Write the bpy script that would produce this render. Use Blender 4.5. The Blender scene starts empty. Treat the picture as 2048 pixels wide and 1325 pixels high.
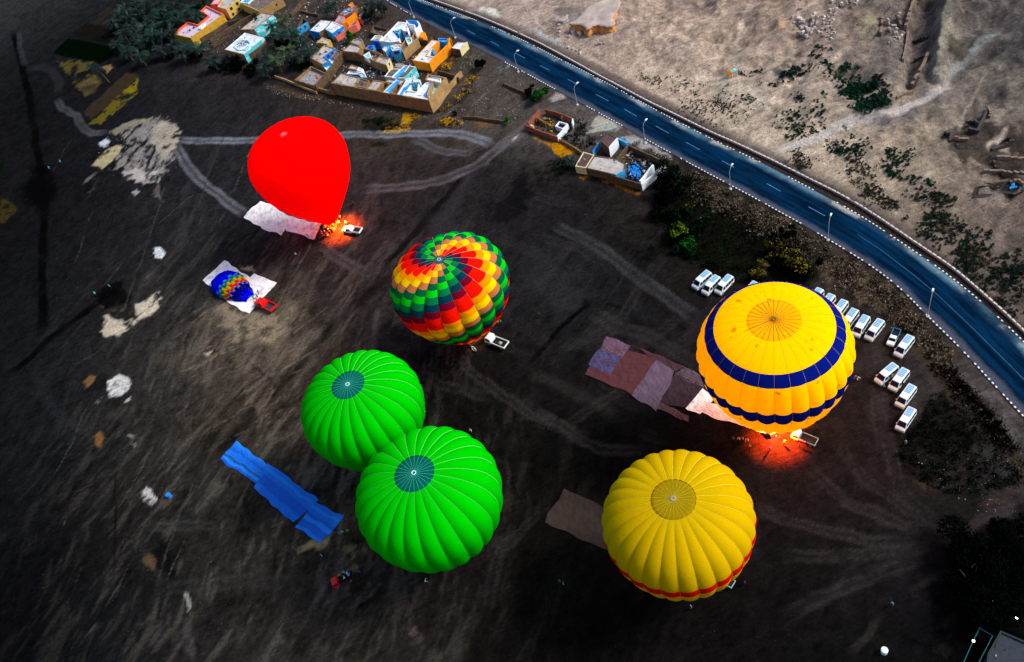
import bpy, bmesh, math, random
import numpy as np
from mathutils import Vector, Matrix
random.seed(7); rng = np.random.RandomState(7)
SC = bpy.context.scene
COL = SC.collection

# ------------------------------------------------------------------ camera
TH, RO, FL, HC = 0.7170, 0.36072, 1774.534, 160.0       # tilt from straight down, roll, focal length (px of a 2048 wide frame), height
AX = Vector((math.cos(RO), -math.cos(TH)*math.sin(RO), -math.sin(TH)*math.sin(RO)))
AYD = Vector((-math.sin(RO), -math.cos(TH)*math.cos(RO), -math.sin(TH)*math.cos(RO)))
AF = Vector((0, math.sin(TH), -math.cos(TH)))
cam_d = bpy.data.cameras.new('camera'); cam = bpy.data.objects.new('camera', cam_d); COL.objects.link(cam)
up = -AYD
cam.matrix_world = Matrix(((AX.x, up.x, -AF.x, 0), (AX.y, up.y, -AF.y, 0), (AX.z, up.z, -AF.z, HC), (0, 0, 0, 1)))
cam_d.sensor_fit = 'HORIZONTAL'; cam_d.angle_x = 2*math.atan(1024/FL)
cam_d.clip_start = 0.5; cam_d.clip_end = 6000
SC.camera = cam

# ------------------------------------------------------------------ light
SUN_EL, SUN_AZ = math.radians(43), math.radians(100)     # azimuth clockwise from +y
w = bpy.data.worlds.new('World'); SC.world = w; w.use_nodes = True
nt = w.node_tree; nt.nodes.clear()
sky = nt.nodes.new('ShaderNodeTexSky'); sky.sky_type = 'NISHITA'; sky.sun_disc = False
sky.sun_elevation = SUN_EL; sky.sun_rotation = SUN_AZ; sky.dust_density = 2.5; sky.air_density = 1.0
bg = nt.nodes.new('ShaderNodeBackground'); bg.inputs[1].default_value = 0.095
wo = nt.nodes.new('ShaderNodeOutputWorld')
nt.links.new(sky.outputs[0], bg.inputs[0]); nt.links.new(bg.outputs[0], wo.inputs[0])
sl = bpy.data.lights.new('sun', 'SUN'); sl.energy = 2.15; sl.angle = math.radians(18); sl.color = (1.0, 0.975, 0.94)
so = bpy.data.objects.new('sun', sl); COL.objects.link(so)
sd = Vector((math.sin(SUN_AZ)*math.cos(SUN_EL), math.cos(SUN_AZ)*math.cos(SUN_EL), math.sin(SUN_EL)))
so.rotation_euler = sd.to_track_quat('Z', 'Y').to_euler(); so.location = (0, 0, 300)
SC.view_settings.view_transform = 'Standard'; SC.view_settings.look = 'None'
SC.view_settings.gamma = 1.0; SC.view_settings.exposure = 0.62; SC.view_settings.use_curve_mapping = False
SC.render.engine = 'CYCLES'
try:
    SC.cycles.max_bounces = 6; SC.cycles.sample_clamp_indirect = 4
except Exception: pass

# ------------------------------------------------------------------ helpers
def W(px, py, z=0.0):
    """the point of the plane z under a pixel of the 2048 px photograph"""
    dx, dy = px-1024, py-662.5
    r = AX*dx + AYD*dy + AF*FL
    t = (HC-z)/(-r.z)
    return Vector((r.x*t, r.y*t, z))
def CR(ox, oy, s, pts): return [(ox+x/s, oy+y/s) for x, y in pts]
def lin(c): return tuple(((v/255)/12.92 if v/255 <= 0.04045 else ((v/255+0.055)/1.055)**2.4) for v in c)
LG = 1.0                     # how bright a white horizontal sheet renders
def alb(c, k=1.0): return tuple(min(0.92, v*k/LG) for v in lin(c))

def tag(o, label=None, cat=None, group=None, kind=None):
    if label: o['label'] = label
    if cat: o['category'] = cat
    if group: o['group'] = group
    if kind: o['kind'] = kind
    return o
def thing(name, label, cat, loc=(0, 0, 0), rz=0.0, group=None):
    o = bpy.data.objects.new(name, None); COL.objects.link(o)
    o.location = loc; o.rotation_euler = (0, 0, rz); o.empty_display_size = 0.3
    return tag(o, label, cat, group)
def meshobj(name, me, parent=None, loc=None, rot=None, scale=None):
    o = bpy.data.objects.new(name, me); COL.objects.link(o)
    if parent: o.parent = parent
    if loc is not None: o.location = loc
    if rot is not None: o.rotation_euler = rot
    if scale is not None: o.scale = scale
    return o
def mkmesh(name, verts, faces, mats, fm=None, smooth=False):
    me = bpy.data.meshes.new(name)
    me.from_pydata([tuple(v) for v in verts], [], faces)
    for m in (mats if isinstance(mats, (list, tuple)) else [mats]): me.materials.append(m)
    if fm is not None: me.polygons.foreach_set('material_index', fm)
    if smooth: me.polygons.foreach_set('use_smooth', [True]*len(me.polygons))
    me.update(); return me
def copy_tree(o, loc=None, rz=None, parent=None):
    c = o.copy(); COL.objects.link(c)
    if parent: c.parent = parent
    for ch in o.children: copy_tree(ch, parent=c)
    if loc is not None: c.location = loc
    if rz is not None: c.rotation_euler = (0, 0, rz)
    return c

class MB:
    def __init__(s): s.v = []; s.f = []; s.m = []
    def poly(s, pts, m=0):
        n = len(s.v); s.v += [tuple(p) for p in pts]; s.f.append(tuple(range(n, n+len(pts)))); s.m.append(m)
    def box(s, c, size, m=0, rz=0.0, taper=1.0, rx=0.0):
        hx, hy, hz = size[0]/2, size[1]/2, size[2]/2
        M = Matrix.Rotation(rz, 3, 'Z') @ Matrix.Rotation(rx, 3, 'X')
        n = len(s.v)
        for z in (-1, 1):
            k = 1 if z < 0 else taper
            for x, y in ((-1, -1), (1, -1), (1, 1), (-1, 1)):
                s.v.append(tuple(M @ Vector((x*hx*k, y*hy*k, z*hz)) + Vector(c)))
        for f in ((3, 2, 1, 0), (4, 5, 6, 7), (0, 1, 5, 4), (1, 2, 6, 5), (2, 3, 7, 6), (3, 0, 4, 7)):
            s.f.append(tuple(n+i for i in f)); s.m.append(m)
    def tube(s, pts, r, n=6, m=0, cap=True):
        rs = r if isinstance(r, (list, tuple)) else [r]*len(pts)
        base = len(s.v); pts = [Vector(p) for p in pts]
        for i, p in enumerate(pts):
            d = (pts[min(i+1, len(pts)-1)]-pts[max(i-1, 0)]).normalized()
            a = d.cross(Vector((0, 0, 1)));
            if a.length < 1e-3: a = Vector((1, 0, 0))
            a.normalize(); b = d.cross(a).normalized()
            for k in range(n):
                t = 2*math.pi*k/n
                s.v.append(tuple(p+(a*math.cos(t)+b*math.sin(t))*rs[i]))
        for i in range(len(pts)-1):
            for k in range(n):
                s.f.append((base+i*n+k, base+i*n+(k+1) % n, base+(i+1)*n+(k+1) % n, base+(i+1)*n+k)); s.m.append(m)
        if cap:
            s.f.append(tuple(base+k for k in range(n))); s.m.append(m)
            e = base+(len(pts)-1)*n; s.f.append(tuple(e+n-1-k for k in range(n))); s.m.append(m)
    def lathe(s, prof, n=12, m=0, c=(0, 0, 0)):
        base = len(s.v)
        for r, z in prof:
            for k in range(n):
                t = 2*math.pi*k/n; s.v.append((c[0]+r*math.cos(t), c[1]+r*math.sin(t), c[2]+z))
        for i in range(len(prof)-1):
            for k in range(n):
                s.f.append((base+i*n+k, base+i*n+(k+1) % n, base+(i+1)*n+(k+1) % n, base+(i+1)*n+k)); s.m.append(m)
    def mesh(s, name, mats, smooth=False): return mkmesh(name, s.v, s.f, mats, s.m, smooth)
    def build(s, name, mats, parent=None, smooth=False, **k): return meshobj(name, s.mesh(name, mats, smooth), parent, **k)

# ------------------------------------------------------------------ materials
_mc = {}
def mat(name, col, rough=0.85, var=0.25, scale=1.5, detail=4, stain=None, stain_amt=0.0, stain_scale=0.6, bump=0.0, metal=0.0, spec=0.3, island=0.0, srgb=True):
    if name in _mc: return _mc[name]
    m = bpy.data.materials.new(name); m.use_nodes = True; t = m.node_tree; n = t.nodes; l = t.links
    b = n['Principled BSDF']; c = alb(col) if srgb else col
    b.inputs['Roughness'].default_value = rough; b.inputs['Metallic'].default_value = metal
    b.inputs['Specular IOR Level'].default_value = spec
    tc = n.new('ShaderNodeTexCoord')
    nz = n.new('ShaderNodeTexNoise'); nz.inputs['Scale'].default_value = scale; nz.inputs['Detail'].default_value = detail
    l.new(tc.outputs['Object'], nz.inputs['Vector'])
    mr = n.new('ShaderNodeMapRange'); mr.inputs[1].default_value = 0.3; mr.inputs[2].default_value = 0.7
    mr.inputs[3].default_value = 1-var; mr.inputs[4].default_value = 1+var*0.6
    l.new(nz.outputs['Fac'], mr.inputs[0])
    mul = n.new('ShaderNodeVectorMath'); mul.operation = 'SCALE'; mul.inputs[0].default_value = c
    l.new(mr.outputs[0], mul.inputs['Scale']); out = mul.outputs[0]
    if stain is not None:
        n2 = n.new('ShaderNodeTexNoise'); n2.inputs['Scale'].default_value = stain_scale; n2.inputs['Detail'].default_value = 6
        n2.inputs['Roughness'].default_value = 0.65
        l.new(tc.outputs['Object'], n2.inputs['Vector'])
        r2 = n.new('ShaderNodeMapRange'); r2.inputs[1].default_value = 0.5; r2.inputs[2].default_value = 0.62; r2.inputs[4].default_value = stain_amt
        l.new(n2.outputs['Fac'], r2.inputs[0])
        mx = n.new('ShaderNodeMix'); mx.data_type = 'RGBA'
        l.new(r2.outputs[0], mx.inputs[0]); l.new(out, mx.inputs[6]); mx.inputs[7].default_value = (*alb(stain), 1); out = mx.outputs[2]
    if island > 0:
        g = n.new('ShaderNodeNewGeometry'); r3 = n.new('ShaderNodeMapRange'); r3.inputs[3].default_value = 1-island; r3.inputs[4].default_value = 1+island
        l.new(g.outputs['Random Per Island'], r3.inputs[0])
        m3 = n.new('ShaderNodeVectorMath'); m3.operation = 'SCALE'; l.new(out, m3.inputs[0]); l.new(r3.outputs[0], m3.inputs['Scale']); out = m3.outputs[0]
    l.new(out, b.inputs['Base Color'])
    if bump > 0:
        bp = n.new('ShaderNodeBump'); bp.inputs['Strength'].default_value = bump; bp.inputs['Distance'].default_value = 0.1
        l.new(nz.outputs['Fac'], bp.inputs['Height']); l.new(bp.outputs[0], b.inputs['Normal'])
    _mc[name] = m; return m
def fabric(name, col, trans=0.0, var=0.08, k=1.0, stain=None):
    """dyed balloon cloth: diffuse both ways, so a flame inside lights it"""
    if name in _mc: return _mc[name]
    m = bpy.data.materials.new(name); m.use_nodes = True; t = m.node_tree; n = t.nodes; l = t.links
    n.remove(n['Principled BSDF']); o = n['Material Output']
    c = tuple(min(0.95, v) for v in alb(col, k))
    tc = n.new('ShaderNodeTexCoord'); nz = n.new('ShaderNodeTexNoise'); nz.inputs['Scale'].default_value = 9; nz.inputs['Detail'].default_value = 6
    nz.inputs['Roughness'].default_value = 0.7
    l.new(tc.outputs['Object'], nz.inputs['Vector'])
    mr = n.new('ShaderNodeMapRange'); mr.inputs[1].default_value = .3; mr.inputs[2].default_value = .7; mr.inputs[3].default_value = 1-var; mr.inputs[4].default_value = 1+var
    l.new(nz.outputs['Fac'], mr.inputs[0])
    mul = n.new('ShaderNodeVectorMath'); mul.operation = 'SCALE'; mul.inputs[0].default_value = c; l.new(mr.outputs[0], mul.inputs['Scale'])
    if stain:
        n2 = n.new('ShaderNodeTexNoise'); n2.inputs['Scale'].default_value = .55; n2.inputs['Detail'].default_value = 5; l.new(tc.outputs['Object'], n2.inputs['Vector'])
        r2 = n.new('ShaderNodeMapRange'); r2.inputs[1].default_value = .66; r2.inputs[2].default_value = .70; l.new(n2.outputs['Fac'], r2.inputs[0])
        mx2 = n.new('ShaderNodeMix'); mx2.data_type = 'RGBA'; l.new(r2.outputs[0], mx2.inputs[0]); l.new(mul.outputs[0], mx2.inputs[6]); mx2.inputs[7].default_value = (*alb(stain), 1); cloth = mx2.outputs[2]
    else: cloth = mul.outputs[0]
    bp = n.new('ShaderNodeBump'); bp.inputs['Strength'].default_value = .25; bp.inputs['Distance'].default_value = .12
    n3 = n.new('ShaderNodeTexNoise'); n3.inputs['Scale'].default_value = 1.3; n3.inputs['Detail'].default_value = 3; l.new(tc.outputs['Object'], n3.inputs['Vector']); l.new(n3.outputs['Fac'], bp.inputs['Height'])
    d = n.new('ShaderNodeBsdfDiffuse'); l.new(cloth, d.inputs[0]); l.new(bp.outputs[0], d.inputs['Normal'])
    if trans > 0:
        tr = n.new('ShaderNodeBsdfTranslucent'); l.new(cloth, tr.inputs[0])
        mx = n.new('ShaderNodeMixShader'); mx.inputs[0].default_value = trans
        l.new(d.outputs[0], mx.inputs[1]); l.new(tr.outputs[0], mx.inputs[2]); l.new(mx.outputs[0], o.inputs[0])
    else: l.new(d.outputs[0], o.inputs[0])
    _mc[name] = m; return m
# ------------------------------------------------------------------ numpy noise
_lat = rng.rand(8, 256, 256).astype(np.float32)
def vnoise(x, y, seed=0):
    L = _lat[seed % 8]
    xi = np.floor(x).astype(np.int64); yi = np.floor(y).astype(np.int64)
    fx = (x-xi); fy = (y-yi); fx = fx*fx*(3-2*fx); fy = fy*fy*(3-2*fy)
    a = L[xi & 255, yi & 255]; b = L[(xi+1) & 255, yi & 255]; c = L[xi & 255, (yi+1) & 255]; d = L[(xi+1) & 255, (yi+1) & 255]
    return (a*(1-fx)+b*fx)*(1-fy)+(c*(1-fx)+d*fx)*fy
def fbm(x, y, s, o=4, seed=0, g=0.55):
    r = 0; a = 1; t = 0
    for i in range(o):
        r = r+a*vnoise(x/s+i*17.3+seed*5.1, y/s-i*9.7+seed*3.3, seed+i); t += a; a *= g; s = s/2.03
    return r/t
# ------------------------------------------------------------------ relief of the ground
def wl(pts, z=0.0): return np.array([W(*p, z)[:2] for p in pts])
def seg_dist(X, Y, P, closed=False):
    """distance to a polyline, position along it"""
    D = np.full(X.shape, 1e9, np.float32); n = len(P); T = np.zeros(X.shape, np.float32); acc = 0.0
    for i in range(n if closed else n-1):
        a = P[i]; b = P[(i+1) % n]; d = b-a; L2 = float(d@d)+1e-9
        t = np.clip(((X-a[0])*d[0]+(Y-a[1])*d[1])/L2, 0, 1)
        q = np.hypot(X-a[0]-t*d[0], Y-a[1]-t*d[1]); k = q < D
        T = np.where(k, acc+t*math.sqrt(L2), T); D = np.where(k, q, D); acc += math.sqrt(L2)
    return D, T
def inside(X, Y, P):
    if X.size == 1:
        x0 = float(X.ravel()[0]); y0 = float(Y.ravel()[0]); c = False; j = len(P)-1
        for i in range(len(P)):
            x1, y1 = P[i]; x2, y2 = P[j]
            if (y1 > y0) != (y2 > y0) and x0 < (x2-x1)*(y0-y1)/(y2-y1)+x1: c = not c
            j = i
        return [c]
    r = np.zeros(X.shape, bool); n = len(P); j = n-1
    for i in range(n):
        x1, y1 = P[i]; x2, y2 = P[j]
        c = ((y1 > Y) != (y2 > Y)) & (X < (x2-x1)*(Y-y1)/(y2-y1+1e-12)+x1)
        r ^= c; j = i
    return r
def sdist(X, Y, P):
    D, _ = seg_dist(X, Y, P, True); return np.where(inside(X, Y, P), -D, D)
def sstep(a, b, x):
    t = np.clip((x-a)/(b-a), 0, 1); return t*t*(3-2*t)

KERB_LO = [(752, -12), (800, 18), (829, 34), (870, 55), (911, 76), (975, 107), (1024, 133), (1075, 160), (1120, 185), (1165, 209), (1240, 250), (1290, 279), (1340, 306), (1385, 331), (1460, 371), (1511, 398), (1550, 420), (1613, 454), (1656, 480), (1690, 500), (1748, 536), (1805, 580), (1853, 632), (1920, 696), (1980, 762), (2045, 832), (2130, 925)]
KERB_HI = [(800, -20), (839, 0), (874, 13), (900, 23), (955, 43), (988, 56), (1057, 87), (1116, 118), (1175, 147), (1234, 178), (1309, 220), (1385, 260), (1461, 298), (1529, 329), (1567, 350), (1622, 379), (1674, 406), (1735, 441), (1796, 482), (1845, 515), (1890, 546), (1950, 594), (2010, 648), (2048, 686), (2140, 778)]
WALL_HI = [(800, -24), (858, 0), (894, 12.5), (959, 36), (1018, 61), (1077, 88), (1135, 119), (1194, 152), (1253, 183), (1300, 208), (1350, 232), (1422, 268), (1468, 288), (1536, 320), (1604, 354), (1672, 388), (1717, 413), (1762, 442), (1810, 475), (1859, 508), (1905, 539), (1950, 577), (2010, 630), (2048, 667), (2140, 755)]
WKH = wl(WALL_HI)
DESERT = np.vstack([WKH, wl([(2300, 700), (2400, -400), (800, -400)])])
TRENCH = wl(CR(1648, 0, 5.095, [(930, -60), (880, 150), (830, 330), (810, 640), (770, 860), (900, 930), (960, 800), (1060, 600), (1100, 380), (1150, 150), (1180, -60)]))
HILL = wl(CR(900, 0, 5.095, [(1240, 330), (1380, 250), (1500, 110), (1610, 80), (1760, 90), (1770, 150), (1700, 250), (1690, 330), (1600, 370), (1440, 350)]))
PLAT = wl(CR(1648, 0, 5.095, [(985, 850), (1060, 740), (1090, 560), (1120, 400), (1150, 260), (1160, 140), (1130, 60), (1180, -60), (1420, -60), (1400, 200), (1240, 380), (1200, 520), (1260, 600), (1300, 700), (1270, 860), (1230, 905), (1150, 925), (1060, 900)]))
def relief(X, Y):
    """height of the bare ground"""
    X = np.asarray(X, float); Y = np.asarray(Y, float)
    h = 0.05*(fbm(X, Y, 14, 3, 1)-0.5)*2
    ds = -sdist(X, Y, DESERT)
    m = sstep(3, 30, ds)
    rg = 1-np.abs(2*fbm(X*0.8, Y*1.2, 16, 4, 6)-1)
    h = h + m*((fbm(X, Y, 38, 4, 2)-0.5)*6.0 + (fbm(X, Y, 7, 4, 3, 0.6)-0.5)*2.6 + (rg-0.75)*4.8 + (fbm(X, Y, 2.4, 2, 4)-0.5)*0.6 + 0.8)
    pl = sdist(X, Y, PLAT)+(fbm(X, Y, 5, 4, 1)-0.5)*3.0
    h = h + 2.4*(1-sstep(-1.6, 0.1, pl))
    tr = sdist(X, Y, TRENCH)+(fbm(X, Y, 4, 3, 4)-0.5)*2.5
    h = h - 3.2*(1-sstep(-2.0, 0.4, tr))
    return h
def gz(x, y):
    return float(relief(np.array([x]), np.array([y]))[0])
def WG(px, py, dz=0.0):
    p = W(px, py, 0); z = gz(p.x, p.y)
    for _ in range(2): p = W(px, py, z); z = gz(p.x, p.y)
    p = W(px, py, z+dz); return p

# ------------------------------------------------------------------ ground sheet with its painted soils and vignette darkening
gx = np.concatenate([[-2500, -1200, -600, -380, -280, -220, -190], np.arange(-178, 176, 0.5), [185, 205, 260, 400, 700, 1300, 2500]])
gy = np.concatenate([[-2500, -1000, -400, -150, -60, 0, 18], np.arange(28, 250, 0.5), np.arange(250, 452, 0.65), [465, 490, 560, 700, 1000, 1600, 2800]])
NX, NY = len(gx), len(gy)
GX, GY = np.meshgrid(gx, gy)            # rows = y
GZ = relief(GX, GY)
def gz(x, y):
    i = min(max(int(np.searchsorted(gx, x))-1, 0), NX-2); j = min(max(int(np.searchsorted(gy, y))-1, 0), NY-2)
    u = (x-gx[i])/(gx[i+1]-gx[i]); v_ = (y-gy[j])/(gy[j+1]-gy[j])
    return float((GZ[j, i]*(1-u)+GZ[j, i+1]*u)*(1-v_)+(GZ[j+1, i]*(1-u)+GZ[j+1, i+1]*u)*v_)
WX = (fbm(GX, GY, 5, 3, 5)-0.5); WY = (fbm(GX, GY, 5, 3, 6)-0.5)
EX = fbm(GX, GY, 1.6, 3, 2)-0.5; EY = fbm(GX, GY, 1.6, 3, 7)-0.5
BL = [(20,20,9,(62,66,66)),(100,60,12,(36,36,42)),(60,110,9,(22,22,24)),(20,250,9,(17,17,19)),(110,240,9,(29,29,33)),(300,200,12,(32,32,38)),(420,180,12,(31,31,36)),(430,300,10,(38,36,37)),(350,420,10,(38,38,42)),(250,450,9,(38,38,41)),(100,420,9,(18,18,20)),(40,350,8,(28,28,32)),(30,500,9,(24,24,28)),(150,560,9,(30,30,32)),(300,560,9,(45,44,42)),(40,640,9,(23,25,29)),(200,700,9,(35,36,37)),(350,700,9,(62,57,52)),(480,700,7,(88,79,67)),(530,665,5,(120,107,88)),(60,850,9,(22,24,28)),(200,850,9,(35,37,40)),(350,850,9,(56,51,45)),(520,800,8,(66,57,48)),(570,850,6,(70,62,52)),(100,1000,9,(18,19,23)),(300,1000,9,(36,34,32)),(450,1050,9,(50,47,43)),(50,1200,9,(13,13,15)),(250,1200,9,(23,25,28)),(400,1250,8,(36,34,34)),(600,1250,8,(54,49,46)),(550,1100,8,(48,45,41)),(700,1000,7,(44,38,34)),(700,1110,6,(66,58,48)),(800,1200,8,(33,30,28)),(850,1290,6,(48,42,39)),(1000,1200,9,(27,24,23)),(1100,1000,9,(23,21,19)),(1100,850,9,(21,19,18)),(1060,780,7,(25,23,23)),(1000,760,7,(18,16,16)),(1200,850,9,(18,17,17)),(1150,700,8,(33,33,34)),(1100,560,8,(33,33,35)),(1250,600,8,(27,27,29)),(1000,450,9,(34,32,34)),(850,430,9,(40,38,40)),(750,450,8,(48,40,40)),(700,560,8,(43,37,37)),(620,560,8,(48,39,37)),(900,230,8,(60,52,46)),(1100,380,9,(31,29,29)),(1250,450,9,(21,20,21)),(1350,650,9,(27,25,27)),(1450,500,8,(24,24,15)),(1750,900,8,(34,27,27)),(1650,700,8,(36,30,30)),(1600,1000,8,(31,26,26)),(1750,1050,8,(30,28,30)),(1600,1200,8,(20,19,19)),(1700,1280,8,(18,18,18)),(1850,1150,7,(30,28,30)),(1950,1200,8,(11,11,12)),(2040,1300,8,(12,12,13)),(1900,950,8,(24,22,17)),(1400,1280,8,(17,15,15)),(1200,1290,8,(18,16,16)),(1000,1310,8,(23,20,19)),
(500,150,8,(40,37,36)),(700,60,9,(70,62,58)),(850,120,8,(60,50,44)),(620,40,8,(66,60,58)),(480,70,6,(84,74,64)),(780,90,6,(74,64,58)),(560,20,7,(78,70,66)),(980,150,6,(84,77,70)),(1010,200,6,(90,84,78)),(1050,130,6,(76,71,68)),(700,210,6,(58,48,41)),(1100,200,6,(70,64,60)),(1180,240,6,(110,104,98)),(400,20,10,(30,34,28)),(1400,400,8,(58,50,44)),(1600,480,8,(56,50,44)),(1780,600,8,(60,52,44)),(1950,790,6,(78,72,70)),(2010,860,6,(84,78,78)),(2040,950,6,(42,38,40)),(1890,800,6,(46,42,40))]  # field soils; edge and corner entries also carry vignette darkening
BD = [(1000,15,12,(165,150,140)),(1150,80,10,(140,125,118)),(1300,60,14,(152,137,127)),(1300,120,12,(165,145,130)),(1450,60,14,(165,141,122)),(1450,120,12,(173,153,134)),(1400,170,9,(192,180,167)),(1500,200,11,(200,188,174)),(1560,215,7,(190,176,160)),(1350,230,7,(148,130,106)),(1500,260,8,(158,144,122)),(1650,100,12,(112,98,92)),(1600,40,12,(127,110,102)),(1700,60,12,(122,107,99)),(1780,120,10,(78,73,77)),(1850,120,10,(70,62,60)),(1900,50,14,(115,115,112)),(1950,100,13,(92,90,90)),(2000,50,14,(58,54,58)),(2040,20,14,(42,38,44)),(1990,130,10,(66,64,66)),(1880,170,8,(150,145,126)),(1950,250,10,(120,108,98)),(2040,200,12,(70,67,70)),(1850,280,9,(180,160,138)),(1700,300,10,(180,166,148)),(1600,330,7,(154,140,120)),(1700,400,8,(140,128,112)),(1850,400,9,(135,121,108)),(1950,400,9,(95,84,80)),(2040,400,10,(70,63,65)),(1800,470,7,(118,106,94)),(1950,500,8,(98,88,82)),(2040,550,8,(76,70,66)),(1990,620,7,(60,54,50)),(1200,20,12,(150,136,128)),(2040,640,6,(55,50,47))]  # desert soils, with vignette darkening mixed into the corner tones
def blobs(L, X, Y):
    a = np.zeros(X.shape+(3,)); ws = np.full(X.shape, 1e-12)
    for px, py, s, c in L:
        p = W(px, py); d = math.hypot(p.x, p.y)/160+0.75; s2 = (s*d*0.9)**2
        k = np.exp(-((X-p.x)**2+(Y-p.y)**2)/(2*s2))+1e-6/(1+((X-p.x)**2+(Y-p.y)**2)/400)
        a += k[..., None]*np.array(lin(c)); ws += k
    return a/ws[..., None]
X1 = GX+WX*14; Y1 = GY+WY*14
DS = -sdist(GX+WX*1.2, GY+WY*1.2, DESERT)
DM = sstep(-0.5, 0.8, DS)[..., None]
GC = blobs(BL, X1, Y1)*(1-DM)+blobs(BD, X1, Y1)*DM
# streaks left by water, wheels and graders
ca, sa = math.cos(0.85), math.sin(0.85)
U = GX*ca+GY*sa; V = -GX*sa+GY*ca
U2 = GX*math.cos(1.25)+GY*math.sin(1.25); V2 = -GX*math.sin(1.25)+GY*math.cos(1.25)
mixd = sstep(.45, .55, fbm(GX, GY, 22, 2, 7))
st = fbm(U*0.16+WX*1.5, V+WY*1.5, 1.3, 4, 2, 0.7)*(1-mixd)+fbm(U2*0.16, V2+WX*1.5, 1.3, 4, 5, 0.7)*mixd; st2 = fbm(U*0.4+WX*1.5, V+WY*1.5, 5, 5, 3, 0.68); f0 = fbm(GX, GY, 2.2, 4, 4, 0.65)
leftm = np.exp(-(((GX+62)/42)**2+((GY-135)/75)**2))
amp = 0.3+0.75*leftm
mulc = 1+amp*((st-0.5)*1.5+(st2-0.5)*1.1)+(f0-0.5)*0.9+(fbm(GX, GY, 0.9, 2, 3)-0.5)*0.7
GC *= np.clip(mulc, 0.3, 2.6)[..., None]
# pale silty streaks among the dark soil on the left
hs = sstep(0.50, 0.68, st2*0.5+st*0.5)*leftm*0.5*(1-DM[..., 0])
GC = GC*(1-hs[..., None])+np.array(lin((118, 110, 98)))*hs[..., None]
dune = sstep(0.45, 0.75, fbm(GX*0.5, GY*1.3, 9, 4, 6))*DM[..., 0]
GC *= (1+0.22*(dune-0.4)*DM[..., 0])[..., None]
def sub(P, pad):
    x0, y0 = P.min(0)-pad; x1, y1 = P.max(0)+pad
    return slice(*np.searchsorted(gy, (y0, y1))), slice(*np.searchsorted(gx, (x0, x1)))
def stroke(pts, w, col, a=1.0, soft=0.5, wob=0.7, brk=0.0, twin=0.0, raw=False, fade=6.0):
    P = np.array(pts) if raw else wl(pts); s = sub(P, w*2+3+twin)
    x = GX[s]+WX[s]*wob*2+EX[s]*0.5; y = GY[s]+WY[s]*wob*2+EY[s]*0.5
    D, T = seg_dist(x, y, P); TL = np.hypot(*np.diff(P, axis=0).T).sum(); D0 = D
    if twin: D = np.abs(D-twin)
    k = 1-sstep(w*(1-soft), w*(1+soft*0.6), D)
    if brk: k = k*sstep(brk-0.15, brk+0.15, fbm(GX[s], GY[s], 3.0, 3, 1))
    if fade: k = k*sstep(0, fade, T)*sstep(0, fade, TL-T)
    k = k*(0.45+1.0*fbm(GX[s]+T*0, GY[s], 6.0, 3, 5))
    if twin:
        kb = (1-sstep(twin*1.2, twin*2.0, D0))*0.35*(sstep(0, fade, T)*sstep(0, fade, TL-T) if fade else 1); k = np.maximum(k, kb)
    k = (k*a*(0.7+0.6*f0[s]))[..., None].clip(0, 1)
    GC[s] = GC[s]*(1-k)+np.array(lin(col))*k
def area(pts, col, a=1.0, soft=1.0, wob=1.0, brk=0.0, streak=0.0, bs=3.0):
    P = wl(pts); s = sub(P, 4+wob*5)
    x = GX[s]+WX[s]*wob*7+EX[s]*wob*2.6; y = GY[s]+WY[s]*wob*7+EY[s]*wob*2.6
    D = sdist(x, y, P); k = 1-sstep(-soft, soft*0.4, D)
    if brk: k = k*sstep(brk-0.08, brk+0.08, fbm(GX[s], GY[s], bs, 5, 2, 0.65))
    if streak: k = k*sstep(streak-0.1, streak+0.1, st[s])
    k = (k*a)[..., None]
    GC[s] = GC[s]*(1-k)+np.array(lin(col))*(0.75+0.5*f0[s][..., None])*k
Z3 = lambda p: CR(0, 0, 5.095, p)          # crops the tracing was made in
ZL = lambda p: CR(0, 200, 4.076, p)
ZM = lambda p: CR(0, 520, 3.271, p)
ZB = lambda p: CR(0, 900, 3.118, p)
Z4 = lambda p: CR(900, 0, 5.095, p)
Z5 = lambda p: CR(1000, 180, 5.095, p)
Z7 = lambda p: CR(700, 180, 4.876, p)
ZD = lambda p: CR(1250, 0, 5.095, p)
ZE = lambda p: CR(1648, 0, 5.095, p)
ZR = lambda p: CR(1648, 500, 3.3125, p)
ZF = lambda p: CR(1448, 160, 3.397, p)
ZW = lambda p: CR(1650, 900, 3.118, p)
# dark wet ditches and field edges on the left
stroke([(25, 60), (60, 200), (78, 330), (90, 420), (84, 520), (85, 672)], 1.6, (9, 9, 10), 0.95)
stroke([(0, 770), (60, 716), (100, 676), (150, 640), (215, 592), (260, 560)], 1.5, (8, 8, 9), 0.9)
stroke([(90, 410), (60, 370), (20, 380)], 2.2, (9, 9, 10), .8)
area([(60, 330), (105, 340), (110, 400), (90, 430), (50, 400)], (8, 8, 9), .85, 2, 1)
stroke([(1010, 300), (930, 350), (870, 420), (800, 500), (750, 545)], 1.3, (17, 15, 17), 0.85)
stroke([(770, 560), (700, 620), (620, 700), (585, 745), (520, 810), (420, 930)], 1.6, (15, 14, 15), 0.75)
stroke([(560, 775), (540, 760), (490, 720)], .4, (20, 18, 16), .7)
stroke([(1175, 590), (1180, 605), (1120, 655), (1085, 700), (1045, 742)], 0.7, (8, 8, 8), 0.95, .4, .3)
stroke([(1185, 590), (1200, 600), (1250, 620), (1285, 650), (1290, 662)], .5, (12, 12, 12), .8)
area([(1240, 480), (1330, 470), (1360, 500), (1340, 520), (1260, 540)], (8, 8, 8), .8, 3, 2, .5)
area([(1010, 370), (1050, 340), (1060, 400), (1040, 440), (960, 450)], (16, 15, 16), .8, 2, 1.5)
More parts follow.
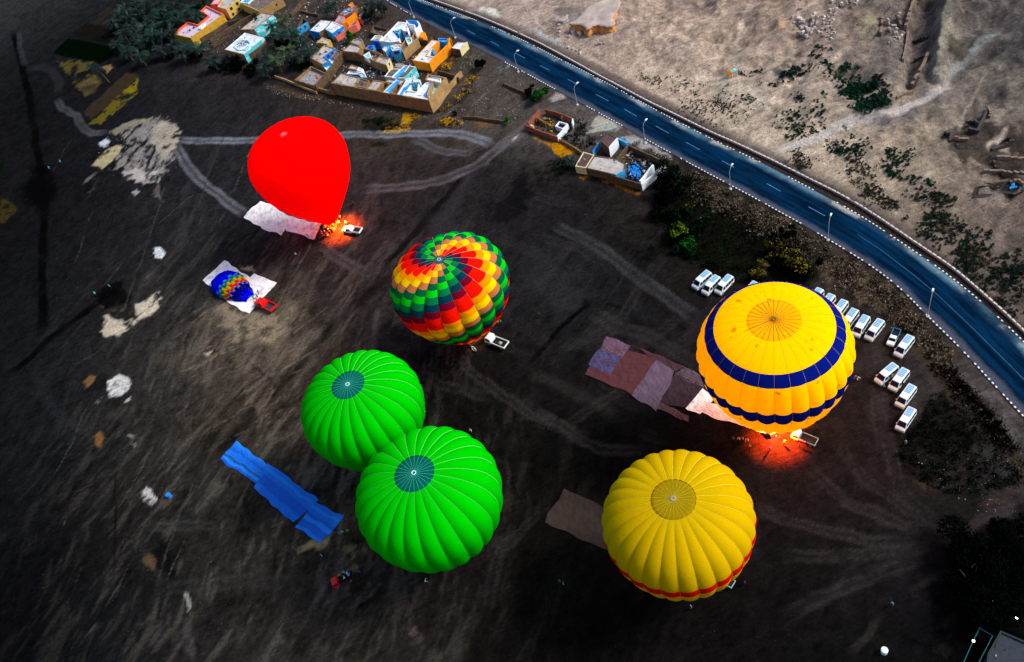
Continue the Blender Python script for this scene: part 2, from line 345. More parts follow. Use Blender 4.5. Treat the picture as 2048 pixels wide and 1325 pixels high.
stroke([(470, 925), (463, 960), (470, 990)], .5, (8, 8, 8), .9); stroke([(452, 945), (450, 975)], .4, (8, 8, 8), .9)
stroke([(230, 920), (229, 1160)], 0.3, (13, 13, 14), 0.7)
area(ZM([(630, 200), (760, 150), (840, 180), (900, 240), (860, 320), (700, 330), (630, 260)]), (9, 8, 9), .9, 1.5, 1)
area(ZB([(960, 540), (1070, 520), (1110, 660), (1130, 800), (1010, 760)]), (10, 10, 11), .85, 1.5, 1)
stroke([(880, 330), (1000, 290)], .5, (22, 20, 22), .6)
# fields beside the palms
area(Z3([(530, 540), (700, 390), (1170, 470), (1150, 560), (1030, 650), (700, 590)]), (1, 15, 5), 1, .4, .2)
area(Z3([(700, 390), (880, 240), (1250, 300), (1180, 460)]), (26, 22, 18), .8, .8, .3)
area(Z3([(890, 240), (1100, 60), (1200, 90), (1240, 300)]), (50, 45, 36), .8, .8, .3, .45)
area(Z3([(580, 590), (700, 600), (940, 650), (900, 760), (1060, 820), (860, 1000), (700, 780)]), (102, 92, 42), .8, .8, .8, .46, 0, 4)
area(Z3([(790, 880), (900, 800), (1060, 830), (960, 960), (850, 1000)]), (110, 92, 60), .8, .7, .4, .4)
area(Z3([(1040, 680), (1130, 650), (1160, 690), (1080, 760)]), (150, 120, 85), .9, .6, .3)
stroke(Z3([(800, 1080), (1050, 860), (1290, 640)]), 1.1, (28, 28, 30), .9)
area(Z3([(840, 1150), (1280, 740), (1430, 760), (1270, 940), (920, 1220)]), (62, 52, 38), .9, .5, .3)
area(Z3([(900, 1270), (1050, 1120), (1250, 930), (1360, 870), (1390, 950), (1200, 1130), (1040, 1270)]), (110, 100, 32), .92, .5, .5, .4)
area(Z3([(1250, 940), (1350, 860), (1440, 770), (1385, 950)]), (140, 125, 20), .8, .5, .4, .45)
area(ZL([(0, 800), (160, 880), (0, 1030)]), (70, 60, 22), .8, .8, .5, .4)
area(ZL([(0, 480), (50, 500), (30, 600), (0, 640)]), (4, 26, 10), .9, .8, .5)
# pale tracks
TRK = (96, 98, 104)
stroke([(35, 60), (40, 95), (50, 135)], 1.3, (62, 64, 70), .7)
stroke([(50, 138), (80, 134), (105, 142), (118, 165), (115, 195)], 1.0, (50, 52, 56), .6, twin=.9)
stroke([(112, 195), (125, 218), (150, 230), (172, 262), (185, 268), (222, 264)], .8, (84, 86, 90), .75, twin=.8)
stroke([(352, 280), (400, 283), (500, 281), (600, 276), (700, 270), (790, 268), (830, 268), (900, 267), (940, 272), (970, 280), (985, 296)], .75, (120, 124, 132), .85, twin=1.0)
stroke([(822, 275), (860, 292), (885, 304), (930, 308), (960, 302)], .6, TRK, .7, twin=.9)
stroke([(350, 285), (362, 312), (385, 345), (420, 376), (450, 400), (492, 432)], .7, (105, 107, 112), .85, twin=1.0)
stroke([(640, 485), (670, 515), (700, 530), (750, 556)], .8, (84, 74, 76), .55, twin=1.0)
stroke([(1090, 225), (1050, 258), (1005, 290), (960, 328), (900, 355), (845, 370), (790, 376), (720, 380)], .8, (98, 92, 96), .7, twin=1.2)
stroke([(1140, 202), (1100, 222), (1060, 250), (1010, 290), (980, 310)], 2.4, (96, 92, 92), .75, .7)
stroke([(980, 310), (940, 350), (900, 420), (860, 480)], 2.0, (58, 56, 60), .5, .8)
area([(1026, 275), (1038, 268), (1034, 276), (1022, 284)], (190, 182, 178), .85, .4, .2)
stroke([(1097, 443), (1150, 470), (1205, 500), (1250, 537), (1330, 590), (1400, 645)], .7, (66, 66, 68), .7, twin=1.1)
stroke([(1172, 617), (1230, 652), (1290, 668), (1330, 690), (1420, 740)], .8, (52, 50, 50), .6, twin=1.1)
stroke([(1045, 738), (1100, 765), (1180, 800), (1250, 845)], 1.6, (50, 48, 46), .55, .8)
area([(1060, 500), (1110, 480), (1170, 600), (1120, 640), (1040, 560)], (48, 48, 50), .5, 3, 1)
stroke([(450, 930), (370, 1010), (200, 1230)], .5, (40, 39, 38), .4)
stroke(ZB([(880, 490), (1150, 475), (1430, 475)]), .35, (66, 66, 64), .6, twin=.9)
stroke(ZB([(1000, 860), (1250, 850), (1500, 820), (1900, 830)]), .35, (60, 59, 57), .5, twin=1.1)
stroke([(60, 740), (110, 820), (160, 900)], 1.6, (44, 46, 50), .5, .9)
stroke(ZB([(380, 400), (600, 130)]), .8, (60, 58, 54), .4, .8, brk=.45)
stroke(ZW([(110, 1310), (250, 1170), (380, 1000)]), .6, (56, 54, 50), .7); stroke(ZW([(480, 890), (620, 820), (760, 710)]), .6, (60, 58, 55), .6)
stroke(ZW([(780, 600), (850, 540), (960, 450), (1100, 400), (1240, 250)]), 1.2, (62, 56, 58), .7)
stroke([(380, 905), (300, 800), (150, 690)], .5, (50, 50, 50), .5, twin=.8)
for k in range(60):
    x0 = random.uniform(330, 620); y0 = random.uniform(620, 900); L_ = random.uniform(30, 120); a_ = random.uniform(-.75, -.35)
    stroke([(x0, y0), (x0+L_*.5, y0+L_*.5*math.tan(a_)+random.uniform(-4, 4)), (x0+L_, y0+L_*math.tan(a_))], random.uniform(.12, .45), random.choice([(112, 104, 92), (92, 86, 78), (130, 120, 104), (26, 24, 22)]), .6, brk=.4, fade=3)
for k in range(130):
    x0 = random.uniform(80, 560); y0 = random.uniform(330, 1280); L_ = random.uniform(20, 100); a_ = random.uniform(-1.25, -.4)
    stroke([(x0, y0), (x0+L_*.5, y0+L_*.5*math.tan(a_)+random.uniform(-6, 6)), (x0+L_, y0+L_*math.tan(a_))], random.uniform(.1, .35), random.choice([(76, 74, 72), (64, 62, 60), (98, 94, 88), (16, 15, 15), (14, 14, 15)]), .6, brk=.42, fade=3)
for k in range(60):
    x0 = random.uniform(700, 1300); y0 = random.uniform(380, 900); L_ = random.uniform(60, 220); a_ = random.choice([.45, .55, -.6, -.9, .3])+random.uniform(-.1, .1)
    stroke([(x0, y0), (x0+L_*.5, y0+L_*.5*math.tan(a_)+random.uniform(-12, 12)), (x0+L_, y0+L_*math.tan(a_))], random.uniform(.12, .3), random.choice([(58, 56, 56), (50, 48, 50), (14, 13, 13)]), .45, brk=.35, twin=random.choice([0, .9]), fade=5)
for k in range(7): stroke(ZW([(880-20*k, 560+k*12), (500-60*k, 400+k*60), (150-40*k, 330+k*130)]), .35, (44, 42, 43), .45, brk=.4)
for k in range(6): stroke(ZW([(420+15*k, 120+30*k), (250-20*k, 60), (160-40*k, -60)]), .3, (48, 40, 40), .35, brk=.42)
for pts_ in ([(1660, 880), (1720, 950), (1800, 1010), (1880, 1060)], [(1610, 930), (1700, 1010), (1800, 1050), (1890, 1075)], [(1480, 1000), (1600, 1050), (1750, 1080), (1890, 1085)], [(1540, 1120), (1700, 1110), (1890, 1090)], [(1560, 1240), (1700, 1170), (1880, 1100)], [(1700, 620), (1750, 720), (1760, 850), (1800, 980), (1880, 1060)], [(1030, 800), (1120, 850), (1200, 900), (1320, 900)], [(900, 700), (960, 760), (1060, 830), (1200, 880)], [(720, 640), (800, 720), (880, 770), (1000, 800)], [(1100, 1000), (1000, 1100), (960, 1250)], [(560, 520), (640, 600), (740, 640)], [(1330, 690), (1250, 780), (1120, 860)]):
    stroke(pts_, random.uniform(.2, .5), (60, 56, 56), .55, .6, .8, brk=.3, twin=random.choice([.8, 1.0]), fade=8)
area(ZW([(620, 1300), (700, 1100), (760, 1050), (830, 1060), (760, 1325)]), (46, 43, 40), .7, 1, .8, .45)
# salt and lime patches
area(ZL([(980, 290), (1190, 150), (1340, 150), (1450, 260), (1440, 430), (1380, 560), (1290, 680), (1130, 690), (980, 600), (920, 520), (1000, 400)]), (150, 146, 140), .9, 1.2, 1.2, .38, .43)
area(ZL([(1250, 180), (1400, 180), (1450, 280), (1440, 440), (1330, 470), (1240, 330)]), (176, 165, 148), .85, 1, 1, .36)
area(ZL([(860, 270), (1010, 190), (1210, 150), (1190, 190), (1060, 240), (940, 290)]), (150, 142, 122), .9, .8, .5)
area(ZL([(760, 520), (830, 440), (960, 360), (1010, 370), (980, 440), (830, 570)]), (198, 182, 142), .92, .7, .5, .36)
area(ZL([(980, 590), (1100, 560), (1290, 570), (1340, 600), (1280, 680), (1130, 690)]), (196, 186, 182), .9, .8, .9, .42)
stroke(ZL([(820, 570), (700, 660), (620, 720)]), .8, (150, 148, 140), .8, brk=.48)
area(ZL([(810, 350), (870, 310), (915, 340), (870, 400), (800, 390)]), (214, 224, 236), .95, .5, .5, .4)
area(ZL([(1270, 680), (1300, 690), (1340, 830), (1250, 800)]), (110, 106, 98), .7, .6, .6)
area(ZL([(1230, 1220), (1300, 1200), (1350, 1240), (1310, 1310), (1240, 1290)]), (225, 230, 235), .95, .4, .4, .34)
area(ZL([(1060, 760), (1100, 730), (1130, 760), (1100, 790)]), (170, 168, 162), .9, .3, .3)
area(ZM([(660, 370), (720, 380), (800, 400), (900, 350), (890, 290), (960, 260), (1050, 200), (1040, 300), (960, 370), (870, 430), (800, 490), (700, 510), (670, 450)]), (218, 204, 180), .95, .6, .6, .33)
area(ZM([(650, 290), (760, 330), (900, 320), (820, 380), (700, 360)]), (92, 84, 72), .8, .5, .5, .45)
area(ZM([(700, 790), (780, 745), (845, 780), (850, 830), (790, 900), (720, 905), (695, 850)]), (228, 226, 222), .96, .35, .3, .34)
area(ZM([(805, 935), (850, 895), (855, 920), (820, 945)]), (226, 216, 206), .95, .25, .2)
area(ZM([(545, 800), (580, 755), (640, 755), (600, 810), (560, 845)]), (135, 96, 62), .95, .4, .3)
area(ZM([(625, 1150), (660, 1110), (690, 1160), (660, 1230), (630, 1210)]), (140, 100, 58), .95, .4, .3)
area(ZM([(820, 1150), (850, 1150), (895, 1220), (880, 1250), (840, 1200)]), (190, 182, 170), .85, .4, .4, .4)
area(ZM([(620, 930), (680, 880), (700, 920), (650, 950)]), (130, 136, 142), .7, .5, .5, .45)
area(ZM([(1340, 350), (1500, 300), (1700, 330), (1900, 370), (1860, 540), (1700, 580), (1500, 480), (1380, 400)]), (150, 136, 112), .75, 2.0, 1.4, .4)
area(ZM([(1560, 30), (1640, 50), (1660, 100), (1600, 80)]), (170, 155, 130), .85, .6, .5)
area(ZM([(1320, 640), (1390, 580), (1380, 630)]), (190, 180, 160), .8, .4, .5)
stroke(ZM([(1000, 80), (930, 150)]), .5, (180, 176, 168), .85, brk=.35)
area(ZM([(1560, 830), (1800, 800), (1960, 900), (1900, 1150), (1720, 1100)]), (118, 106, 90), .6, 2, 1.5, 0, .5)
stroke(ZM([(1150, 1260), (1400, 1010), (1560, 860), (1700, 700)]), .7, (100, 88, 74), .6, brk=.35)
area(ZB([(870, 260), (910, 215), (980, 290), (960, 325), (890, 320)]), (214, 208, 204), .9, .5, .5, .42)
area(ZB([(880, 700), (930, 640), (1000, 670), (970, 745)]), (96, 76, 56), .9, .5, .4)
area(ZB([(1120, 900), (1160, 890), (1210, 990), (1190, 1010)]), (176, 174, 164), .8, .4, .4, .4)
area(ZB([(1150, 1030), (1220, 1050), (1300, 1290), (1180, 1280)]), (74, 71, 70), .7, 1, .8, .4)
area(ZB([(1020, 1120), (1130, 1090), (1090, 1220)]), (62, 54, 46), .6, .8, .6)
area(CR(420, 860, 3.68, [(590, 860), (760, 790), (860, 760), (930, 780), (820, 850), (700, 880), (630, 910)]), (150, 136, 105), .85, .7, .6, .36)
area(CR(420, 860, 3.68, [(940, 900), (1080, 830), (1190, 860), (1170, 930), (1060, 1000), (960, 990)]), (132, 120, 86), .75, 1, .9, .42)
area(CR(420, 860, 3.68, [(1150, 1310), (1280, 1090), (1230, 1230)]), (118, 108, 92), .6, .8, .6)
area([(820, 1270), (845, 1250), (860, 1280), (835, 1300)], (92, 82, 74), .7, .8, .6, .42)
# yellow and dark weeds around the village
area(Z7([(300, 400), (500, 370), (590, 390), (560, 410), (400, 418)]), (205, 158, 12), .95, .5, .5, .42)
area(Z7([(450, 230), (600, 235), (700, 250), (640, 290), (560, 350), (500, 320)]), (190, 140, 16), .9, .5, .6, .44)
area(Z7([(330, 310), (440, 310), (430, 350), (340, 340)]), (165, 150, 10), .8, .5, .5, .47)
area(Z7([(120, 290), (330, 260), (480, 340), (470, 390), (300, 400), (120, 400)]), (13, 20, 12), .8, 1, .8, .42)
area(Z7([(120, 480), (440, 480), (400, 540), (240, 560)]), (11, 20, 11), .8, 1, .6, .4)
area(Z7([(850, 290), (960, 270), (1100, 330), (1080, 350), (980, 380), (900, 340)]), (190, 140, 14), .9, .5, .5, .45)
area(Z7([(1180, 310), (1450, 300), (1460, 360), (1250, 360)]), (120, 86, 20), .7, .6, .5, .46)
area(Z5([(300, 470), (380, 480), (500, 530), (640, 560), (790, 640), (700, 680), (590, 690), (540, 650), (500, 590)]), (198, 134, 4), .97, .45, .4, .3)
area(Z5([(740, 860), (820, 870), (920, 900), (830, 910)]), (176, 126, 8), .9, .5, .4, .42)
area(Z5([(1000, 890), (1150, 930), (1300, 990), (1460, 1040), (1440, 1075), (1300, 1030), (1080, 950)]), (150, 96, 6), .92, .4, .4, .4)
area(Z5([(480, 730), (700, 660), (760, 800), (620, 900), (420, 1050), (300, 1000)]), (13, 19, 13), .7, 2, 1.5, .4)
area(CR(560, 0, 5.095, [(1850, 900), (1890, 820), (1960, 740), (2030, 780), (1950, 850), (1860, 960)]), (170, 122, 30), .85, .6, .6, .42)
area(CR(560, 0, 5.095, [(1640, 690), (1680, 610), (1760, 570), (1780, 620), (1720, 690)]), (180, 130, 10), .85, .5, .5, .42)
area(CR(560, 0, 5.095, [(1180, 1150), (1400, 1170), (1440, 1200), (1300, 1260), (1200, 1200)]), (170, 128, 14), .85, .5, .5, .44)
area(CR(560, 0, 5.095, [(-100, 930), (150, 950), (430, 1000), (420, 1020), (150, 990)]), (120, 88, 30), .7, .6, .5, .45)
stroke(CR(560, 0, 5.095, [(-180, 860), (100, 950), (500, 1000), (900, 1080), (1300, 1130)]), 1.5, (74, 62, 48), .7, .8, brk=.4)
area(CR(560, 0, 5.095, [(1850, 960), (1950, 860), (2010, 870), (1880, 1050), (1700, 1110)]), (18, 22, 14), .75, 1, .8, .4)
stroke(CR(560, 0, 5.095, [(1960, 1080), (2040, 1020), (2150, 900)]), .5, (128, 122, 114), .7)
stroke(Z7([(1060, 130), (940, 250), (860, 270), (740, 330)]), .6, (96, 88, 80), .7)
stroke(Z4([(480, 760), (520, 690), (600, 680), (700, 700)]), 1.1, (190, 214, 224), .9, .5, .8, brk=.42)
area(Z4([(1000, 1010), (1060, 940), (1160, 960), (1190, 1010), (1000, 1060)]), (168, 162, 156), .85, .8, .5)
area(Z5([(850, 450), (980, 290), (1100, 280), (1200, 360), (1140, 440), (1000, 430)]), (184, 178, 162), .9, .8, .7, .34)
area(Z5([(1250, 450), (1340, 440), (1500, 540), (1750, 680), (1780, 730), (1560, 640), (1380, 570)]), (186, 180, 180), .85, .8, .6, .38)
area(Z5([(960, 350), (1100, 330), (1160, 400), (1020, 440)]), (150, 176, 172), .6, .8, .6)
# scrubby bank between the road and the car park
area([(1330, 330), (1480, 400), (1620, 480), (1700, 530), (1800, 610), (1880, 700), (1960, 790), (2060, 920), (2060, 980), (1940, 860), (1860, 740), (1790, 650), (1690, 590), (1620, 540), (1500, 470), (1380, 420)], (66, 56, 46), .75, 1.5, .8)
area([(1340, 335), (1500, 410), (1700, 530), (1800, 610), (1780, 640), (1600, 520), (1480, 450), (1380, 400)], (104, 92, 76), .7, 1.5, 1.2, .48, 0, 2.4)
stroke([(1423, 355), (1415, 385), (1400, 400)], .9, (136, 118, 100), .8, brk=.4)
area([(1460, 425), (1580, 440), (1590, 450), (1520, 455)], (130, 100, 70), .6, .8, .8, .45)
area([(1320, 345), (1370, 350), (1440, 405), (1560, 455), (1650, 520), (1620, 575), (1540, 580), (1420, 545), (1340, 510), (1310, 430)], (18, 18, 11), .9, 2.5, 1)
area(ZR([(720, 760), (860, 800), (1000, 960), (1150, 1170), (1250, 1320), (1180, 1325), (1000, 1080), (880, 900)]), (14, 12, 11), .9, 1, .8)
area(ZR([(880, 760), (1000, 830), (1200, 1000), (1325, 1150), (1325, 1260), (1180, 1080), (960, 880)]), (106, 98, 96), .7, 1.2, 1, .36)
area(ZR([(560, 1230), (700, 960), (850, 900), (980, 1130), (1100, 1325), (520, 1325)]), (17, 17, 12), .85, 1.5, .8)
stroke(ZR([(560, 1190), (640, 1070), (710, 960)]), .4, (62, 56, 46), .6)
stroke(ZW([(450, 100), (560, 190), (760, 270)]), .5, (84, 66, 44), .7, .8, .8, brk=.4)
area(ZW([(960, 370), (1040, 250), (1240, 180), (1240, 260), (1050, 400)]), (76, 62, 52), .6, 1, .8, .42)
# desert side: path, pale tracks, dark hollows
stroke(ZF([(320, 500), (430, 460), (640, 390), (790, 310), (900, 280), (1050, 265), (1200, 220), (1350, 150), (1500, 70), (1560, 20)]), 1.5, (176, 170, 168), .95, .7, .5)
stroke(ZF([(940, 340), (1100, 300), (1260, 260), (1400, 190), (1550, 120), (1700, 90), (1800, 120)]), 1.6, (104, 98, 100), .75, .8, .3)
stroke(ZE([(1280, 900), (1310, 700), (1380, 640), (1500, 560), (1650, 440), (1900, 330)]), 1.3, (128, 132, 134), .75, .8, .3)
area(ZE([(990, 850), (1070, 700), (1110, 400), (1160, 150), (1300, 100), (1400, 400), (1240, 560), (1280, 900), (1150, 930)]), (150, 147, 132), .5, 2, .8)
area(ZE([(1230, 390), (1400, 420), (1600, 480), (1380, 630), (1260, 560)]), (78, 74, 62), .8, .8, .5)
area(ZE([(1750, 420), (2050, 400), (2050, 800), (1850, 760), (1780, 600)]), (44, 46, 50), .7, 2, 1)
area(ZF([(1480, 400), (1600, 280), (1720, 260), (1900, 330), (2048, 360), (2048, 760), (1850, 640), (1600, 600), (1560, 500)]), (52, 46, 44), .85, 1.4, 1, 0)
area(ZF([(1740, 740), (1840, 730), (1960, 690), (2048, 740), (2048, 830), (1800, 820)]), (22, 20, 20), .9, .8, .7)
stroke(ZF([(1860, 540), (2030, 550)]), .5, (148, 118, 84), .8, brk=.35); stroke(ZF([(1760, 630), (2048, 650)]), .4, (130, 116, 104), .7, brk=.35)
stroke(ZF([(1560, 405), (1650, 415)]), .3, (130, 106, 72), .7)
area(ZE([(600, 380), (680, 370), (760, 470), (720, 540), (660, 470)]), (112, 122, 122), .6, .8, .5)
area(ZE([(270, 300), (480, 130), (590, 180), (560, 380), (440, 380)]), (142, 134, 112), .7, 1, .6)
area(ZE([(500, 500), (560, 400), (800, 500), (780, 860), (620, 900), (500, 760)]), (92, 84, 84), .7, 1.5, .6)
area(ZD([(100, 640), (250, 660), (500, 780), (700, 760), (1000, 800), (1250, 900), (1700, 1100), (1300, 1080), (900, 900), (700, 860), (500, 860), (120, 700)]), (196, 184, 170), .6, 1.6, 1)
stroke(ZD([(800, 760), (1000, 760), (1250, 790)]), 1.3, (104, 100, 100), .7, .8)
area(ZD([(1500, 760), (1650, 690), (1850, 680), (1800, 780), (1560, 840), (1380, 830)]), (72, 76, 76), .8, 1.5, 1, .36)
for k in range(90):
    x0 = random.uniform(1020, 2040); y0 = random.uniform(-5, 560)
    if y0 > (x0-1000)*.55+10: continue
    L_ = random.uniform(20, 90); a_ = random.uniform(.1, 1.0) if random.random() > .35 else random.uniform(-1.2, -.6)
    stroke([(x0, y0), (x0+L_*.4, y0+L_*.4*math.tan(a_)+random.uniform(-6, 6)), (x0+L_*.8, y0+L_*.8*math.tan(a_))], random.uniform(.2, 1.1), random.choice([(92, 80, 74), (84, 76, 74), (196, 182, 166), (70, 62, 60), (200, 186, 170)]), .5, .8, 1.2, brk=.42, fade=4)
stroke(ZD([(1300, -20), (1260, 60), (1210, 200), (1150, 380), (1090, 560)]), .7, (190, 176, 160), .6)
stroke(ZD([(1160, 0), (1100, 90)]), .8, (186, 178, 168), .6)
stroke(ZD([(1340, 200), (1300, 400), (1180, 590)]), .35, (110, 92, 82), .7); stroke(ZD([(210, 120), (240, 310), (300, 520), (350, 720)]), .35, (112, 94, 84), .7)
area(ZD([(280, 90), (500, 70), (700, 20), (900, 10), (1060, 70), (850, 60), (600, 70), (420, 110)]), (92, 84, 88), .7, 1, 1)
area(ZD([(1590, 420), (1700, 400), (2038, 380), (2038, 420), (1700, 430)]), (84, 76, 76), .8, .7, .5)
area(ZD([(1450, 260), (1650, 250), (1660, 340), (1480, 350)]), (178, 140, 98), .45, 2, 1)
area(Z4([(270, 110), (350, 60), (520, 130), (500, 200), (380, 210)]), (196, 198, 192), .9, .7, .7, .34)
area(Z4([(800, 320), (900, 310), (1060, 370), (1180, 420), (1150, 480), (1020, 440), (900, 380)]), (170, 182, 190), .8, .8, .9, .38)
area(Z4([(1010, 170), (1070, 90), (1250, 80), (1280, 160), (1150, 190)]), (104, 98, 98), .7, 1, .6)
area(Z4([(1180, 260), (1250, 150), (1400, 130), (1380, 190), (1260, 300)]), (128, 128, 136), .7, 1, .6)
area(Z4([(920, 230), (1040, 200), (1130, 280), (1120, 370), (1000, 340)]), (104, 92, 86), .75, .8, .7, .4)
area(Z4([(1690, 380), (1780, 180), (1850, 120), (1900, 300), (1780, 420)]), (96, 88, 92), .6, 2, .8)
# brown verge between the upper kerb and the parapet
stroke(np.array([(wl(KERB_HI)[i]+wl(KERB_HI)[min(i+1, len(KERB_HI)-1)])/2+np.array((1.6, 1.4)) for i in range(len(KERB_HI))]), 2.6, (62, 52, 50), .9, .4, .3, raw=True)
stroke(np.array([p+np.array((2.0, 2.0)) for p in WKH]), 1.3, (112, 102, 96), .6, .8, .5, raw=True)

gm = bpy.data.meshes.new('ground')
nv = NX*NY
gm.vertices.add(nv)
co = np.empty((nv, 3), np.float32); co[:, 0] = GX.ravel(); co[:, 1] = GY.ravel(); co[:, 2] = GZ.ravel()
gm.vertices.foreach_set('co', co.ravel())
ii = (np.arange(NY-1)[:, None]*NX+np.arange(NX-1)[None, :]).ravel()
q = np.stack([ii, ii+1, ii+NX+1, ii+NX], 1).astype(np.int32)
# only the cells that some camera near the photograph's could see stay finely divided; all cells are kept
gm.loops.add(q.size); gm.loops.foreach_set('vertex_index', q.ravel())
gm.polygons.add(len(q)); gm.polygons.foreach_set('loop_start', np.arange(0, q.size, 4, dtype=np.int32)); gm.polygons.foreach_set('use_smooth', np.ones(len(q), bool))
gm.update(calc_edges=True)
ca_ = gm.color_attributes.new('soil', 'FLOAT_COLOR', 'POINT')
cc = np.ones((nv, 4), np.float32); cc[:, :3] = np.clip(GC.reshape(-1, 3)*(0.90*(1-DM.reshape(-1, 1))*(1-.25*sstep(-70, -125, GX).reshape(-1, 1))+np.array([1.17, 1.14, 1.08])*DM.reshape(-1, 1)), 0.0008, 0.85)  # soil colour dimmed towards the left edge as painted vignette
ca_.data.foreach_set('color', cc.ravel())
m = bpy.data.materials.new('soil'); m.use_nodes = True; t = m.node_tree; n = t.nodes; l = t.links
b = n['Principled BSDF']; b.inputs['Roughness'].default_value = 1.0; b.inputs['Specular IOR Level'].default_value = 0.0
at = n.new('ShaderNodeAttribute'); at.attribute_name = 'soil'
tc = n.new('ShaderNodeTexCoord')
def nmul(scale, lo, hi, det=6, stretch=None, a=.3, bb=.7):
    z = n.new('ShaderNodeTexNoise'); z.inputs['Scale'].default_value = scale; z.inputs['Detail'].default_value = det; z.inputs['Roughness'].default_value = .7
    if stretch:
        mp = n.new('ShaderNodeMapping'); mp.inputs['Rotation'].default_value = (0, 0, stretch[0]); mp.inputs['Scale'].default_value = stretch[1]
        l.new(tc.outputs['Object'], mp.inputs['Vector']); l.new(mp.outputs[0], z.inputs['Vector'])
    else: l.new(tc.outputs['Object'], z.inputs['Vector'])
    r = n.new('ShaderNodeMapRange'); r.inputs[1].default_value = a; r.inputs[2].default_value = bb; r.inputs[3].default_value = lo; r.inputs[4].default_value = hi
    l.new(z.outputs['Fac'], r.inputs[0]); return r.outputs[0], z
v1, z1 = nmul(1.3, .62, 1.4); v2, z2 = nmul(0.9, .72, 1.3, 8, (-0.85, (0.25, 1.6, 1)))
v3, z3 = nmul(4.5, .62, 1.42, 4); v4, z4 = nmul(1.0, 1.0, 1.9, 8, (-0.85, (0.16, 2.2, 1)), .60, .72); v5, z5 = nmul(.8, 1.0, .45, 8, (-1.1, (0.3, 1.8, 1)), .60, .70)
a1 = n.new('ShaderNodeMath'); a1.operation = 'MULTIPLY'; l.new(v1, a1.inputs[0]); l.new(v2, a1.inputs[1])
a2 = n.new('ShaderNodeMath'); a2.operation = 'MULTIPLY'; l.new(a1.outputs[0], a2.inputs[0]); l.new(v3, a2.inputs[1])
for vv in (v4, v5):
    a3 = n.new('ShaderNodeMath'); a3.operation = 'MULTIPLY'; l.new(a2.outputs[0], a3.inputs[0]); l.new(vv, a3.inputs[1]); a2 = a3
sc = n.new('ShaderNodeVectorMath'); sc.operation = 'SCALE'; l.new(at.outputs['Color'], sc.inputs[0]); l.new(a2.outputs[0], sc.inputs['Scale'])
l.new(sc.outputs[0], b.inputs['Base Color'])
bp = n.new('ShaderNodeBump'); bp.inputs['Strength'].default_value = .7; bp.inputs['Distance'].default_value = .25
l.new(a2.outputs[0], bp.inputs['Height']); l.new(bp.outputs[0], b.inputs['Normal'])
gm.materials.append(m)
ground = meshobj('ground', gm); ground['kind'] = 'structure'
# ------------------------------------------------------------------ road
def resample(P, n):
    P = np.asarray(P, float); d = np.r_[0, np.cumsum(np.hypot(*np.diff(P, axis=0).T))]; t = np.linspace(0, d[-1], n)
    return np.stack([np.interp(t, d, P[:, 0]), np.interp(t, d, P[:, 1])], 1)
def smooth(P, k=3):
    for _ in range(k):
        Q = P.copy(); Q[1:-1] = (P[:-2]+2*P[1:-1]+P[2:])/4; P = Q
    return P
klo = smooth(resample(wl(KERB_LO), 320), 30); khi = smooth(resample(wl(KERB_HI), 320), 30); whi = smooth(resample(wl(WALL_HI), 420), 20)
NW = 14
v = []; fcs = []
for i in range(320):
    for j in range(NW+1):
        p = klo[i]*(1-j/NW)+khi[i]*j/NW; v.append((p[0], p[1], 0.10+0.10*math.sin(math.pi*j/NW)))
for i in range(319):
    for j in range(NW):
        a = i*(NW+1)+j; fcs.append((a, a+1, a+NW+2, a+NW+1))
rm = bpy.data.materials.new('asphalt'); rm.use_nodes = True; t = rm.node_tree; n = t.nodes; l = t.links
b = n['Principled BSDF']; b.inputs['Roughness'].default_value = .95; b.inputs['Specular IOR Level'].default_value = 0.02
at = n.new('ShaderNodeAttribute'); at.attribute_name = 'across'
uvs = n.new('ShaderNodeSeparateXYZ'); l.new(at.outputs['Vector'], uvs.inputs[0])
tc = n.new('ShaderNodeTexCoord')
def noi(s, d=5, vec=None, r=.6):
    z = n.new('ShaderNodeTexNoise'); z.inputs['Scale'].default_value = s; z.inputs['Detail'].default_value = d; z.inputs['Roughness'].default_value = r
    l.new(vec or tc.outputs['Object'], z.inputs['Vector']); return z.outputs['Fac']
def math_(op, a, b_=None):
    z = n.new('ShaderNodeMath'); z.operation = op
    for i, q_ in enumerate((a, b_)):
        if q_ is None: continue
        if isinstance(q_, (int, float)): z.inputs[i].default_value = q_
        else: l.new(q_, z.inputs[i])
    return z.outputs[0]
def mrange(x, a, b_, c, d):
    z = n.new('ShaderNodeMapRange'); z.interpolation_type = 'SMOOTHSTEP'
    for i, q_ in enumerate((a, b_, c, d)): z.inputs[i+1].default_value = q_
    l.new(x, z.inputs[0]); return z.outputs[0]
def mixc(f, a, b_):
    z = n.new('ShaderNodeMix'); z.data_type = 'RGBA'
    l.new(f, z.inputs[0])
    for i, q_ in ((6, a), (7, b_)):
        if isinstance(q_, tuple): z.inputs[i].default_value = (*q_, 1)
        else: l.new(q_, z.inputs[i])
    return z.outputs[2]
u = uvs.outputs[0]; alv = uvs.outputs[1]
mpv = n.new('ShaderNodeCombineXYZ'); l.new(math_('MULTIPLY', u, 9.0), mpv.inputs[0]); l.new(math_('MULTIPLY', alv, 0.06), mpv.inputs[1])
lane = noi(1.0, 4, mpv.outputs[0])
base = mixc(mrange(lane, .35, .65, 0, 1), alb((1, 20, 40)), alb((3, 42, 74)))
du = math_('ADD', u, math_('MULTIPLY', math_('SUBTRACT', noi(.12, 5), .5), .22))
base = mixc(mrange(du, .20, .07, 0, .85), base, alb((74, 80, 94)))          # dusty lower shoulder
base = mixc(math_('MULTIPLY', mrange(du, .78, .97, 0, 1), mrange(noi(.05, 5), .38, .62, .15, .9)), base, alb((96, 132, 152)))
base = mixc(math_('MULTIPLY', mrange(du, .82, .97, 0, 1), mrange(noi(.09, 6), .50, .62, 0, .9)), base, alb((166, 168, 160)))
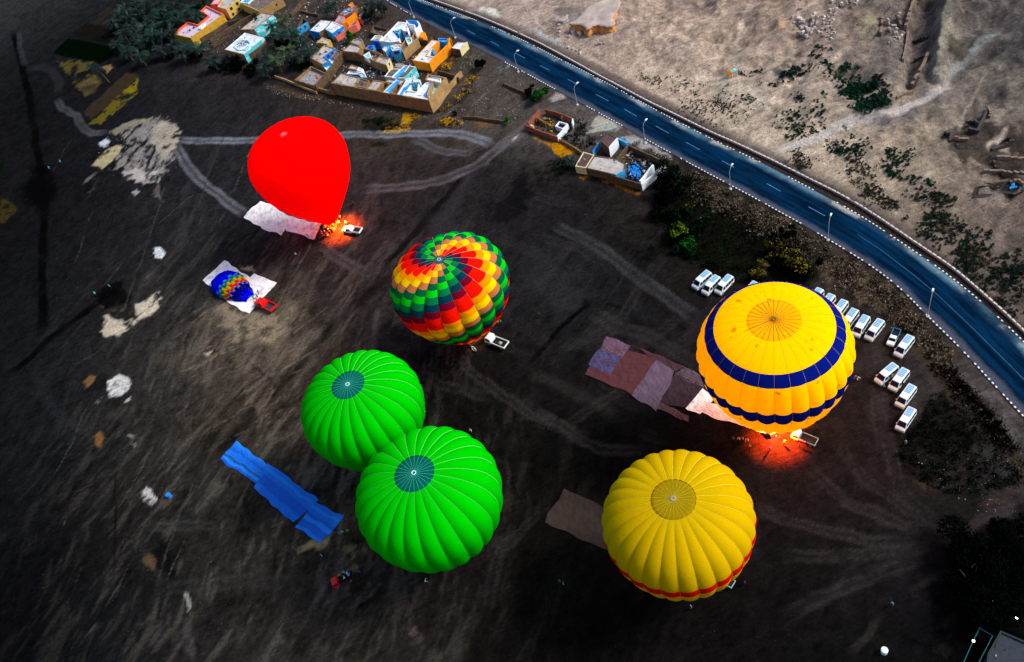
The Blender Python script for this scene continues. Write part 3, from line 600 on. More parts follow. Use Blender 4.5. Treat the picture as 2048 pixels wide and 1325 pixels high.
sc_ = n.new('ShaderNodeVectorMath'); sc_.operation = 'SCALE'; l.new(base, sc_.inputs[0]); l.new(mrange(noi(2.5, 6), .3, .7, .82, 1.18), sc_.inputs['Scale'])
l.new(sc_.outputs[0], b.inputs['Base Color'])
rme = mkmesh('road', v, fcs, rm, None, True)
at_ = rme.attributes.new('across', 'FLOAT_VECTOR', 'POINT')
L_ = np.r_[0, np.cumsum(np.hypot(*np.diff((klo+khi)/2, axis=0).T))]
av = np.zeros((320, NW+1, 3), np.float32); av[:, :, 0] = np.linspace(0, 1, NW+1)[None, :]; av[:, :, 1] = L_[:, None]
at_.data.foreach_set('vector', av.ravel())
road = meshobj('road', rme); road['kind'] = 'structure'
# painted centre dashes, each its own part of the road
M_paint = mat('road_paint', (60, 124, 170), var=.35, scale=2)
M_paint2 = mat('road_paint_faded', (22, 84, 124), var=.5, scale=1)
mid = [((934, 61), (950, 69)), ((981, 83), (998, 92)), ((1031.5, 107), (1050, 117)), ((1080, 131), (1099, 141)), ((1135.5, 159), (1155, 170)), ((1192, 189), (1217, 202.5)), ((1248, 218), (1273, 233)), ((1312, 252.6), (1337.6, 267)), ((1372, 285), (1400, 300)), ((1444, 322), (1468, 335)), ((1533.5, 367.5), (1561, 383)), ((1617, 414), (1650, 432))]
for a, b_ in mid:
    A = W(*a, .215); B = W(*b_, .215); d = (B-A).normalized(); s_ = Vector((-d.y, d.x, 0))*.10
    mb = MB(); mb.poly([A-s_, B-s_, B+s_, A+s_]); mb.build('centre_dash', [M_paint], road)
mb = MB(); P = smooth(resample(wl([(1714, 470), (1760, 500), (1826, 551), (1871, 587.5), (1950, 663), (2048, 761), (2110, 830)]), 60), 6)
for i in range(59):
    A = Vector((*P[i], .222)); B = Vector((*P[i+1], .222)); d = (B-A).normalized(); s_ = Vector((-d.y, d.x, 0))*.09; mb.poly([A-s_, B-s_, B+s_, A+s_])
mb.build('centre_line', [M_paint2], road)
# kerbs with white painted blocks
M_kerb = mat('kerb_stone', (70, 66, 66), var=.4); M_white = mat('white_paint', (232, 240, 246), var=.15, scale=3)
def kerb(P, gaps, name, skip=0.08, step=1.06, hh=.26):
    d = np.r_[0, np.cumsum(np.hypot(*np.diff(P, axis=0).T))]; n_ = int(d[-1]/step)
    x = np.interp(np.arange(n_+1)*step, d, P[:, 0]); y = np.interp(np.arange(n_+1)*step, d, P[:, 1])
    mk = MB(); mw = MB()
    gp = [(W(*a), r) for a, r in gaps]
    for i in range(n_):
        c = Vector(((x[i]+x[i+1])/2, (y[i]+y[i+1])/2, 0))
        if any((c-g).length < r for g, r in gp) or random.random() < skip: continue
        a = math.atan2(y[i+1]-y[i], x[i+1]-x[i])
        mk.box((c.x, c.y, .06), (step*.98, .22, hh-.04), 0, a)
        if random.random() > .06: mw.box((c.x, c.y, .11), (.46, .25, hh), 0, a+random.uniform(-.08, .08))
    o = mk.build(name, [M_kerb]); o['kind'] = 'structure'
    w_ = mw.build('painted_kerb_blocks', [M_white], o); w_['kind'] = 'stuff'
    return o
kerb(klo, [((930, 88), 20), ((1140, 197), 6.5), ((1268, 266), 4.0), ((1350, 312), 1.5), ((1617, 456), 2), ((860, 48), 9)], 'kerb')
kerb(khi, [((972, 48), 3.5), ((1548, 340), 4), ((1650, 395), 3), ((1980, 620), 2)], 'kerb', .10)
# parapet of the roadside channel: low concrete wall with pale coping blocks
M_conc = mat('parapet_concrete', (150, 140, 136), var=.3, bump=.3)
mb = MB(); mp_ = MB()
d = np.r_[0, np.cumsum(np.hypot(*np.diff(whi, axis=0).T))]; n_ = int(d[-1]/1.35)
x = np.interp(np.arange(n_+1)*1.35, d, whi[:, 0]); y = np.interp(np.arange(n_+1)*1.35, d, whi[:, 1])
for i in range(n_):
    a = math.atan2(y[i+1]-y[i], x[i+1]-x[i]); c = ((x[i]+x[i+1])/2, (y[i]+y[i+1])/2)
    mb.box((c[0], c[1], .2), (1.36, .22, .9), 0, a)
    if random.random() > .03: mp_.box((c[0], c[1], .72), (1.02, .36, .2), 0, a+random.uniform(-.03, .03))
pw = tag(mb.build('parapet_wall', [M_conc]), 'long low pale parapet wall with coping blocks on the desert side of the road', 'wall')
o = mp_.build('coping_blocks', [mat('coping', (206, 198, 194), var=.25)], pw); o['kind'] = 'stuff'

# ------------------------------------------------------------------ street lamps
M_pole = mat('lamp_post_paint', (160, 176, 190), rough=.5, var=.1); M_lens = mat('lamp_head_paint', (240, 246, 252), rough=.4, var=.05)
M_foot = mat('concrete_foot', (215, 215, 212))
def lamp(px, label, src=None):
    b0 = WG(*px); i = int(np.argmin(np.hypot(*(klo-np.array([b0.x, b0.y])).T))); v_ = khi[i]-klo[i]; az = math.atan2(v_[1], v_[0])
    if src: return tag(copy_tree(src, b0, az), label)
    r = thing('street_lamp', label, 'street lamp', b0, az, 'lamp posts along the near kerb of the road')
    mb = MB(); mb.box((0, 0, .12), (.6, .6, .5)); mb.build('foot', [M_foot], r)
    mb = MB(); mb.tube([(0, 0, .2), (0, 0, 3.2), (0, 0, 5.8)], [.10, .085, .07], 8); mb.build('pole', [M_pole], r)
    mb = MB(); mb.tube([(0, 0, 5.8), (.28, 0, 6.35), (.8, 0, 6.75), (1.3, 0, 6.95)], [.08, .065, .055, .05], 7); mb.build('arm', [M_pole], r)
    mb = MB(); mb.box((1.62, 0, 7.02), (.95, .42, .2), 0, 0, .7)
    hd = mb.build('lamp_head', [M_lens], r)
    mb = MB(); mb.box((1.66, 0, 6.9), (.6, .3, .06)); mb.build('lens', [mat('lamp_glass', (190, 205, 215), rough=.2)], hd)
    return r
L0 = lamp((828, 36), 'street lamp furthest up the road, behind the white courtyard house')
for px, lb in [((911, 76.5), 'street lamp beside the cream flat-roofed hut'), ((1036.8, 144.6), 'street lamp beside the bleached patch of the road verge'), ((1155, 211), 'street lamp where the dirt track meets the road'), ((1291, 287), 'street lamp above the roofless rubble-filled yard'), ((1461, 379.5), 'street lamp above the dark scrub hollow, left of the olive bush'), ((1656, 481.8), 'street lamp on the kerb above the olive bush'), ((1855, 634.3), 'street lamp nearest the line of parked minibuses, lowest on the road')]:
    lamp(px, lb, L0)
# ------------------------------------------------------------------ hot air balloons
PR = np.array([(0.15, 0), (0.30, .19), (.50, .46), (.74, .80), (.90, 1.10), (.98, 1.38), (1.0, 1.55), (.975, 1.72), (.89, 1.90), (.74, 2.04), (.54, 2.135), (.28, 2.19), (0, 2.205)])
def profile(P, n):
    d = np.r_[0, np.cumsum(np.hypot(*np.diff(P, axis=0).T))]; out = []
    for s_ in np.linspace(0, d[-1], n):
        i = min(max(np.searchsorted(d, s_, side='right')-1, 0), len(d)-2); u = (s_-d[i])/(d[i+1]-d[i])
        p0, p1, p2, p3 = P[max(i-1, 0)], P[i], P[i+1], P[min(i+2, len(P)-1)]
        out.append(.5*((2*p1)+(-p0+p2)*u+(2*p0-5*p1+4*p2-p3)*u*u+(-p0+3*p1-3*p2+p3)*u**3))
    return np.array(out)
M_tape = {}
def balloon(label, x, y, R, kz, z0, ng, rows, matf, bulge=0.035, tape=None, tapew=.12, vent=.28, vmat=None, vtape=None, top=None, phase=0.0, P=PR, panels=False, crown_m=None, seed=1, smoothtop=0.0, vtw=None):
    """envelope of sewn gores, each a part; rows run mouth -> crown"""
    rr = random.Random(seed)
    root = thing('hot_air_balloon', label, 'hot air balloon', (x, y, 0), phase, 'hot air balloons on the launch field')
    pf = profile(P, rows+1); pf[-1, 0] = 0
    t = np.linspace(0, 1, rows+1)
    sub_ = 8
    irow = min(range(rows//2, rows), key=lambda i: abs(pf[i, 0]-vent)) if vent else rows-1
    vtw = vtw or tapew*.8
    fine = profile(P, rows*3+1); fine[-1, 0] = 0.0
    def pt(fi, s_, g, lift=0.0):
        r, z = fine[fi]
        k = min(1, max(0, (r-0.12)/.35)) * (1 - smoothtop*(1 if fi > rows*3*.72 else max(0, (fi/(rows*3)-.6)/.12)))
        bb = bulge*k*(math.sin(math.pi*s_)**.8)
        rad = R*(r*(1+bb))+lift; a = 2*math.pi*(g+s_)/ng
        return (rad*math.cos(a), rad*math.sin(a), z0+R*kz*z + R*bb*.25*k*(1 if z > 1.4 else -1))
    mlist = {}
    for g in range(ng):
        gm_ = MB(); used = []
        def slot(m_):
            if m_ not in used: used.append(m_)
            return used.index(m_)
        pan = {}
        for i in range(irow):
            m_ = matf(g, i, rows)
            for q_ in range(3):
                fi = i*3+q_
                for k in range(sub_):
                    quad = [pt(fi, k/sub_, g), pt(fi, (k+1)/sub_, g), pt(fi+1, (k+1)/sub_, g), pt(fi+1, k/sub_, g)]
                    if panels and i >= panels: pan.setdefault(i, (m_, []))[1].append(quad)
                    else: gm_.poly(quad, slot(m_))
        if not gm_.v: gm_.poly([pt(0, 0, g), pt(0, 1, g), pt(1, 1, g)], slot(matf(g, 0, rows)))
        me = weld(gm_.mesh('gore', used)); go = meshobj('gore', me, root)
        for i, (m_, qs) in pan.items():
            pb = MB()
            for q_ in qs: pb.poly(q_)
            meshobj('panel', weld(pb.mesh('panel', [m_])), go)
        if tape:
            tb = MB(); hw = tapew/2
            for fi in range(irow*3 if vmat else rows*3-1):
                r1 = max(.3, fine[fi][0]*R); r2 = max(.3, fine[fi+1][0]*R)
                d1, d2 = hw/r1*ng/(2*math.pi), hw/r2*ng/(2*math.pi)
                tb.poly([pt(fi, -d1, g, .03), pt(fi, d1, g, .03), pt(fi+1, d2, g, .03), pt(fi+1, -d2, g, .03)])
            # the strip rides a little above the seam
            tb.v = [(vx*1.002, vy*1.002, vz+(.04 if vz > z0+R*kz*1.5 else 0)) for vx, vy, vz in tb.v]
            meshobj('load_tape', weld(tb.mesh('load_tape', [tape])), root)
    # parachute vent at the crown
    vb = MB(); fi0 = irow*3; nn = ng*2
    ringz = []
    for fi in range(fi0, rows*3+1):
        r, z = fine[fi]; ringz.append((R*r*(1.012 if fi == fi0 else 1.0), z0+R*kz*z+(.03 if fi > fi0 else -.12)))
    vb.lathe([(max(a, .01), b_) for a, b_ in ringz], nn)
    vo = meshobj('parachute_vent', weld(vb.mesh('parachute_vent', [vmat or matf(0, irow, rows)])), root)
    if vtape:
        for g in range(ng):
            tb = MB()
            for fi in range(fi0, rows*3-1):
                a = 2*math.pi*g/ng; pa = []
                for f_ in (fi, fi+1):
                    r, z = fine[f_]; zz = z0+R*kz*z+.07; rr_ = R*r; hw = vtw/2
                    pa.append([(rr_*math.cos(a)-hw*math.sin(a)*s_, rr_*math.sin(a)+hw*math.cos(a)*s_, zz) for s_ in (-1, 1)])
                tb.poly([pa[0][0], pa[0][1], pa[1][1], pa[1][0]])
            meshobj('vent_tape', tb.mesh('vent_tape', [vtape]), vo)
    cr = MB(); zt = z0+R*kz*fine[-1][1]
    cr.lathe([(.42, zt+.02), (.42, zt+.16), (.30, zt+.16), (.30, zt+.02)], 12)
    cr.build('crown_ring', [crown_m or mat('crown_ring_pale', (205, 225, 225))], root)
    return root
def weld(me, d=1e-3):
    bm = bmesh.new(); bm.from_mesh(me); bmesh.ops.remove_doubles(bm, verts=bm.verts, dist=d); bmesh.ops.recalc_face_normals(bm, faces=bm.faces)
    for f in bm.faces: f.smooth = True
    bm.to_mesh(me); bm.free(); return me
M_wick = mat('wicker', (110, 72, 36), var=.4, scale=6, bump=.4); M_steel = mat('burner_steel', (150, 150, 155), rough=.35, metal=.8, var=.1); M_pad = mat('basket_rim_leather', (60, 36, 22))
def basket(root, z0, Rm, lx=3.4, ly=1.7, h=1.15, rz=.4, m=None):
    mb = MB()
    for s_ in (-1, 1):
        mb.box((0, s_*(ly/2-.05), h/2+.05), (lx, .1, h)); mb.box((s_*(lx/2-.05), 0, h/2+.05), (.1, ly-.2, h))
    mb.box((0, 0, .06), (lx, ly, .1)); mb.box((0, 0, h/2+.05), (.08, ly-.2, h*.96))
    bk = meshobj('basket', mb.mesh('basket', [m or M_wick]), root, rot=(0, 0, rz))
    mb = MB()
    for s_ in (-1, 1):
        mb.box((0, s_*(ly/2-.05), h+.1), (lx+.1, .2, .14)); mb.box((s_*(lx/2-.05), 0, h+.1), (.2, ly-.1, .13))
    meshobj('rim_pad', mb.mesh('rim_pad', [M_pad]), bk)
    bu = MB()
    for s_ in (-.35, .35):
        bu.tube([(s_, 0, z0-.7), (s_, 0, z0-.25)], [.16, .22], 10)
    bu.tube([(-.9, -.6, z0-.7), (.9, -.6, z0-.7), (.9, .6, z0-.7), (-.9, .6, z0-.7), (-.9, -.6, z0-.7)], .04, 6)
    meshobj('burner', bu.mesh('burner', [M_steel]), root, rot=(0, 0, rz))
    for sx in (-1, 1):
        for sy in (-1, 1):
            u = MB(); u.tube([(sx*lx*.45, sy*ly*.42, h), (sx*.9, sy*.6, z0-.7)], .03, 5)
            meshobj('upright', u.mesh('upright', [M_steel]), root, rot=(0, 0, rz))
            u = MB(); u.tube([(sx*.9, sy*.6, z0-.7), (sx*Rm*.7, sy*Rm*.7, z0+.1)], .02, 4)
            meshobj('flying_wire', u.mesh('flying_wire', [M_steel]), root, rot=(0, 0, rz))
def flame(root, loc, watts, col=(1, .32, .05), rad=.5, fl=True, z0=3):
    l_ = bpy.data.lights.new('burner_light', 'POINT'); l_.energy = watts; l_.color = col; l_.shadow_soft_size = rad
    o = bpy.data.objects.new('burner_light', l_); COL.objects.link(o); o.parent = root; o.location = loc
    if fl:
        m_ = bpy.data.materials.get('burner_flame')
        if not m_:
            m_ = bpy.data.materials.new('burner_flame'); m_.use_nodes = True; nn = m_.node_tree.nodes; nn.remove(nn['Principled BSDF'])
            e = nn.new('ShaderNodeEmission'); e.inputs[0].default_value = (1, .45, .1, 1); e.inputs[1].default_value = 25; m_.node_tree.links.new(e.outputs[0], nn['Material Output'].inputs[0])
        mb = MB(); mb.lathe([(.05, 0), (.22, .4), (.28, 1.0), (.16, 1.9), (.01, 2.6)], 8, 0, (0, 0, z0-.2)); mb.build('burner_flame', [m_], root, True)

def spot(root, loc, tilt, watts, col, ang):
    """the burner's fire seen through the mouth of the envelope, falling on the ground"""
    l_ = bpy.data.lights.new('burner_fire', 'SPOT'); l_.energy = watts; l_.color = col; l_.shadow_soft_size = .25; l_.spot_size = math.radians(ang); l_.spot_blend = .3
    o = bpy.data.objects.new('burner_fire', l_); COL.objects.link(o); o.parent = root; o.location = loc; o.rotation_euler = (-tilt[1], -tilt[0], 0)
def surface(root, R, kz, z0, P, px, py):
    """point of an envelope under a pixel, with its level tangent and its slope upward"""
    pf = profile(P, 160); best = None
    for i in range(20, 150):
        for a in np.linspace(-math.pi, 0, 181):
            p = Vector((root.location.x+R*pf[i, 0]*math.cos(a), root.location.y+R*pf[i, 0]*math.sin(a), z0+R*kz*pf[i, 1]))
            q_ = p-Vector((0, 0, HC)); k = FL/q_.dot(AF); d = (q_.dot(AX)*k+1024-px)**2+(q_.dot(AYD)*k+662.5-py)**2+q_.length*.05
            if best is None or d < best[0]:
                up_ = Vector((R*(pf[i+1, 0]-pf[i, 0])*math.cos(a), R*(pf[i+1, 0]-pf[i, 0])*math.sin(a), R*kz*(pf[i+1, 1]-pf[i, 1]))).normalized(); best = (d, p, Vector((-math.sin(a), math.cos(a), 0)), up_)
    return best[1:]
# red balloon, lit from inside
F_red = fabric('cloth_red', (255, 2, 4), .14, .03)
bR = balloon('plain scarlet hot air balloon glowing above the white ground sheets and the crowd', -36.8, 199.5, 13.2, 1.06, 3.0, 24, 20, lambda g, i, n_: F_red, bulge=.004, vent=.05, P=np.vstack([[(.15, 0)], PR[1:]]), crown_m=mat('crown_highlight_pink', (255, 130, 150)))  # crown ring coloured pink to paint the highlight on top
basket(bR, 3.0, 1.7, rz=.9)
flame(bR, (0, 0, 12), 11000, (1, .25, .1), 1.5, z0=3)
spot(bR, (2.0, -2.0, 3.3), (0, 0, 0), 52000, (1, .10, .004), 136)
# scoop skirt, pale, at the mouth
mb = MB(); n_ = 20
for k in range(n_):
    a0, a1 = 2*math.pi*k/n_, 2*math.pi*(k+1)/n_
    mb.poly([(1.75*math.cos(a0), 1.75*math.sin(a0), 3.1), (1.75*math.cos(a1), 1.75*math.sin(a1), 3.1), (1.6*math.cos(a1), 1.6*math.sin(a1), 2.75), (1.6*math.cos(a0), 1.6*math.sin(a0), 2.75)])
mb.build('skirt', [fabric('cloth_scoop', (240, 150, 120), .3)], bR)

# rainbow spiral balloon
SEQ = [(255, 20, 5), (255, 20, 5), (255, 150, 5), (255, 208, 0), (190, 118, 62), (6, 96, 60), (8, 205, 16), (6, 118, 66), (4, 58, 74), (112, 8, 40)]
FS = [fabric('cloth_spiral_%s' % nm, c, .18, .06) for nm, c in zip(['red', 'scarlet', 'orange', 'yellow', 'tan', 'pine', 'green', 'fern', 'teal', 'maroon'], SEQ)]
ROWS = 26
SPH = -2
bS = balloon('red, yellow and green spiral-patchwork hot air balloon beside the white flatbed truck', -9.2, 139.9, 12.75, .95, 3.0, 20, ROWS, lambda g, i, n_: FS[(ROWS-1-i+g+SPH) % 10], bulge=.055, tape=mat('tape_pale', (128, 150, 142)), tapew=.06, vent=.04, panels=14)
basket(bS, 3.0, 1.9, rz=.3, m=mat('basket_dark', (40, 24, 18)))
flame(bS, (0, 0, 9), 5000, (1, .35, .12), 1.2, fl=False)

# two green balloons
F_green = fabric('cloth_green', (0, 190, 3), .12, .16); M_gtape = mat('tape_mint', (90, 196, 90), var=.1)
V_green = fabric('cloth_vent_teal', (6, 92, 78), .05, .15); M_vt = mat('tape_aqua', (60, 190, 165), var=.1)
for (lb, x_, y_, R_, kz_, ph) in [('bright green hot air balloon standing behind its twin, partly hidden by it', -33.7, 115.0, 12.1, 1.03, .1), ('bright green hot air balloon in front of its twin, with a small dark registration mark', -24.8, 89.0, 13.05, 1.0, .05)]:
    bG = balloon(lb, x_, y_, R_, kz_, 3.0, 24, 34, lambda g, i, n_: F_green, bulge=.042, tape=M_gtape, tapew=.075, vent=.262, vmat=V_green, vtape=M_vt, vtw=.05, phase=ph, crown_m=mat('crown_white', (225, 245, 245)))
    basket(bG, 3.0, 1.9, rz=.7)
bGreen = bG

# yellow balloon with two navy bands, flame lit
PY = np.array([(0.15, 0), (0.30, .19), (.50, .46), (.74, .80), (.90, 1.10), (.98, 1.38), (1.0, 1.56), (.975, 1.76), (.90, 1.94), (.76, 2.07), (.54, 2.15), (.28, 2.185), (0, 2.195)])
F_y = fabric('cloth_amber', (255, 200, 0), .25, .03, stain=(206, 136, 4)); F_y2 = fabric('cloth_amber_skirt', (255, 170, 4), .35, .03); F_n = fabric('cloth_navy', (6, 24, 120), .08, .12)
def yb(g, i, n_):
    return F_n if (i in BAND1 or i in BAND2) else (F_y2 if i < 24 else F_y)
BAND1 = (39, 40, 41); BAND2 = (28, 29, 30, 31)
V_y = fabric('cloth_vent_amber', (226, 176, 4), .2, .10); M_vy = mat('vent_crease', (150, 104, 4), var=.5, scale=.8)
bY = balloon('amber hot air balloon with two navy blue bands, lighting the ground orange', 42.6, 89.3, 13.15, 1.12, 4.0, 28, 56, yb, bulge=.04, tape=mat('tape_dark_amber', (190, 150, 40), var=.1), tapew=.035, vent=.335, vtw=.09, vmat=V_y, vtape=M_vy, P=PY, smoothtop=1.0, crown_m=mat('crown_olive', (110, 110, 20)))
basket(bY, 4.0, 1.9, rz=.2, m=mat('basket_blue', (8, 24, 100)))
flame(bY, (0, 0, 14), 14000, (1, .72, .35), 2.0, fl=False)
spot(bY, (0, -1.5, 3.5), (0, 0, 0), 95000, (1, .06, .003), 134)
flame(bY, (0, 0, 4.6), 1500, (1, .35, .06), .4, z0=4)
# yellow balloon with a red hem
F_l = fabric('cloth_lemon', (206, 168, 3), .12, .14); F_r2 = fabric('cloth_hem_red', (232, 14, 4), .15, .06); F_o = fabric('cloth_hem_orange', (250, 180, 20), .15, .06)
def ye(g, i, n_): return F_r2 if i in (29, 30, 31) else (F_o if i <= 28 else F_l)
bL = balloon('lemon yellow hot air balloon with a red hem, standing over a brown ground sheet', 14.65, 67.5, 12.35, 1.01, 3.0, 26, 54, ye, bulge=.03, tape=mat('tape_lemon', (226, 208, 50), var=.1), tapew=.06, vent=.262, vmat=fabric('cloth_vent_olive', (158, 130, 6), .1, .12), vtape=mat('tape_lemon2', (200, 184, 40)), crown_m=mat('crown_lilac', (170, 160, 200)))
basket(bL, 3.0, 1.9, rz=.3)

# crown line of the amber balloon
p0 = Vector((42.6, 89.3, 4+13.15*1.12*2.195+.25)); pa, ta_, ua = surface(bY, 13.15, 1.12, 4.0, PY, 1462, 608)
mb = MB(); pts_ = []
for k in range(13):
    t_ = k/12; q_ = p0.lerp(pa, t_); rr_ = math.hypot(q_.x-42.6, q_.y-89.3)/13.15; zz = 4+13.15*1.12*float(np.interp(rr_, PY[::-1, 0][:7], PY[::-1, 1][:7])); pts_.append((q_.x-42.6, q_.y-89.3, zz+.12))
mb.tube(pts_, .05, 5); o = mb.build('crown_line', [mat('rope_dark', (110, 84, 20))], bY); o.rotation_euler = (0, 0, 0)
# pale pink spokes painting the bright highlight on the red balloon's crown
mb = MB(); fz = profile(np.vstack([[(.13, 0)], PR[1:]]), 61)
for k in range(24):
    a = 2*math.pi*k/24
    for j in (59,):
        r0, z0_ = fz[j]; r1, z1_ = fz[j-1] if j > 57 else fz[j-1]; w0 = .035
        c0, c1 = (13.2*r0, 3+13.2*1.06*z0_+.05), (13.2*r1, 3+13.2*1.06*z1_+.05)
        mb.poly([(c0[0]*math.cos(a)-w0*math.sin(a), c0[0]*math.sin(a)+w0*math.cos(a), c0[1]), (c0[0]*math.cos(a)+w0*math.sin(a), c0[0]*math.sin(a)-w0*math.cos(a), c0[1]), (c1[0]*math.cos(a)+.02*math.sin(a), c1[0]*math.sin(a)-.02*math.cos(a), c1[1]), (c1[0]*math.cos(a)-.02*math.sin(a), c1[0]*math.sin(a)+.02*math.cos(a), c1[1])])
mb.build('crown_highlight_spokes', [mat('highlight_rose', (255, 90, 100))], bR)['kind'] = 'stuff'
# ------------------------------------------------------------------ village
V1 = lambda p: CR(580, 60, 9.465, p); V2 = lambda p: CR(740, 30, 9.462, p); V3 = lambda p: CR(650, 120, 8.192, p)
V4 = lambda p: CR(380, 0, 8.533, p); V5 = lambda p: CR(580, 0, 11.378, p); C1 = lambda p: CR(320, 0, 6.0235, p); C2 = lambda p: CR(560, 0, 5.095, p)
B_mud = mat('mud_wall', (150, 116, 74), var=.35, scale=.9, stain=(84, 60, 40), stain_amt=.6, stain_scale=.5, bump=.5)
B_tan = mat('tan_plaster', (176, 142, 92), var=.3, scale=.8, stain=(120, 88, 52), stain_amt=.5, stain_scale=.4, bump=.3)
B_mud2 = mat('dark_mud_wall', (100, 80, 58), var=.35, scale=.9, stain=(58, 46, 36), stain_amt=.6, bump=.5)
B_cream = mat('cream_plaster', (228, 214, 160), var=.15, stain=(180, 160, 110), stain_amt=.4)
B_yel = mat('mustard_plaster', (206, 160, 44), var=.2, stain=(150, 118, 60), stain_amt=.5)
B_ylw = mat('ochre_plaster', (214, 180, 88), var=.2, stain=(150, 130, 90), stain_amt=.5)
B_org = mat('orange_plaster', (250, 152, 4), var=.12, stain=(190, 110, 10), stain_amt=.4)
B_cor = mat('coral_plaster', (246, 92, 44), var=.12, stain=(200, 110, 80), stain_amt=.3)
B_sal = mat('salmon_plaster', (238, 112, 92), var=.15, stain=(170, 120, 110), stain_amt=.4)
B_wht = mat('whitewash', (236, 242, 246), var=.08, stain=(170, 200, 214), stain_amt=.4)
B_blu = mat('blue_wash', (20, 140, 226), var=.25, scale=.8, stain=(140, 206, 240), stain_amt=.7, stain_scale=.5)
B_sky = mat('sky_blue_wash', (60, 184, 240), var=.2, stain=(20, 110, 190), stain_amt=.6)
B_teal = mat('turquoise_wash', (70, 200, 206), var=.2, stain=(220, 240, 240), stain_amt=.8)
B_dblu = mat('deep_blue_paint', (6, 44, 190), var=.2); B_dark = mat('dark_opening', (16, 14, 14), var=.1)
B_brick = mat('red_brick_wall', (150, 84, 58), var=.3, scale=3, stain=(96, 70, 58), stain_amt=.5)
R_gry = mat('roof_screed', (186, 178, 174), var=.2, scale=.7, stain=(128, 118, 112), stain_amt=.6, stain_scale=.45)
R_wht = mat('roof_white', (222, 226, 232), var=.12, scale=.7, stain=(160, 160, 164), stain_amt=.6, stain_scale=.45)
R_brn = mat('roof_brown', (116, 100, 92), var=.3, scale=.7, stain=(74, 62, 58), stain_amt=.7)
R_prp = mat('roof_dark', (84, 64, 66), var=.25, stain=(110, 90, 88), stain_amt=.5)
R_lil = mat('roof_lilac', (206, 186, 208), var=.1, stain=(170, 150, 170), stain_amt=.5)
R_blg = mat('roof_sheet_grey', (150, 164, 178), var=.25, scale=2, stain=(90, 96, 108), stain_amt=.7)
Y_drt = mat('yard_dirt', (56, 46, 42), var=.5, scale=.8, stain=(110, 96, 86), stain_amt=.5)
FRM = mat('window_frame', (90, 70, 50), var=.2)
def W2(pts, z): return [Vector(W(*p, z)) for p in pts]
def area2(P): return sum(P[i].x*P[(i+1) % len(P)].y-P[(i+1) % len(P)].x*P[i].y for i in range(len(P)))/2
FLATS = []
def inset(P, t):
    n_ = len(P); out = []
    for i in range(n_):
        a, b_, c = P[i-1], P[i], P[(i+1) % n_]
        d1 = (b_-a); d1.z = 0; d1.normalize(); d2 = (c-b_); d2.z = 0; d2.normalize()
        n1 = Vector((-d1.y, d1.x, 0)); n2 = Vector((-d2.y, d2.x, 0)); m_ = n1+n2
        if m_.length < .2: m_ = n1
        m_.normalize(); out.append(b_+m_*(t/max(.35, m_.dot(n1))))
    return out
def opening(root, P, e, f, z, w_, h_, m_=None, kind='window'):
    """a framed opening on wall edge e of the outline P (outline is counter-clockwise)"""
    a, b_ = P[e % len(P)], P[(e+1) % len(P)]; d = (b_-a); d.z = 0; L = d.length; d.normalize(); nrm = Vector((d.y, -d.x, 0))
    c = a+d*(L*f); ang = math.atan2(d.y, d.x)
    mb = MB(); t_ = .09
    for s_ in (-1, 1): mb.box((s_*(w_/2), 0, 0), (t_, .16, h_+t_))
    mb.box((0, 0, h_/2), (w_-t_, .16, t_)); mb.box((0, 0, -h_/2), (w_-t_, .16, t_))
    o = mb.build(kind, [FRM], root); o.location = (c.x+nrm.x*.03, c.y+nrm.y*.03, z); o.rotation_euler = (0, 0, ang)
    mb = MB(); mb.box((0, .02, 0), (w_-t_, .09, h_-t_)); mb.build('leaf' if kind == 'door' else 'pane', [m_ or B_dark], o)
def room(root, pts, h, wm, rm_, par=.45, t=.28, z0=-.2, walls=None, floor=None, wins=(), name='wall'):
    """one block: outer walls with a parapet and a roof slab set inside; walls = {edge: material}"""
    P = W2(pts, h)
    rev = area2(P) < 0
    if rev: P = P[::-1]
    for p in P: p.z = 0
    I = inset(P, t); n_ = len(P); mats = [wm]; mb = MB(); zr = h-par if floor is None else floor
    for i in range(n_):
        j = (i+1) % n_; m_ = 0
        if walls:
            oi = (n_-2-i) % n_ if rev else i
            if oi in walls:
                if walls[oi] not in mats: mats.append(walls[oi])
                m_ = mats.index(walls[oi])
        hz = lambda k: h+.06*math.sin(k*7.7+P[k].x)
        mb.poly([(P[i].x, P[i].y, z0), (P[j].x, P[j].y, z0), (P[j].x, P[j].y, hz(j)), (P[i].x, P[i].y, hz(i))], m_)
        mb.poly([(P[i].x, P[i].y, hz(i)), (P[j].x, P[j].y, hz(j)), (I[j].x, I[j].y, hz(j)), (I[i].x, I[i].y, hz(i))], m_ if m_ else 0)
        mb.poly([(I[j].x, I[j].y, zr-.05), (I[i].x, I[i].y, zr-.05), (I[i].x, I[i].y, hz(i)), (I[j].x, I[j].y, hz(j))], m_)
    mb.build(name, mats, root)
    rb = MB(); J = inset(P, t*.6)
    rb.poly([(p.x, p.y, zr) for p in J]); rb.poly([(p.x, p.y, zr-.18) for p in J[::-1]])
    FLATS.append((J, zr))
    ro = rb.build('roof' if floor is None else 'yard_floor', [rm_], root)
    for wn in wins:
        e, f, z, w_, hh = wn[:5]; e2 = (n_-2-e) % n_ if rev else e; f2 = 1-f if rev else f
        opening(root, P, e2, f2, z, w_, hh, wn[5] if len(wn) > 5 else None, wn[6] if len(wn) > 6 else 'window')
    return P
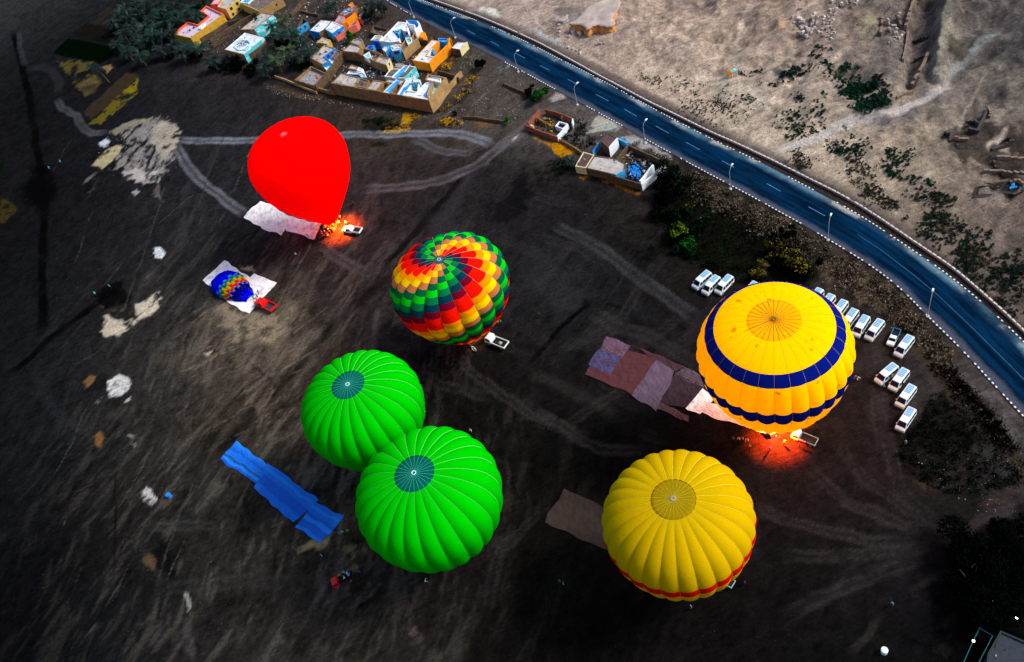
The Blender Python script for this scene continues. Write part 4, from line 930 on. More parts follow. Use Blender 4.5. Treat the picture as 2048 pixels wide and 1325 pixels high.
def clutter(root, pts, z, n_, pal, s_=(.25, .8), name='roof_clutter'):
    P = W2(pts, z); mb = MB(); mats = pal
    xs = [p.x for p in P]; ys = [p.y for p in P]; arr = np.array([(p.x, p.y) for p in P]); k = 0; tries = 0
    while k < n_ and tries < n_*30:
        tries += 1; x_ = random.uniform(min(xs), max(xs)); y_ = random.uniform(min(ys), max(ys))
        if not inside(np.array([x_]), np.array([y_]), arr)[0]: continue
        a = random.uniform(*s_); mb.box((x_, y_, z+a*.22), (a, a*random.uniform(.3, 1), a*.5), random.randrange(len(mats)), random.uniform(0, 3), random.uniform(.6, 1)); k += 1
    o = mb.build(name, mats, root); o['kind'] = 'stuff'
def pwall(root, pts, h, m_, t=.25, z0=-.2, name='wall', cap=None):
    """free-standing wall along a line traced at its top"""
    P = [Vector((p.x, p.y, 0)) for p in W2(pts, h)]; mb = MB(); n_ = len(P); A = []; B = []
    for i in range(n_):
        d = P[min(i+1, n_-1)]-P[max(i-1, 0)]; d.normalize(); s_ = Vector((-d.y, d.x, 0))*t/2; A.append(P[i]+s_); B.append(P[i]-s_)
    for i in range(n_-1):
        k = 3; 
        for q_ in range(k):
            a0, a1 = A[i].lerp(A[i+1], q_/k), A[i].lerp(A[i+1], (q_+1)/k); b0, b1 = B[i].lerp(B[i+1], q_/k), B[i].lerp(B[i+1], (q_+1)/k)
            h0 = h+.12*math.sin(a0.x*3+a0.y*2); h1 = h+.12*math.sin(a1.x*3+a1.y*2)
            mb.poly([(a0.x, a0.y, h0), (a1.x, a1.y, h1), (a1.x, a1.y, z0), (a0.x, a0.y, z0)]); mb.poly([(b0.x, b0.y, z0), (b1.x, b1.y, z0), (b1.x, b1.y, h1), (b0.x, b0.y, h0)])
            mb.poly([(a0.x, a0.y, h0), (b0.x, b0.y, h0), (b1.x, b1.y, h1), (a1.x, a1.y, h1)], 1 if cap else 0)
    for a, b_ in ((A[0], B[0]), (B[-1], A[-1])): mb.poly([(a.x, a.y, z0), (b_.x, b_.y, z0), (b_.x, b_.y, h), (a.x, a.y, h)])
    return mb.build(name, [m_]+([cap] if cap else []), root)
def place(pts, z=0):
    P = W2(pts, z); return Vector((sum(p.x for p in P)/len(P), sum(p.y for p in P)/len(P), 0))
def bld(label, anchor=None, cat='house', name='mud_brick_house', group='village houses'):
    return thing(name, label, cat, (0, 0, 0), 0, group)
def finish(root):
    if FLATS:
        mb = MB()
        for J, z in FLATS:
            arr = np.array([(v_.x, v_.y) for v_ in J]); n_ = int(min(14, abs(area2(J))*.16)); k = 0; tries = 0
            while k < n_ and tries < 200:
                tries += 1; x_ = random.uniform(arr[:, 0].min(), arr[:, 0].max()); y_ = random.uniform(arr[:, 1].min(), arr[:, 1].max())
                if not inside(np.array([x_]), np.array([y_]), arr)[0]: continue
                k += 1; a = random.uniform(.15, .6)
                if random.random() < .2: mb.box((x_, y_, z+.05), (random.uniform(1, 2.4), .1, .1), random.choice((1, 2, 0)), random.uniform(0, 3))
                else: mb.box((x_, y_, z+a*.2), (a, a*random.uniform(.4, 1), a*.4), random.randrange(6), random.uniform(0, 3), random.uniform(.6, 1))
        o = mb.build('roof_clutter', DUST+[R_gry, B_mud], root); o['kind'] = 'stuff'; FLATS.clear()
    """move the empty to the foot of its parts, parts keep their places"""
    xs = []; ys = []
    for c in root.children:
        if c.type == 'MESH' and len(c.data.vertices):
            v_ = c.data.vertices[0].co
            xs.append(v_.x+c.location.x); ys.append(v_.y+c.location.y)
    c0 = Vector((sum(xs)/len(xs), sum(ys)/len(ys), 0)); root.location = c0
    for c in root.children: c.location = c.location-c0

DUST = [mat('junk_pale', (200, 196, 190)), mat('junk_brown', (96, 76, 60)), mat('junk_dark', (40, 36, 34)), mat('junk_blue', (30, 130, 200))]
# A: left house with blue-faced upper room
r = bld('tan two-level house with grey flat roof and blue-washed roof room, left of the walled lane')
room(r, V1([(375, 525), (655, 282), (865, 352), (640, 505), (760, 592), (610, 650)]), 3.8, B_tan, R_gry, .3, walls={2: B_blu, 3: B_blu, 4: B_sky}, wins=[(2, .35, 3.1, .7, .8, B_dblu), (2, .72, 3.0, .8, 1.0, B_dblu), (3, .5, 3.0, .6, .8, B_dblu)])
room(r, V1([(880, 372), (985, 420), (850, 565), (770, 520)]), 2.9, B_mud, R_brn, .25)
room(r, V1([(775, 535), (850, 575), (790, 640), (700, 770), (600, 665)]), 2.4, B_wht, R_wht, .2, walls={2: B_sky})
clutter(r, V1([(450, 500), (650, 320), (760, 350), (560, 540)]), 3.55, 5, DUST, (.3, .9))
finish(r)
r = bld('long plain mud wall of the lane, falling away from the tan two-level house', cat='wall', name='mud_wall', group='village walls')
pwall(r, V1([(985, 425), (850, 570), (760, 720), (600, 890), (470, 1045)]), 3.2, B_mud2, .35); finish(r)
# B: walled yard at the corner
r = bld('roofless pink-rimmed yard with grey floor and an orange heap at its corner', cat='yard', name='walled_yard')
room(r, V1([(85, 950), (400, 690), (690, 822), (455, 1055)]), 2.2, B_mud, mat('yard_ash', (150, 150, 154), var=.2, stain=(96, 90, 86), stain_amt=.5), floor=1.2, t=.3)
clutter(r, V1([(200, 950), (380, 780), (600, 860), (440, 1010)]), 1.2, 12, DUST, (.2, .5)); finish(r)
o = MB(); p = W(*V1([(530, 905)])[0], 1.3); o.lathe([(.6, 0), (.5, .3), (.25, .5), (.02, .6)], 9, 0, (0, 0, 0))
o = tag(o.build('clay_heap', [mat('orange_heap', (240, 90, 20), var=.3)]), 'small orange heap inside the pink-rimmed yard', 'heap'); o.location = p
# C: long front complex
r = bld('long mud-brick courtyard house with row of small windows, nearest the dark field')
room(r, V3([(105, 375), (265, 215), (560, 290), (470, 443)]), 4.6, B_mud, R_gry, .22, wins=[(3, f, 4.0, .6, .7) for f in (.15, .45, .75)])
room(r, V3([(470, 436), (562, 292), (720, 335), (672, 464)]), 4.1, B_mud, R_brn, .35, wins=[(3, .35, 3.5, .6, .8), (3, .75, 3.5, .5, .6)])
clutter(r, V3([(500, 410), (580, 310), (700, 340), (660, 440)]), 3.8, 16, DUST, (.2, .6))
room(r, V3([(672, 474), (800, 332), (962, 355), (835, 503)]), 4.6, B_mud, R_gry, .22, wins=[(3, .4, 4.0, .5, .8)])
room(r, V3([(835, 496), (962, 357), (1070, 390), (955, 520)]), 4.2, B_mud, Y_drt, floor=1.2, wins=[(3, .5, 3.7, .4, .5)])
room(r, V3([(955, 524), (1160, 330), (1215, 335), (1045, 542)]), 4.4, B_wht, B_sky, .05, walls={2: B_blu}, z0=0)
room(r, V3([(1045, 540), (1180, 395), (1265, 405), (1180, 562)]), 4.1, B_mud, Y_drt, floor=.6)
room(r, V3([(1180, 566), (1290, 400), (1345, 300), (1420, 290), (1560, 330), (1550, 365), (1420, 380), (1300, 460), (1235, 576)]), 4.5, B_wht, R_wht, .1, walls={7: B_blu, 6: B_sky, 5: B_teal})
room(r, V3([(1235, 572), (1325, 505), (1500, 530), (1440, 606)]), 3.7, B_wht, R_wht, .12)
room(r, V3([(1330, 510), (1420, 392), (1545, 372), (1520, 530)]), 3.9, B_wht, mat('yard_red', (96, 54, 46), var=.3), floor=1.6)
room(r, V3([(1445, 612), (1510, 520), (1640, 380), (1740, 360), (1700, 480), (1640, 560), (1720, 600), (1680, 652)]), 4.4, B_wht, R_wht, .5, walls={4: B_blu, 5: B_sky, 3: B_blu}, wins=[(4, .5, 3.6, .8, 1.2, B_dblu, 'door'), (3, .4, 3.7, .8, 1.2, B_dblu)])
room(r, V3([(1640, 320), (1690, 235), (1980, 290), (1900, 390), (1800, 545), (1700, 640), (1665, 560), (1745, 365)]), 4.7, B_tan, B_teal, floor=2.6, t=.35)
room(r, V3([(1650, 318), (1700, 250), (1905, 305), (1885, 372)]), 4.35, B_wht, R_wht, .3, z0=2.5)
# closing walls to the field and the right end
pwall(r, V3([(100, 378), (470, 448), (835, 508), (960, 532), (1180, 572), (1440, 618), (1692, 664)]), 4.62, B_mud, .3)
pwall(r, V3([(1692, 664), (1800, 555), (1900, 400), (1985, 295)]), 4.85, B_tan, .35)
room(r, V3([(970, 362), (1065, 308), (1325, 332), (1245, 412)]), 3.4, B_mud, R_gry, .15)
room(r, V3([(975, 272), (1062, 160), (1135, 140), (1235, 150), (1095, 285)]), 3.6, B_wht, R_brn, .2)
room(r, V3([(1095, 290), (1240, 155), (1310, 90), (1360, 95), (1290, 190), (1165, 300)]), 4.1, B_wht, B_sky, .06, walls={3: B_blu, 4: B_blu})
room(r, V3([(1130, 112), (1205, 48), (1300, 70), (1240, 140)]), 3.5, B_tan, R_blg, .15)
room(r, V3([(1170, 300), (1300, 190), (1375, 95), (1490, 118), (1300, 302)]), 3.7, B_wht, R_brn, .15, walls={3: B_teal, 4: B_wht}, wins=[(3, .5, 2.6, .7, .9, B_teal)])
clutter(r, V3([(1250, 380), (1400, 300), (1540, 350), (1500, 500)]), 4.4, 14, DUST, (.2, .5), 'roof_clutter')
room(r, V3([(370, 140), (432, 80), (535, 112), (508, 170)]), 3.6, B_mud, R_gry, .15)
room(r, V3([(512, 168), (550, 115), (625, 150), (600, 195)]), 3.2, B_wht, R_wht, .15)
room(r, V3([(345, 235), (400, 172), (640, 215), (690, 295), (590, 290), (560, 250)]), 3.0, B_wht, R_wht, .3, walls={3: B_sky, 4: B_teal, 5: B_blu})
clutter(r, V3([(700, 230), (760, 170), (860, 220), (800, 290)]), .3, 30, DUST, (.2, .7), 'yard_clutter')
finish(r)
# D: back row
r = bld('grey-roofed house across the lane with long bare mud back wall and whitewashed terrace')
room(r, V1([(985, 405), (1150, 272), (1345, 330), (1290, 435)]), 3.5, B_mud, R_gry, .15)
room(r, V1([(1150, 240), (1205, 180), (1345, 170), (1380, 212), (1300, 295)]), 3.2, B_tan, R_blg, .25)
room(r, V1([(1290, 455), (1395, 345), (1600, 400), (1760, 470), (1690, 500), (1590, 590), (1500, 545)]), 3.5, B_mud, R_brn, floor=2.2)
room(r, V1([(1385, 485), (1500, 408), (1530, 520), (1460, 540)]), 3.9, B_wht, B_teal, .15, z0=2)
room(r, V1([(1590, 592), (1695, 500), (1893, 540), (1825, 668)]), 3.5, B_mud, R_gry, .2, walls={2: B_cream}, wins=[(2, .5, 2.6, .6, .9)])
clutter(r, V1([(1400, 450), (1600, 430), (1690, 480), (1550, 540)]), 2.3, 16, [DUST[1], mat('junk_orange', (200, 120, 30)), DUST[0]], (.3, .8))
finish(r)
r = bld('grey-topped hut with a whitewashed front and deep blue doors behind the back row')
room(r, V2([(5, 485), (95, 390), (240, 402), (180, 500)]), 3.2, B_wht, R_gry, .15, walls={3: B_blu}, wins=[(3, .45, 1.6, .9, 1.9, B_dblu, 'door')])
room(r, V1([(1400, 380), (1480, 300), (1600, 290), (1560, 350)]), 2.6, B_blu, B_dblu, .3); finish(r)
r = bld('long white-roofed house stepping up towards the road')
room(r, V2([(190, 492), (530, 132), (705, 142), (600, 270), (450, 300), (560, 440), (555, 500), (390, 522)]), 3.6, B_wht, R_wht, .15, walls={3: B_teal, 4: B_dblu}); 
room(r, V2([(430, 330), (470, 300), (590, 290), (530, 350)]), 3.5, B_teal, B_dblu, floor=1.5); finish(r)
r = bld('roofless white courtyard room with bright blue inner walls nearest the kerb')
room(r, V2([(680, 112), (722, 95), (900, 112), (945, 165), (930, 215), (845, 290), (830, 200), (720, 175)]), 3.6, B_wht, B_sky, floor=1.2, walls={0: B_blu, 1: B_blu}, t=.35)
room(r, V2([(592, 272), (680, 185), (722, 235), (705, 300), (650, 310)]), 3.9, B_wht, R_wht, .3, wins=[(3, .5, 2.9, .7, .9, B_dblu)]); finish(r)
r = bld('tall bare-backed mud house with a small white and teal yard')
room(r, V2([(560, 610), (660, 480), (780, 440), (840, 330), (905, 440), (760, 560), (620, 700)]), 3.4, B_tan, R_brn, .5, wins=[])
room(r, V2([(430, 570), (500, 520), (640, 540), (600, 600)]), 3.2, B_mud, R_gry, .2)
room(r, V2([(660, 430), (780, 432), (800, 500), (715, 560)]), 3.7, B_wht, B_teal, .5, z0=2); finish(r)
r = bld('tall white house with two deep blue windows facing the field')
room(r, V2([(362, 592), (480, 560), (570, 622), (440, 640)]), 4.4, B_wht, R_wht, .2, walls={2: B_wht, 3: B_sky})
room(r, V2([(370, 600), (440, 640), (572, 626), (560, 665), (430, 690)]), 4.2, B_wht, R_wht, .2, walls={2: B_sky, 3: B_sky}, wins=[(3, .35, 3.4, .7, .9, B_dblu), (3, .7, 3.4, .7, .9, B_dblu)])
room(r, V2([(228, 640), (270, 590), (350, 580), (360, 650), (300, 700)]), 4.2, B_sky, R_wht, .3, walls={3: B_blu, 4: B_wht}, wins=[(4, .4, 3.2, .6, .9, B_dblu)]); finish(r)
# E: orange house
r = bld('bright orange house with white roof and sunken blue courtyard')
room(r, V2([(805, 862), (1170, 472), (1300, 492), (1165, 625), (1062, 775), (1215, 800), (1117, 918)]), 3.3, B_org, R_wht, .12)
room(r, V2([(1215, 800), (1062, 777), (1165, 627), (1300, 494), (1285, 440), (1478, 450), (1480, 560)]), 3.0, B_org, Y_drt, floor=.2, walls={0: B_wht, 1: B_wht, 2: B_sky, 3: B_blu, 4: B_blu})
pwall(r, V2([(1117, 920), (1220, 800), (1480, 562), (1505, 430), (1530, 470)]), 3.5, B_org, .35)
room(r, V2([(1160, 650), (1190, 630), (1240, 730), (1205, 750)]), 2.8, B_sky, B_blu, .1)
room(r, V2([(1285, 442), (1475, 455), (1470, 520), (1300, 500)]), 2.8, B_wht, B_sky, .2, walls={2: B_blu}); finish(r)
r = bld('small rounded orange shed between the mud house and the road', cat='shed', name='shed')
room(r, V2([(920, 410), (960, 340), (1010, 315), (1050, 345), (1045, 400), (1000, 440)]), 2.0, B_org, B_org, .12); finish(r)
r = bld('cream flat-roofed hut beside the road below the street lamp', cat='hut', name='hut')
room(r, V2([(1520, 632), (1650, 508), (1842, 510), (1703, 662)]), 2.6, B_mud2, R_wht, .12, walls={2: B_cream}, wins=[(3, .4, 1.6, .5, .5)]); finish(r)
# garden walls
for lb, pts, h, m_ in [('low mud garden wall running from the long courtyard house up towards the hut', V3([(2010, 420), (2100, 330), (2160, 240), (2230, 180)]), 2.0, B_tan), ('broken mud yard wall behind the orange house', V2([(1180, 420), (1080, 490), (960, 460)]), 1.6, B_mud2),
    ('crooked mud wall between the orange house and the courtyard house', V2([(1210, 1110), (1290, 1060), (1450, 1090), (1620, 1150), (1680, 1200)]), 1.5, B_mud2), ('low tan boundary wall in front of the pink-rimmed yard', CR(320, 0, 6.0235, [(1380, 910), (1500, 950), (1620, 1000), (1760, 1060), (1880, 1100)]), 1.1, B_tan), ('short mud wall with a gap beside the long courtyard house', V1([(470, 1060), (560, 1100), (690, 1135), (830, 1160)]), 1.6, B_mud),
    ('low rubble wall below the brick compound junction', Z7([(1100, 255), (1240, 265), (1370, 285), (1490, 300)]), 1.0, B_mud2), ('thin garden wall beside the dark verge bushes', Z4([(540, 840), (640, 890), (760, 940), (830, 980)]), .9, B_mud2)]:
    pass_ = bld(lb, cat='wall', name='mud_wall', group='village walls'); pwall(pass_, pts, h, m_, .4); finish(pass_)
# G..: left cluster
r = bld('L-shaped house with coral parapet, lilac roof and mustard wall among the palms')
room(r, C1([(150, 412), (335, 262), (450, 296), (580, 195), (482, 135), (555, 68), (765, 170), (370, 462)]), 3.9, B_yel, R_lil, .7, t=.42, walls={0: B_cor, 1: B_cor, 2: B_cor, 3: B_cor, 4: B_cor, 5: B_sal, 6: B_yel})
clutter(r, C1([(250, 420), (340, 330), (450, 320), (350, 440)]), 3.25, 5, [DUST[1], DUST[2]], (.4, 1.0))
room(r, C1([(460, 345), (505, 290), (545, 285), (490, 345)]), 3.9, B_wht, B_teal, .1, z0=3); finish(r)
r = bld('ochre house with two dark square windows and pale roof at the top edge')
room(r, C1([(690, 82), (765, -20), (950, -20), (792, 112)]), 4.4, B_ylw, R_gry, .25, walls={2: B_ylw}, wins=[(2, .25, 3.2, 1.0, 1.1), (2, .7, 3.2, 1.0, 1.1), (2, .3, 1.0, .8, 1.0), (2, .75, 1.0, .8, 1.0)])
room(r, C1([(610, 60), (660, -10), (755, -20), (690, 50)]), 3.2, B_sal, R_lil, .3)
room(r, C1([(705, 90), (720, 60), (790, 110), (770, 130)]), 3.4, B_blu, B_blu, .2); finish(r)
r = bld('long tan house with white and blue front roof at the top edge')
room(r, C1([(968, 38), (1040, -30), (1470, -30), (1185, 135)]), 3.6, B_ylw, R_brn, .25, walls={2: B_tan}, wins=[(2, .3, 2.2, .6, .6)])
room(r, C1([(966, 32), (1010, -30), (1140, -30), (1060, 40)]), 3.9, B_wht, B_sky, .3, z0=2); finish(r)
r = bld('grey-roofed house with a ragged turquoise wall beside the palms')
room(r, C1([(960, 360), (1230, 150), (1355, 178), (1130, 357)]), 3.2, B_mud, R_gry, .15, wins=[])
room(r, C1([(1135, 360), (1358, 182), (1395, 215), (1175, 400)]), 3.0, B_teal, B_teal, .1)
clutter(r, C1([(1100, 250), (1180, 190), (1230, 220), (1150, 270)]), 3.1, 6, [B_teal, DUST[2]], (.4, 1.1)); finish(r)
r = bld('white house with turquoise rim and broken open rooms in its roof')
room(r, C1([(780, 600), (1020, 396), (1253, 457), (1012, 662)]), 3.6, B_wht, R_wht, .15, walls={2: B_teal, 3: B_tan})
room(r, C1([(880, 560), (980, 480), (1060, 490), (1090, 530), (1010, 600), (940, 610)]), 3.75, B_teal, Y_drt, floor=3.3, t=.25)
clutter(r, C1([(900, 560), (990, 490), (1060, 520), (1000, 590)]), 3.35, 22, DUST+[B_teal], (.25, .8))
room(r, C1([(1255, 460), (1290, 520), (1050, 668), (1020, 660)]), 2.6, B_mud2, R_brn, .2); finish(r)
for lb, pts, h in [('crumbling mud lane wall beside the mustard house', C1([(480, 470), (640, 370), (800, 270), (960, 225)]), 1.6), ('long low ruined wall between the mustard and turquoise houses', C1([(600, 480), (800, 350), (960, 250), (1150, 160)]), 1.5), ('ruined wall stub behind the white turquoise-rimmed house', C1([(620, 540), (740, 470), (830, 420)]), 1.4), ('mud wall crossing the open ground behind the blue house', V5([(0, 300), (90, 220), (230, 60), (330, -40)]), 1.6), ('pale-edged mud wall behind the palms', V5([(230, 230), (420, 280), (640, 330)]), 1.0)]:
    r = bld(lb, cat='wall', name='mud_wall', group='village walls'); pwall(r, pts, h, B_mud2, .45); finish(r)
r = bld('ruined room with one bright blue wall and two dark windows')
room(r, V5([(150, 670), (280, 400), (400, 480), (395, 512)]), 2.6, B_mud2, R_brn, floor=1.0, walls={3: B_sky, 2: B_mud2}, wins=[(3, .3, 1.7, .6, .9, B_dblu), (3, .7, 1.8, .45, .6, B_dblu)]); finish(r)
r = bld('white-roofed house with streaky blue front and a white and blue annexe')
room(r, V5([(430, 700), (700, 440), (960, 480), (800, 672), (655, 742)]), 2.9, B_mud2, R_wht, .12, walls={4: B_blu, 3: B_mud})
room(r, V5([(805, 672), (965, 492), (1222, 600), (960, 770)]), 3.0, B_wht, R_wht, .2, walls={2: B_blu, 3: B_sky}, wins=[(2, .5, 1.6, .9, 1.2, B_dblu)])
clutter(r, V5([(560, 600), (680, 540), (740, 590), (620, 640)]), 2.8, 6, [B_wht, B_sky, B_wht], (.4, 1.2)); finish(r)
r = bld('low salmon pink house beside the round green tree')
room(r, V5([(930, 775), (1110, 650), (1310, 665), (1050, 850)]), 1.9, B_sal, R_brn, .3, walls={2: B_sal}); finish(r)
r = bld('row of corrugated grey roofs with coral and orange walls')
room(r, V5([(1015, 500), (1110, 350), (1240, 380), (1190, 535)]), 2.8, B_sal, R_blg, .12)
room(r, V5([(1110, 330), (1245, 205), (1500, 125), (1405, 290), (1240, 370)]), 2.6, B_brick, R_blg, .2)
clutter(r, V5([(1200, 320), (1300, 210), (1470, 150), (1400, 260)]), 2.5, 22, [DUST[0], R_blg, DUST[3]], (.4, 1.2))
room(r, V5([(1195, 540), (1240, 470), (1480, 290), (1505, 310), (1300, 500)]), 2.9, B_org, B_cor, .12)
room(r, V5([(1310, 655), (1400, 540), (1535, 460), (1555, 480), (1500, 560)]), 2.7, B_sal, R_brn, .3, walls={3: B_sal})
room(r, V5([(1560, 420), (1600, 320), (1640, 340), (1610, 440)]), 2.4, B_sal, B_sal, .2)
room(r, V5([(1320, 130), (1400, 50), (1440, 80), (1360, 140)]), 2.4, B_org, B_org, .2); finish(r)
o = MB(); p = W(*V5([(1665, 340)])[0], 2.4); o.lathe([(.55, -2.4), (.55, -.3), (.5, .2), (.3, .45), (.02, .5)], 12); o = tag(o.build('water_tank', [B_sky]), 'round sky-blue water tank beside the coral walls', 'tank'); o.location = p
r = bld('small beige roofed hut with yellowish walls above the palms', cat='hut', name='hut')
room(r, V5([(605, 970), (742, 858), (922, 922), (835, 1002)]), 2.4, B_ylw, R_gry, .15, walls={1: B_ylw}); finish(r)
r = bld('unroofed grey mud shell behind the white-roofed stepping house', cat='ruin', name='ruined_house')
room(r, V2([(0, 330), (70, 195), (200, 235), (360, 262), (210, 400)]), 1.6, B_mud2, R_brn, floor=.6); clutter(r, V2([(60, 330), (120, 250), (300, 280), (200, 370)]), .6, 18, DUST[:3], (.2, .6)); finish(r)
# brick compound and the road-side house
r = bld('roofless red brick compound with inner partitions and a white cistern', cat='ruin', name='brick_compound')
pwall(r, Z5([(285, 335), (345, 262), (405, 195)]), 2.4, B_brick, .3); pwall(r, Z5([(455, 195), (560, 220), (650, 250), (742, 295)]), 1.9, B_brick, .28)
pwall(r, Z5([(740, 295), (735, 345)]), 1.9, B_wht, .3); pwall(r, Z5([(690, 350), (580, 472)]), 1.9, B_wht, .4); pwall(r, Z5([(250, 352), (400, 412), (580, 475)]), 1.9, B_brick, .3)
pwall(r, Z5([(370, 282), (460, 330)]), 1.5, B_mud, .25); pwall(r, Z5([(620, 280), (660, 260)]), 1.5, B_mud, .25); pwall(r, Z5([(285, 340), (340, 372)]), 1.2, B_cream, .5)
room(r, Z5([(560, 368), (602, 318), (692, 345), (642, 402)]), 1.5, B_wht, B_dark, .6); clutter(r, Z5([(360, 390), (450, 250), (620, 270), (560, 440)]), .1, 34, [DUST[2], DUST[1], DUST[1], mat('straw_yellow', (190, 150, 10)), DUST[3]], (.3, 1.0), 'yard_clutter'); finish(r)
r = bld('thin mud wall linking the brick compound to the roadside house', cat='wall', name='mud_wall', group='village walls'); pwall(r, Z5([(600, 500), (660, 525), (740, 575), (835, 635)]), 1.0, B_mud, .3); finish(r)
r = bld('roadside house with dark brown roof block, grey roof and rubble-filled open yard')
room(r, Z5([(1020, 520), (1100, 442), (1200, 490), (1110, 592)]), 3.4, B_mud2, R_prp, .15, walls={2: B_wht})
pwall(r, Z5([(1200, 490), (1300, 545)]), 1.8, B_sky, .5); pwall(r, Z5([(1015, 530), (940, 630)]), 1.8, B_blu, .3)
room(r, Z5([(765, 778), (850, 632), (962, 665), (875, 797)]), 2.5, B_cream, R_prp, .12)
room(r, Z5([(875, 797), (962, 668), (1190, 700), (1280, 752), (1270, 820), (1180, 870), (1065, 842)]), 2.5, B_mud2, R_gry, .2, walls={4: B_sky})
pwall(r, Z5([(1065, 845), (1200, 890), (1330, 930), (1440, 962)]), 2.2, B_mud2, .3); pwall(r, Z5([(1440, 965), (1560, 860), (1680, 735)]), 2.2, B_wht, .35); pwall(r, Z5([(1425, 930), (1560, 765)]), 2.4, B_wht, .5)
pwall(r, Z5([(1310, 560), (1500, 650), (1680, 735)]), 1.9, B_mud2, .35); pwall(r, Z5([(1300, 565), (1190, 700)]), 2.0, B_mud2, .35)
clutter(r, Z5([(1240, 690), (1320, 600), (1560, 720), (1440, 900), (1300, 880)]), .1, 90, [DUST[0], DUST[2], DUST[1], R_gry], (.2, .8), 'yard_clutter'); finish(r)
mb = MB()
for k in range(70):
    p = W(*Z5([(random.gauss(1370, 42), random.gauss(830, 40))])[0], 0); mb.box((p.x, p.y, .3), (random.uniform(.3, .9), random.uniform(.2, .6), random.uniform(.2, .7)), 0, random.uniform(0, 3), random.uniform(.4, 1), random.uniform(-.4, .4))
o = tag(mb.build('blue_plastic_heap', [mat('plastic_blue', (30, 140, 226), var=.4)]), 'heap of bright blue plastic waste in the open yard by the road', 'waste heap'); o['kind'] = 'stuff'
# rocky knoll in the desert with undercut orange edge
PH = wl(Z4([(1225, 330), (1290, 300), (1360, 240), (1420, 160), (1520, 110), (1610, 78), (1700, 90), (1765, 95), (1740, 170), (1700, 230), (1660, 290), (1700, 330), (1690, 355), (1600, 365), (1520, 345), (1450, 365), (1420, 400), (1380, 360), (1340, 335), (1290, 345)]))
def crag(name, label, P, h, mtop, mside, seed=3):
    n_ = len(P)*4; Q = smooth(resample(np.vstack([P, P[:1]]), n_+1), 2)[:-1]; c = Q.mean(0); mb = MB(); rings = []
    base = gz(*c)
    for j, (k, z) in enumerate([(1.04, -.6), (1.0, h*.15), (.93, h*.45), (.97, h*.72), (1.0, h*.86), (.93, h*.95), (.6, h*1.02), (.25, h*1.08)]):
        rg = []
        for i in range(n_):
            nn_ = (random.random()-.5)*.5 if j < 5 else (random.random()-.5)*.15
            p = c+(Q[i]-c)*k; rg.append((p[0]+nn_, p[1]+nn_*.7, base+z+nn_*.3))
        rings.append(rg)
    for rg in rings: mb.v += rg
    for j in range(len(rings)-1):
        for i in range(n_):
            mb.f.append((j*n_+i, j*n_+(i+1) % n_, (j+1)*n_+(i+1) % n_, (j+1)*n_+i)); mb.m.append(1 if j < 4 else 0)
    e = (len(rings)-1)*n_; mb.f.append(tuple(e+i for i in range(n_))); mb.m.append(0)
    return tag(mb.build(name, [mtop, mside]), label, 'rock')
K_top = mat('rock_top', (184, 168, 158), var=.25, scale=.3, stain=(130, 116, 112), stain_amt=.5, stain_scale=.2, bump=.5); K_side = mat('rock_ochre', (214, 150, 84), var=.35, scale=1.2, stain=(120, 70, 30), stain_amt=.6, bump=.8)
crag('rock_outcrop', 'flat pale rock shelf with a bright ochre undercut edge beyond the road', PH, 2.2, K_top, K_side)
crag('rock_outcrop', 'narrow ochre rock fin at the top edge above the flat rock shelf', wl(Z4([(1785, 95), (1790, 20), (1810, -40), (1870, -40), (1840, 40), (1815, 90)])), 2.6, K_top, K_side)
crag('rock_outcrop', 'small pale pointed rock left of the flat rock shelf', wl(Z4([(1110, 240), (1180, 200), (1215, 170), (1200, 230), (1150, 262)])), 1.0, K_top, K_top)
0 and crag('rock_outcrop', 'rounded pale bluff at the foot of the ruined trench', wl(ZE([(985, 850), (1050, 770), (1110, 720), (1200, 700), (1290, 760), (1270, 860), (1230, 905), (1150, 925), (1060, 900)])), 1.8, mat('bluff_top', (150, 146, 122), var=.2, scale=.4, bump=.4), mat('bluff_side', (120, 104, 70), var=.3, bump=.6))
# ------------------------------------------------------------------ palms
G_fr = mat('palm_green', (14, 50, 36), rough=.6, var=.35, scale=2, island=.3); G_fr2 = mat('palm_dark', (6, 30, 22), rough=.6, var=.35, island=.3); G_fr3 = mat('palm_olive', (50, 70, 34), rough=.6, var=.4, island=.3)
M_trunk = mat('palm_trunk', (88, 72, 56), var=.4, scale=4, bump=.6); M_bark = mat('bark', (70, 56, 44), var=.4, bump=.6)
def frond_mesh(m_, L=3.2, droop=1.0):
    mb = MB(); n_ = 7; P = []
    for i in range(n_+1):
        t_ = i/n_; P.append(Vector((L*(t_-.12*t_*t_*droop), 0, .9*t_-1.9*droop*t_*t_)))
    for i in range(n_):
        a, b_ = P[i], P[i+1]; w0 = .10+.55*math.sin(math.pi*min(1, (i+.3)/n_*.95))
        for s_ in (-1, 1):
            mb.poly([a, a.lerp(b_, .75), a.lerp(b_, .9)+Vector((.30, s_*w0, -.22)), a.lerp(b_, .35)+Vector((.34, s_*w0*1.05, -.26))])
    mb.poly([P[0]+Vector((0, .05, 0)), P[0]-Vector((0, .05, 0)), P[-1]])
    return mb.mesh('frond', [m_])
FRO = [[frond_mesh(m_, L, d) for L, d in ((3.3, .85), (2.9, 1.25), (2.6, .45))] for m_ in (G_fr, G_fr2, G_fr3)]
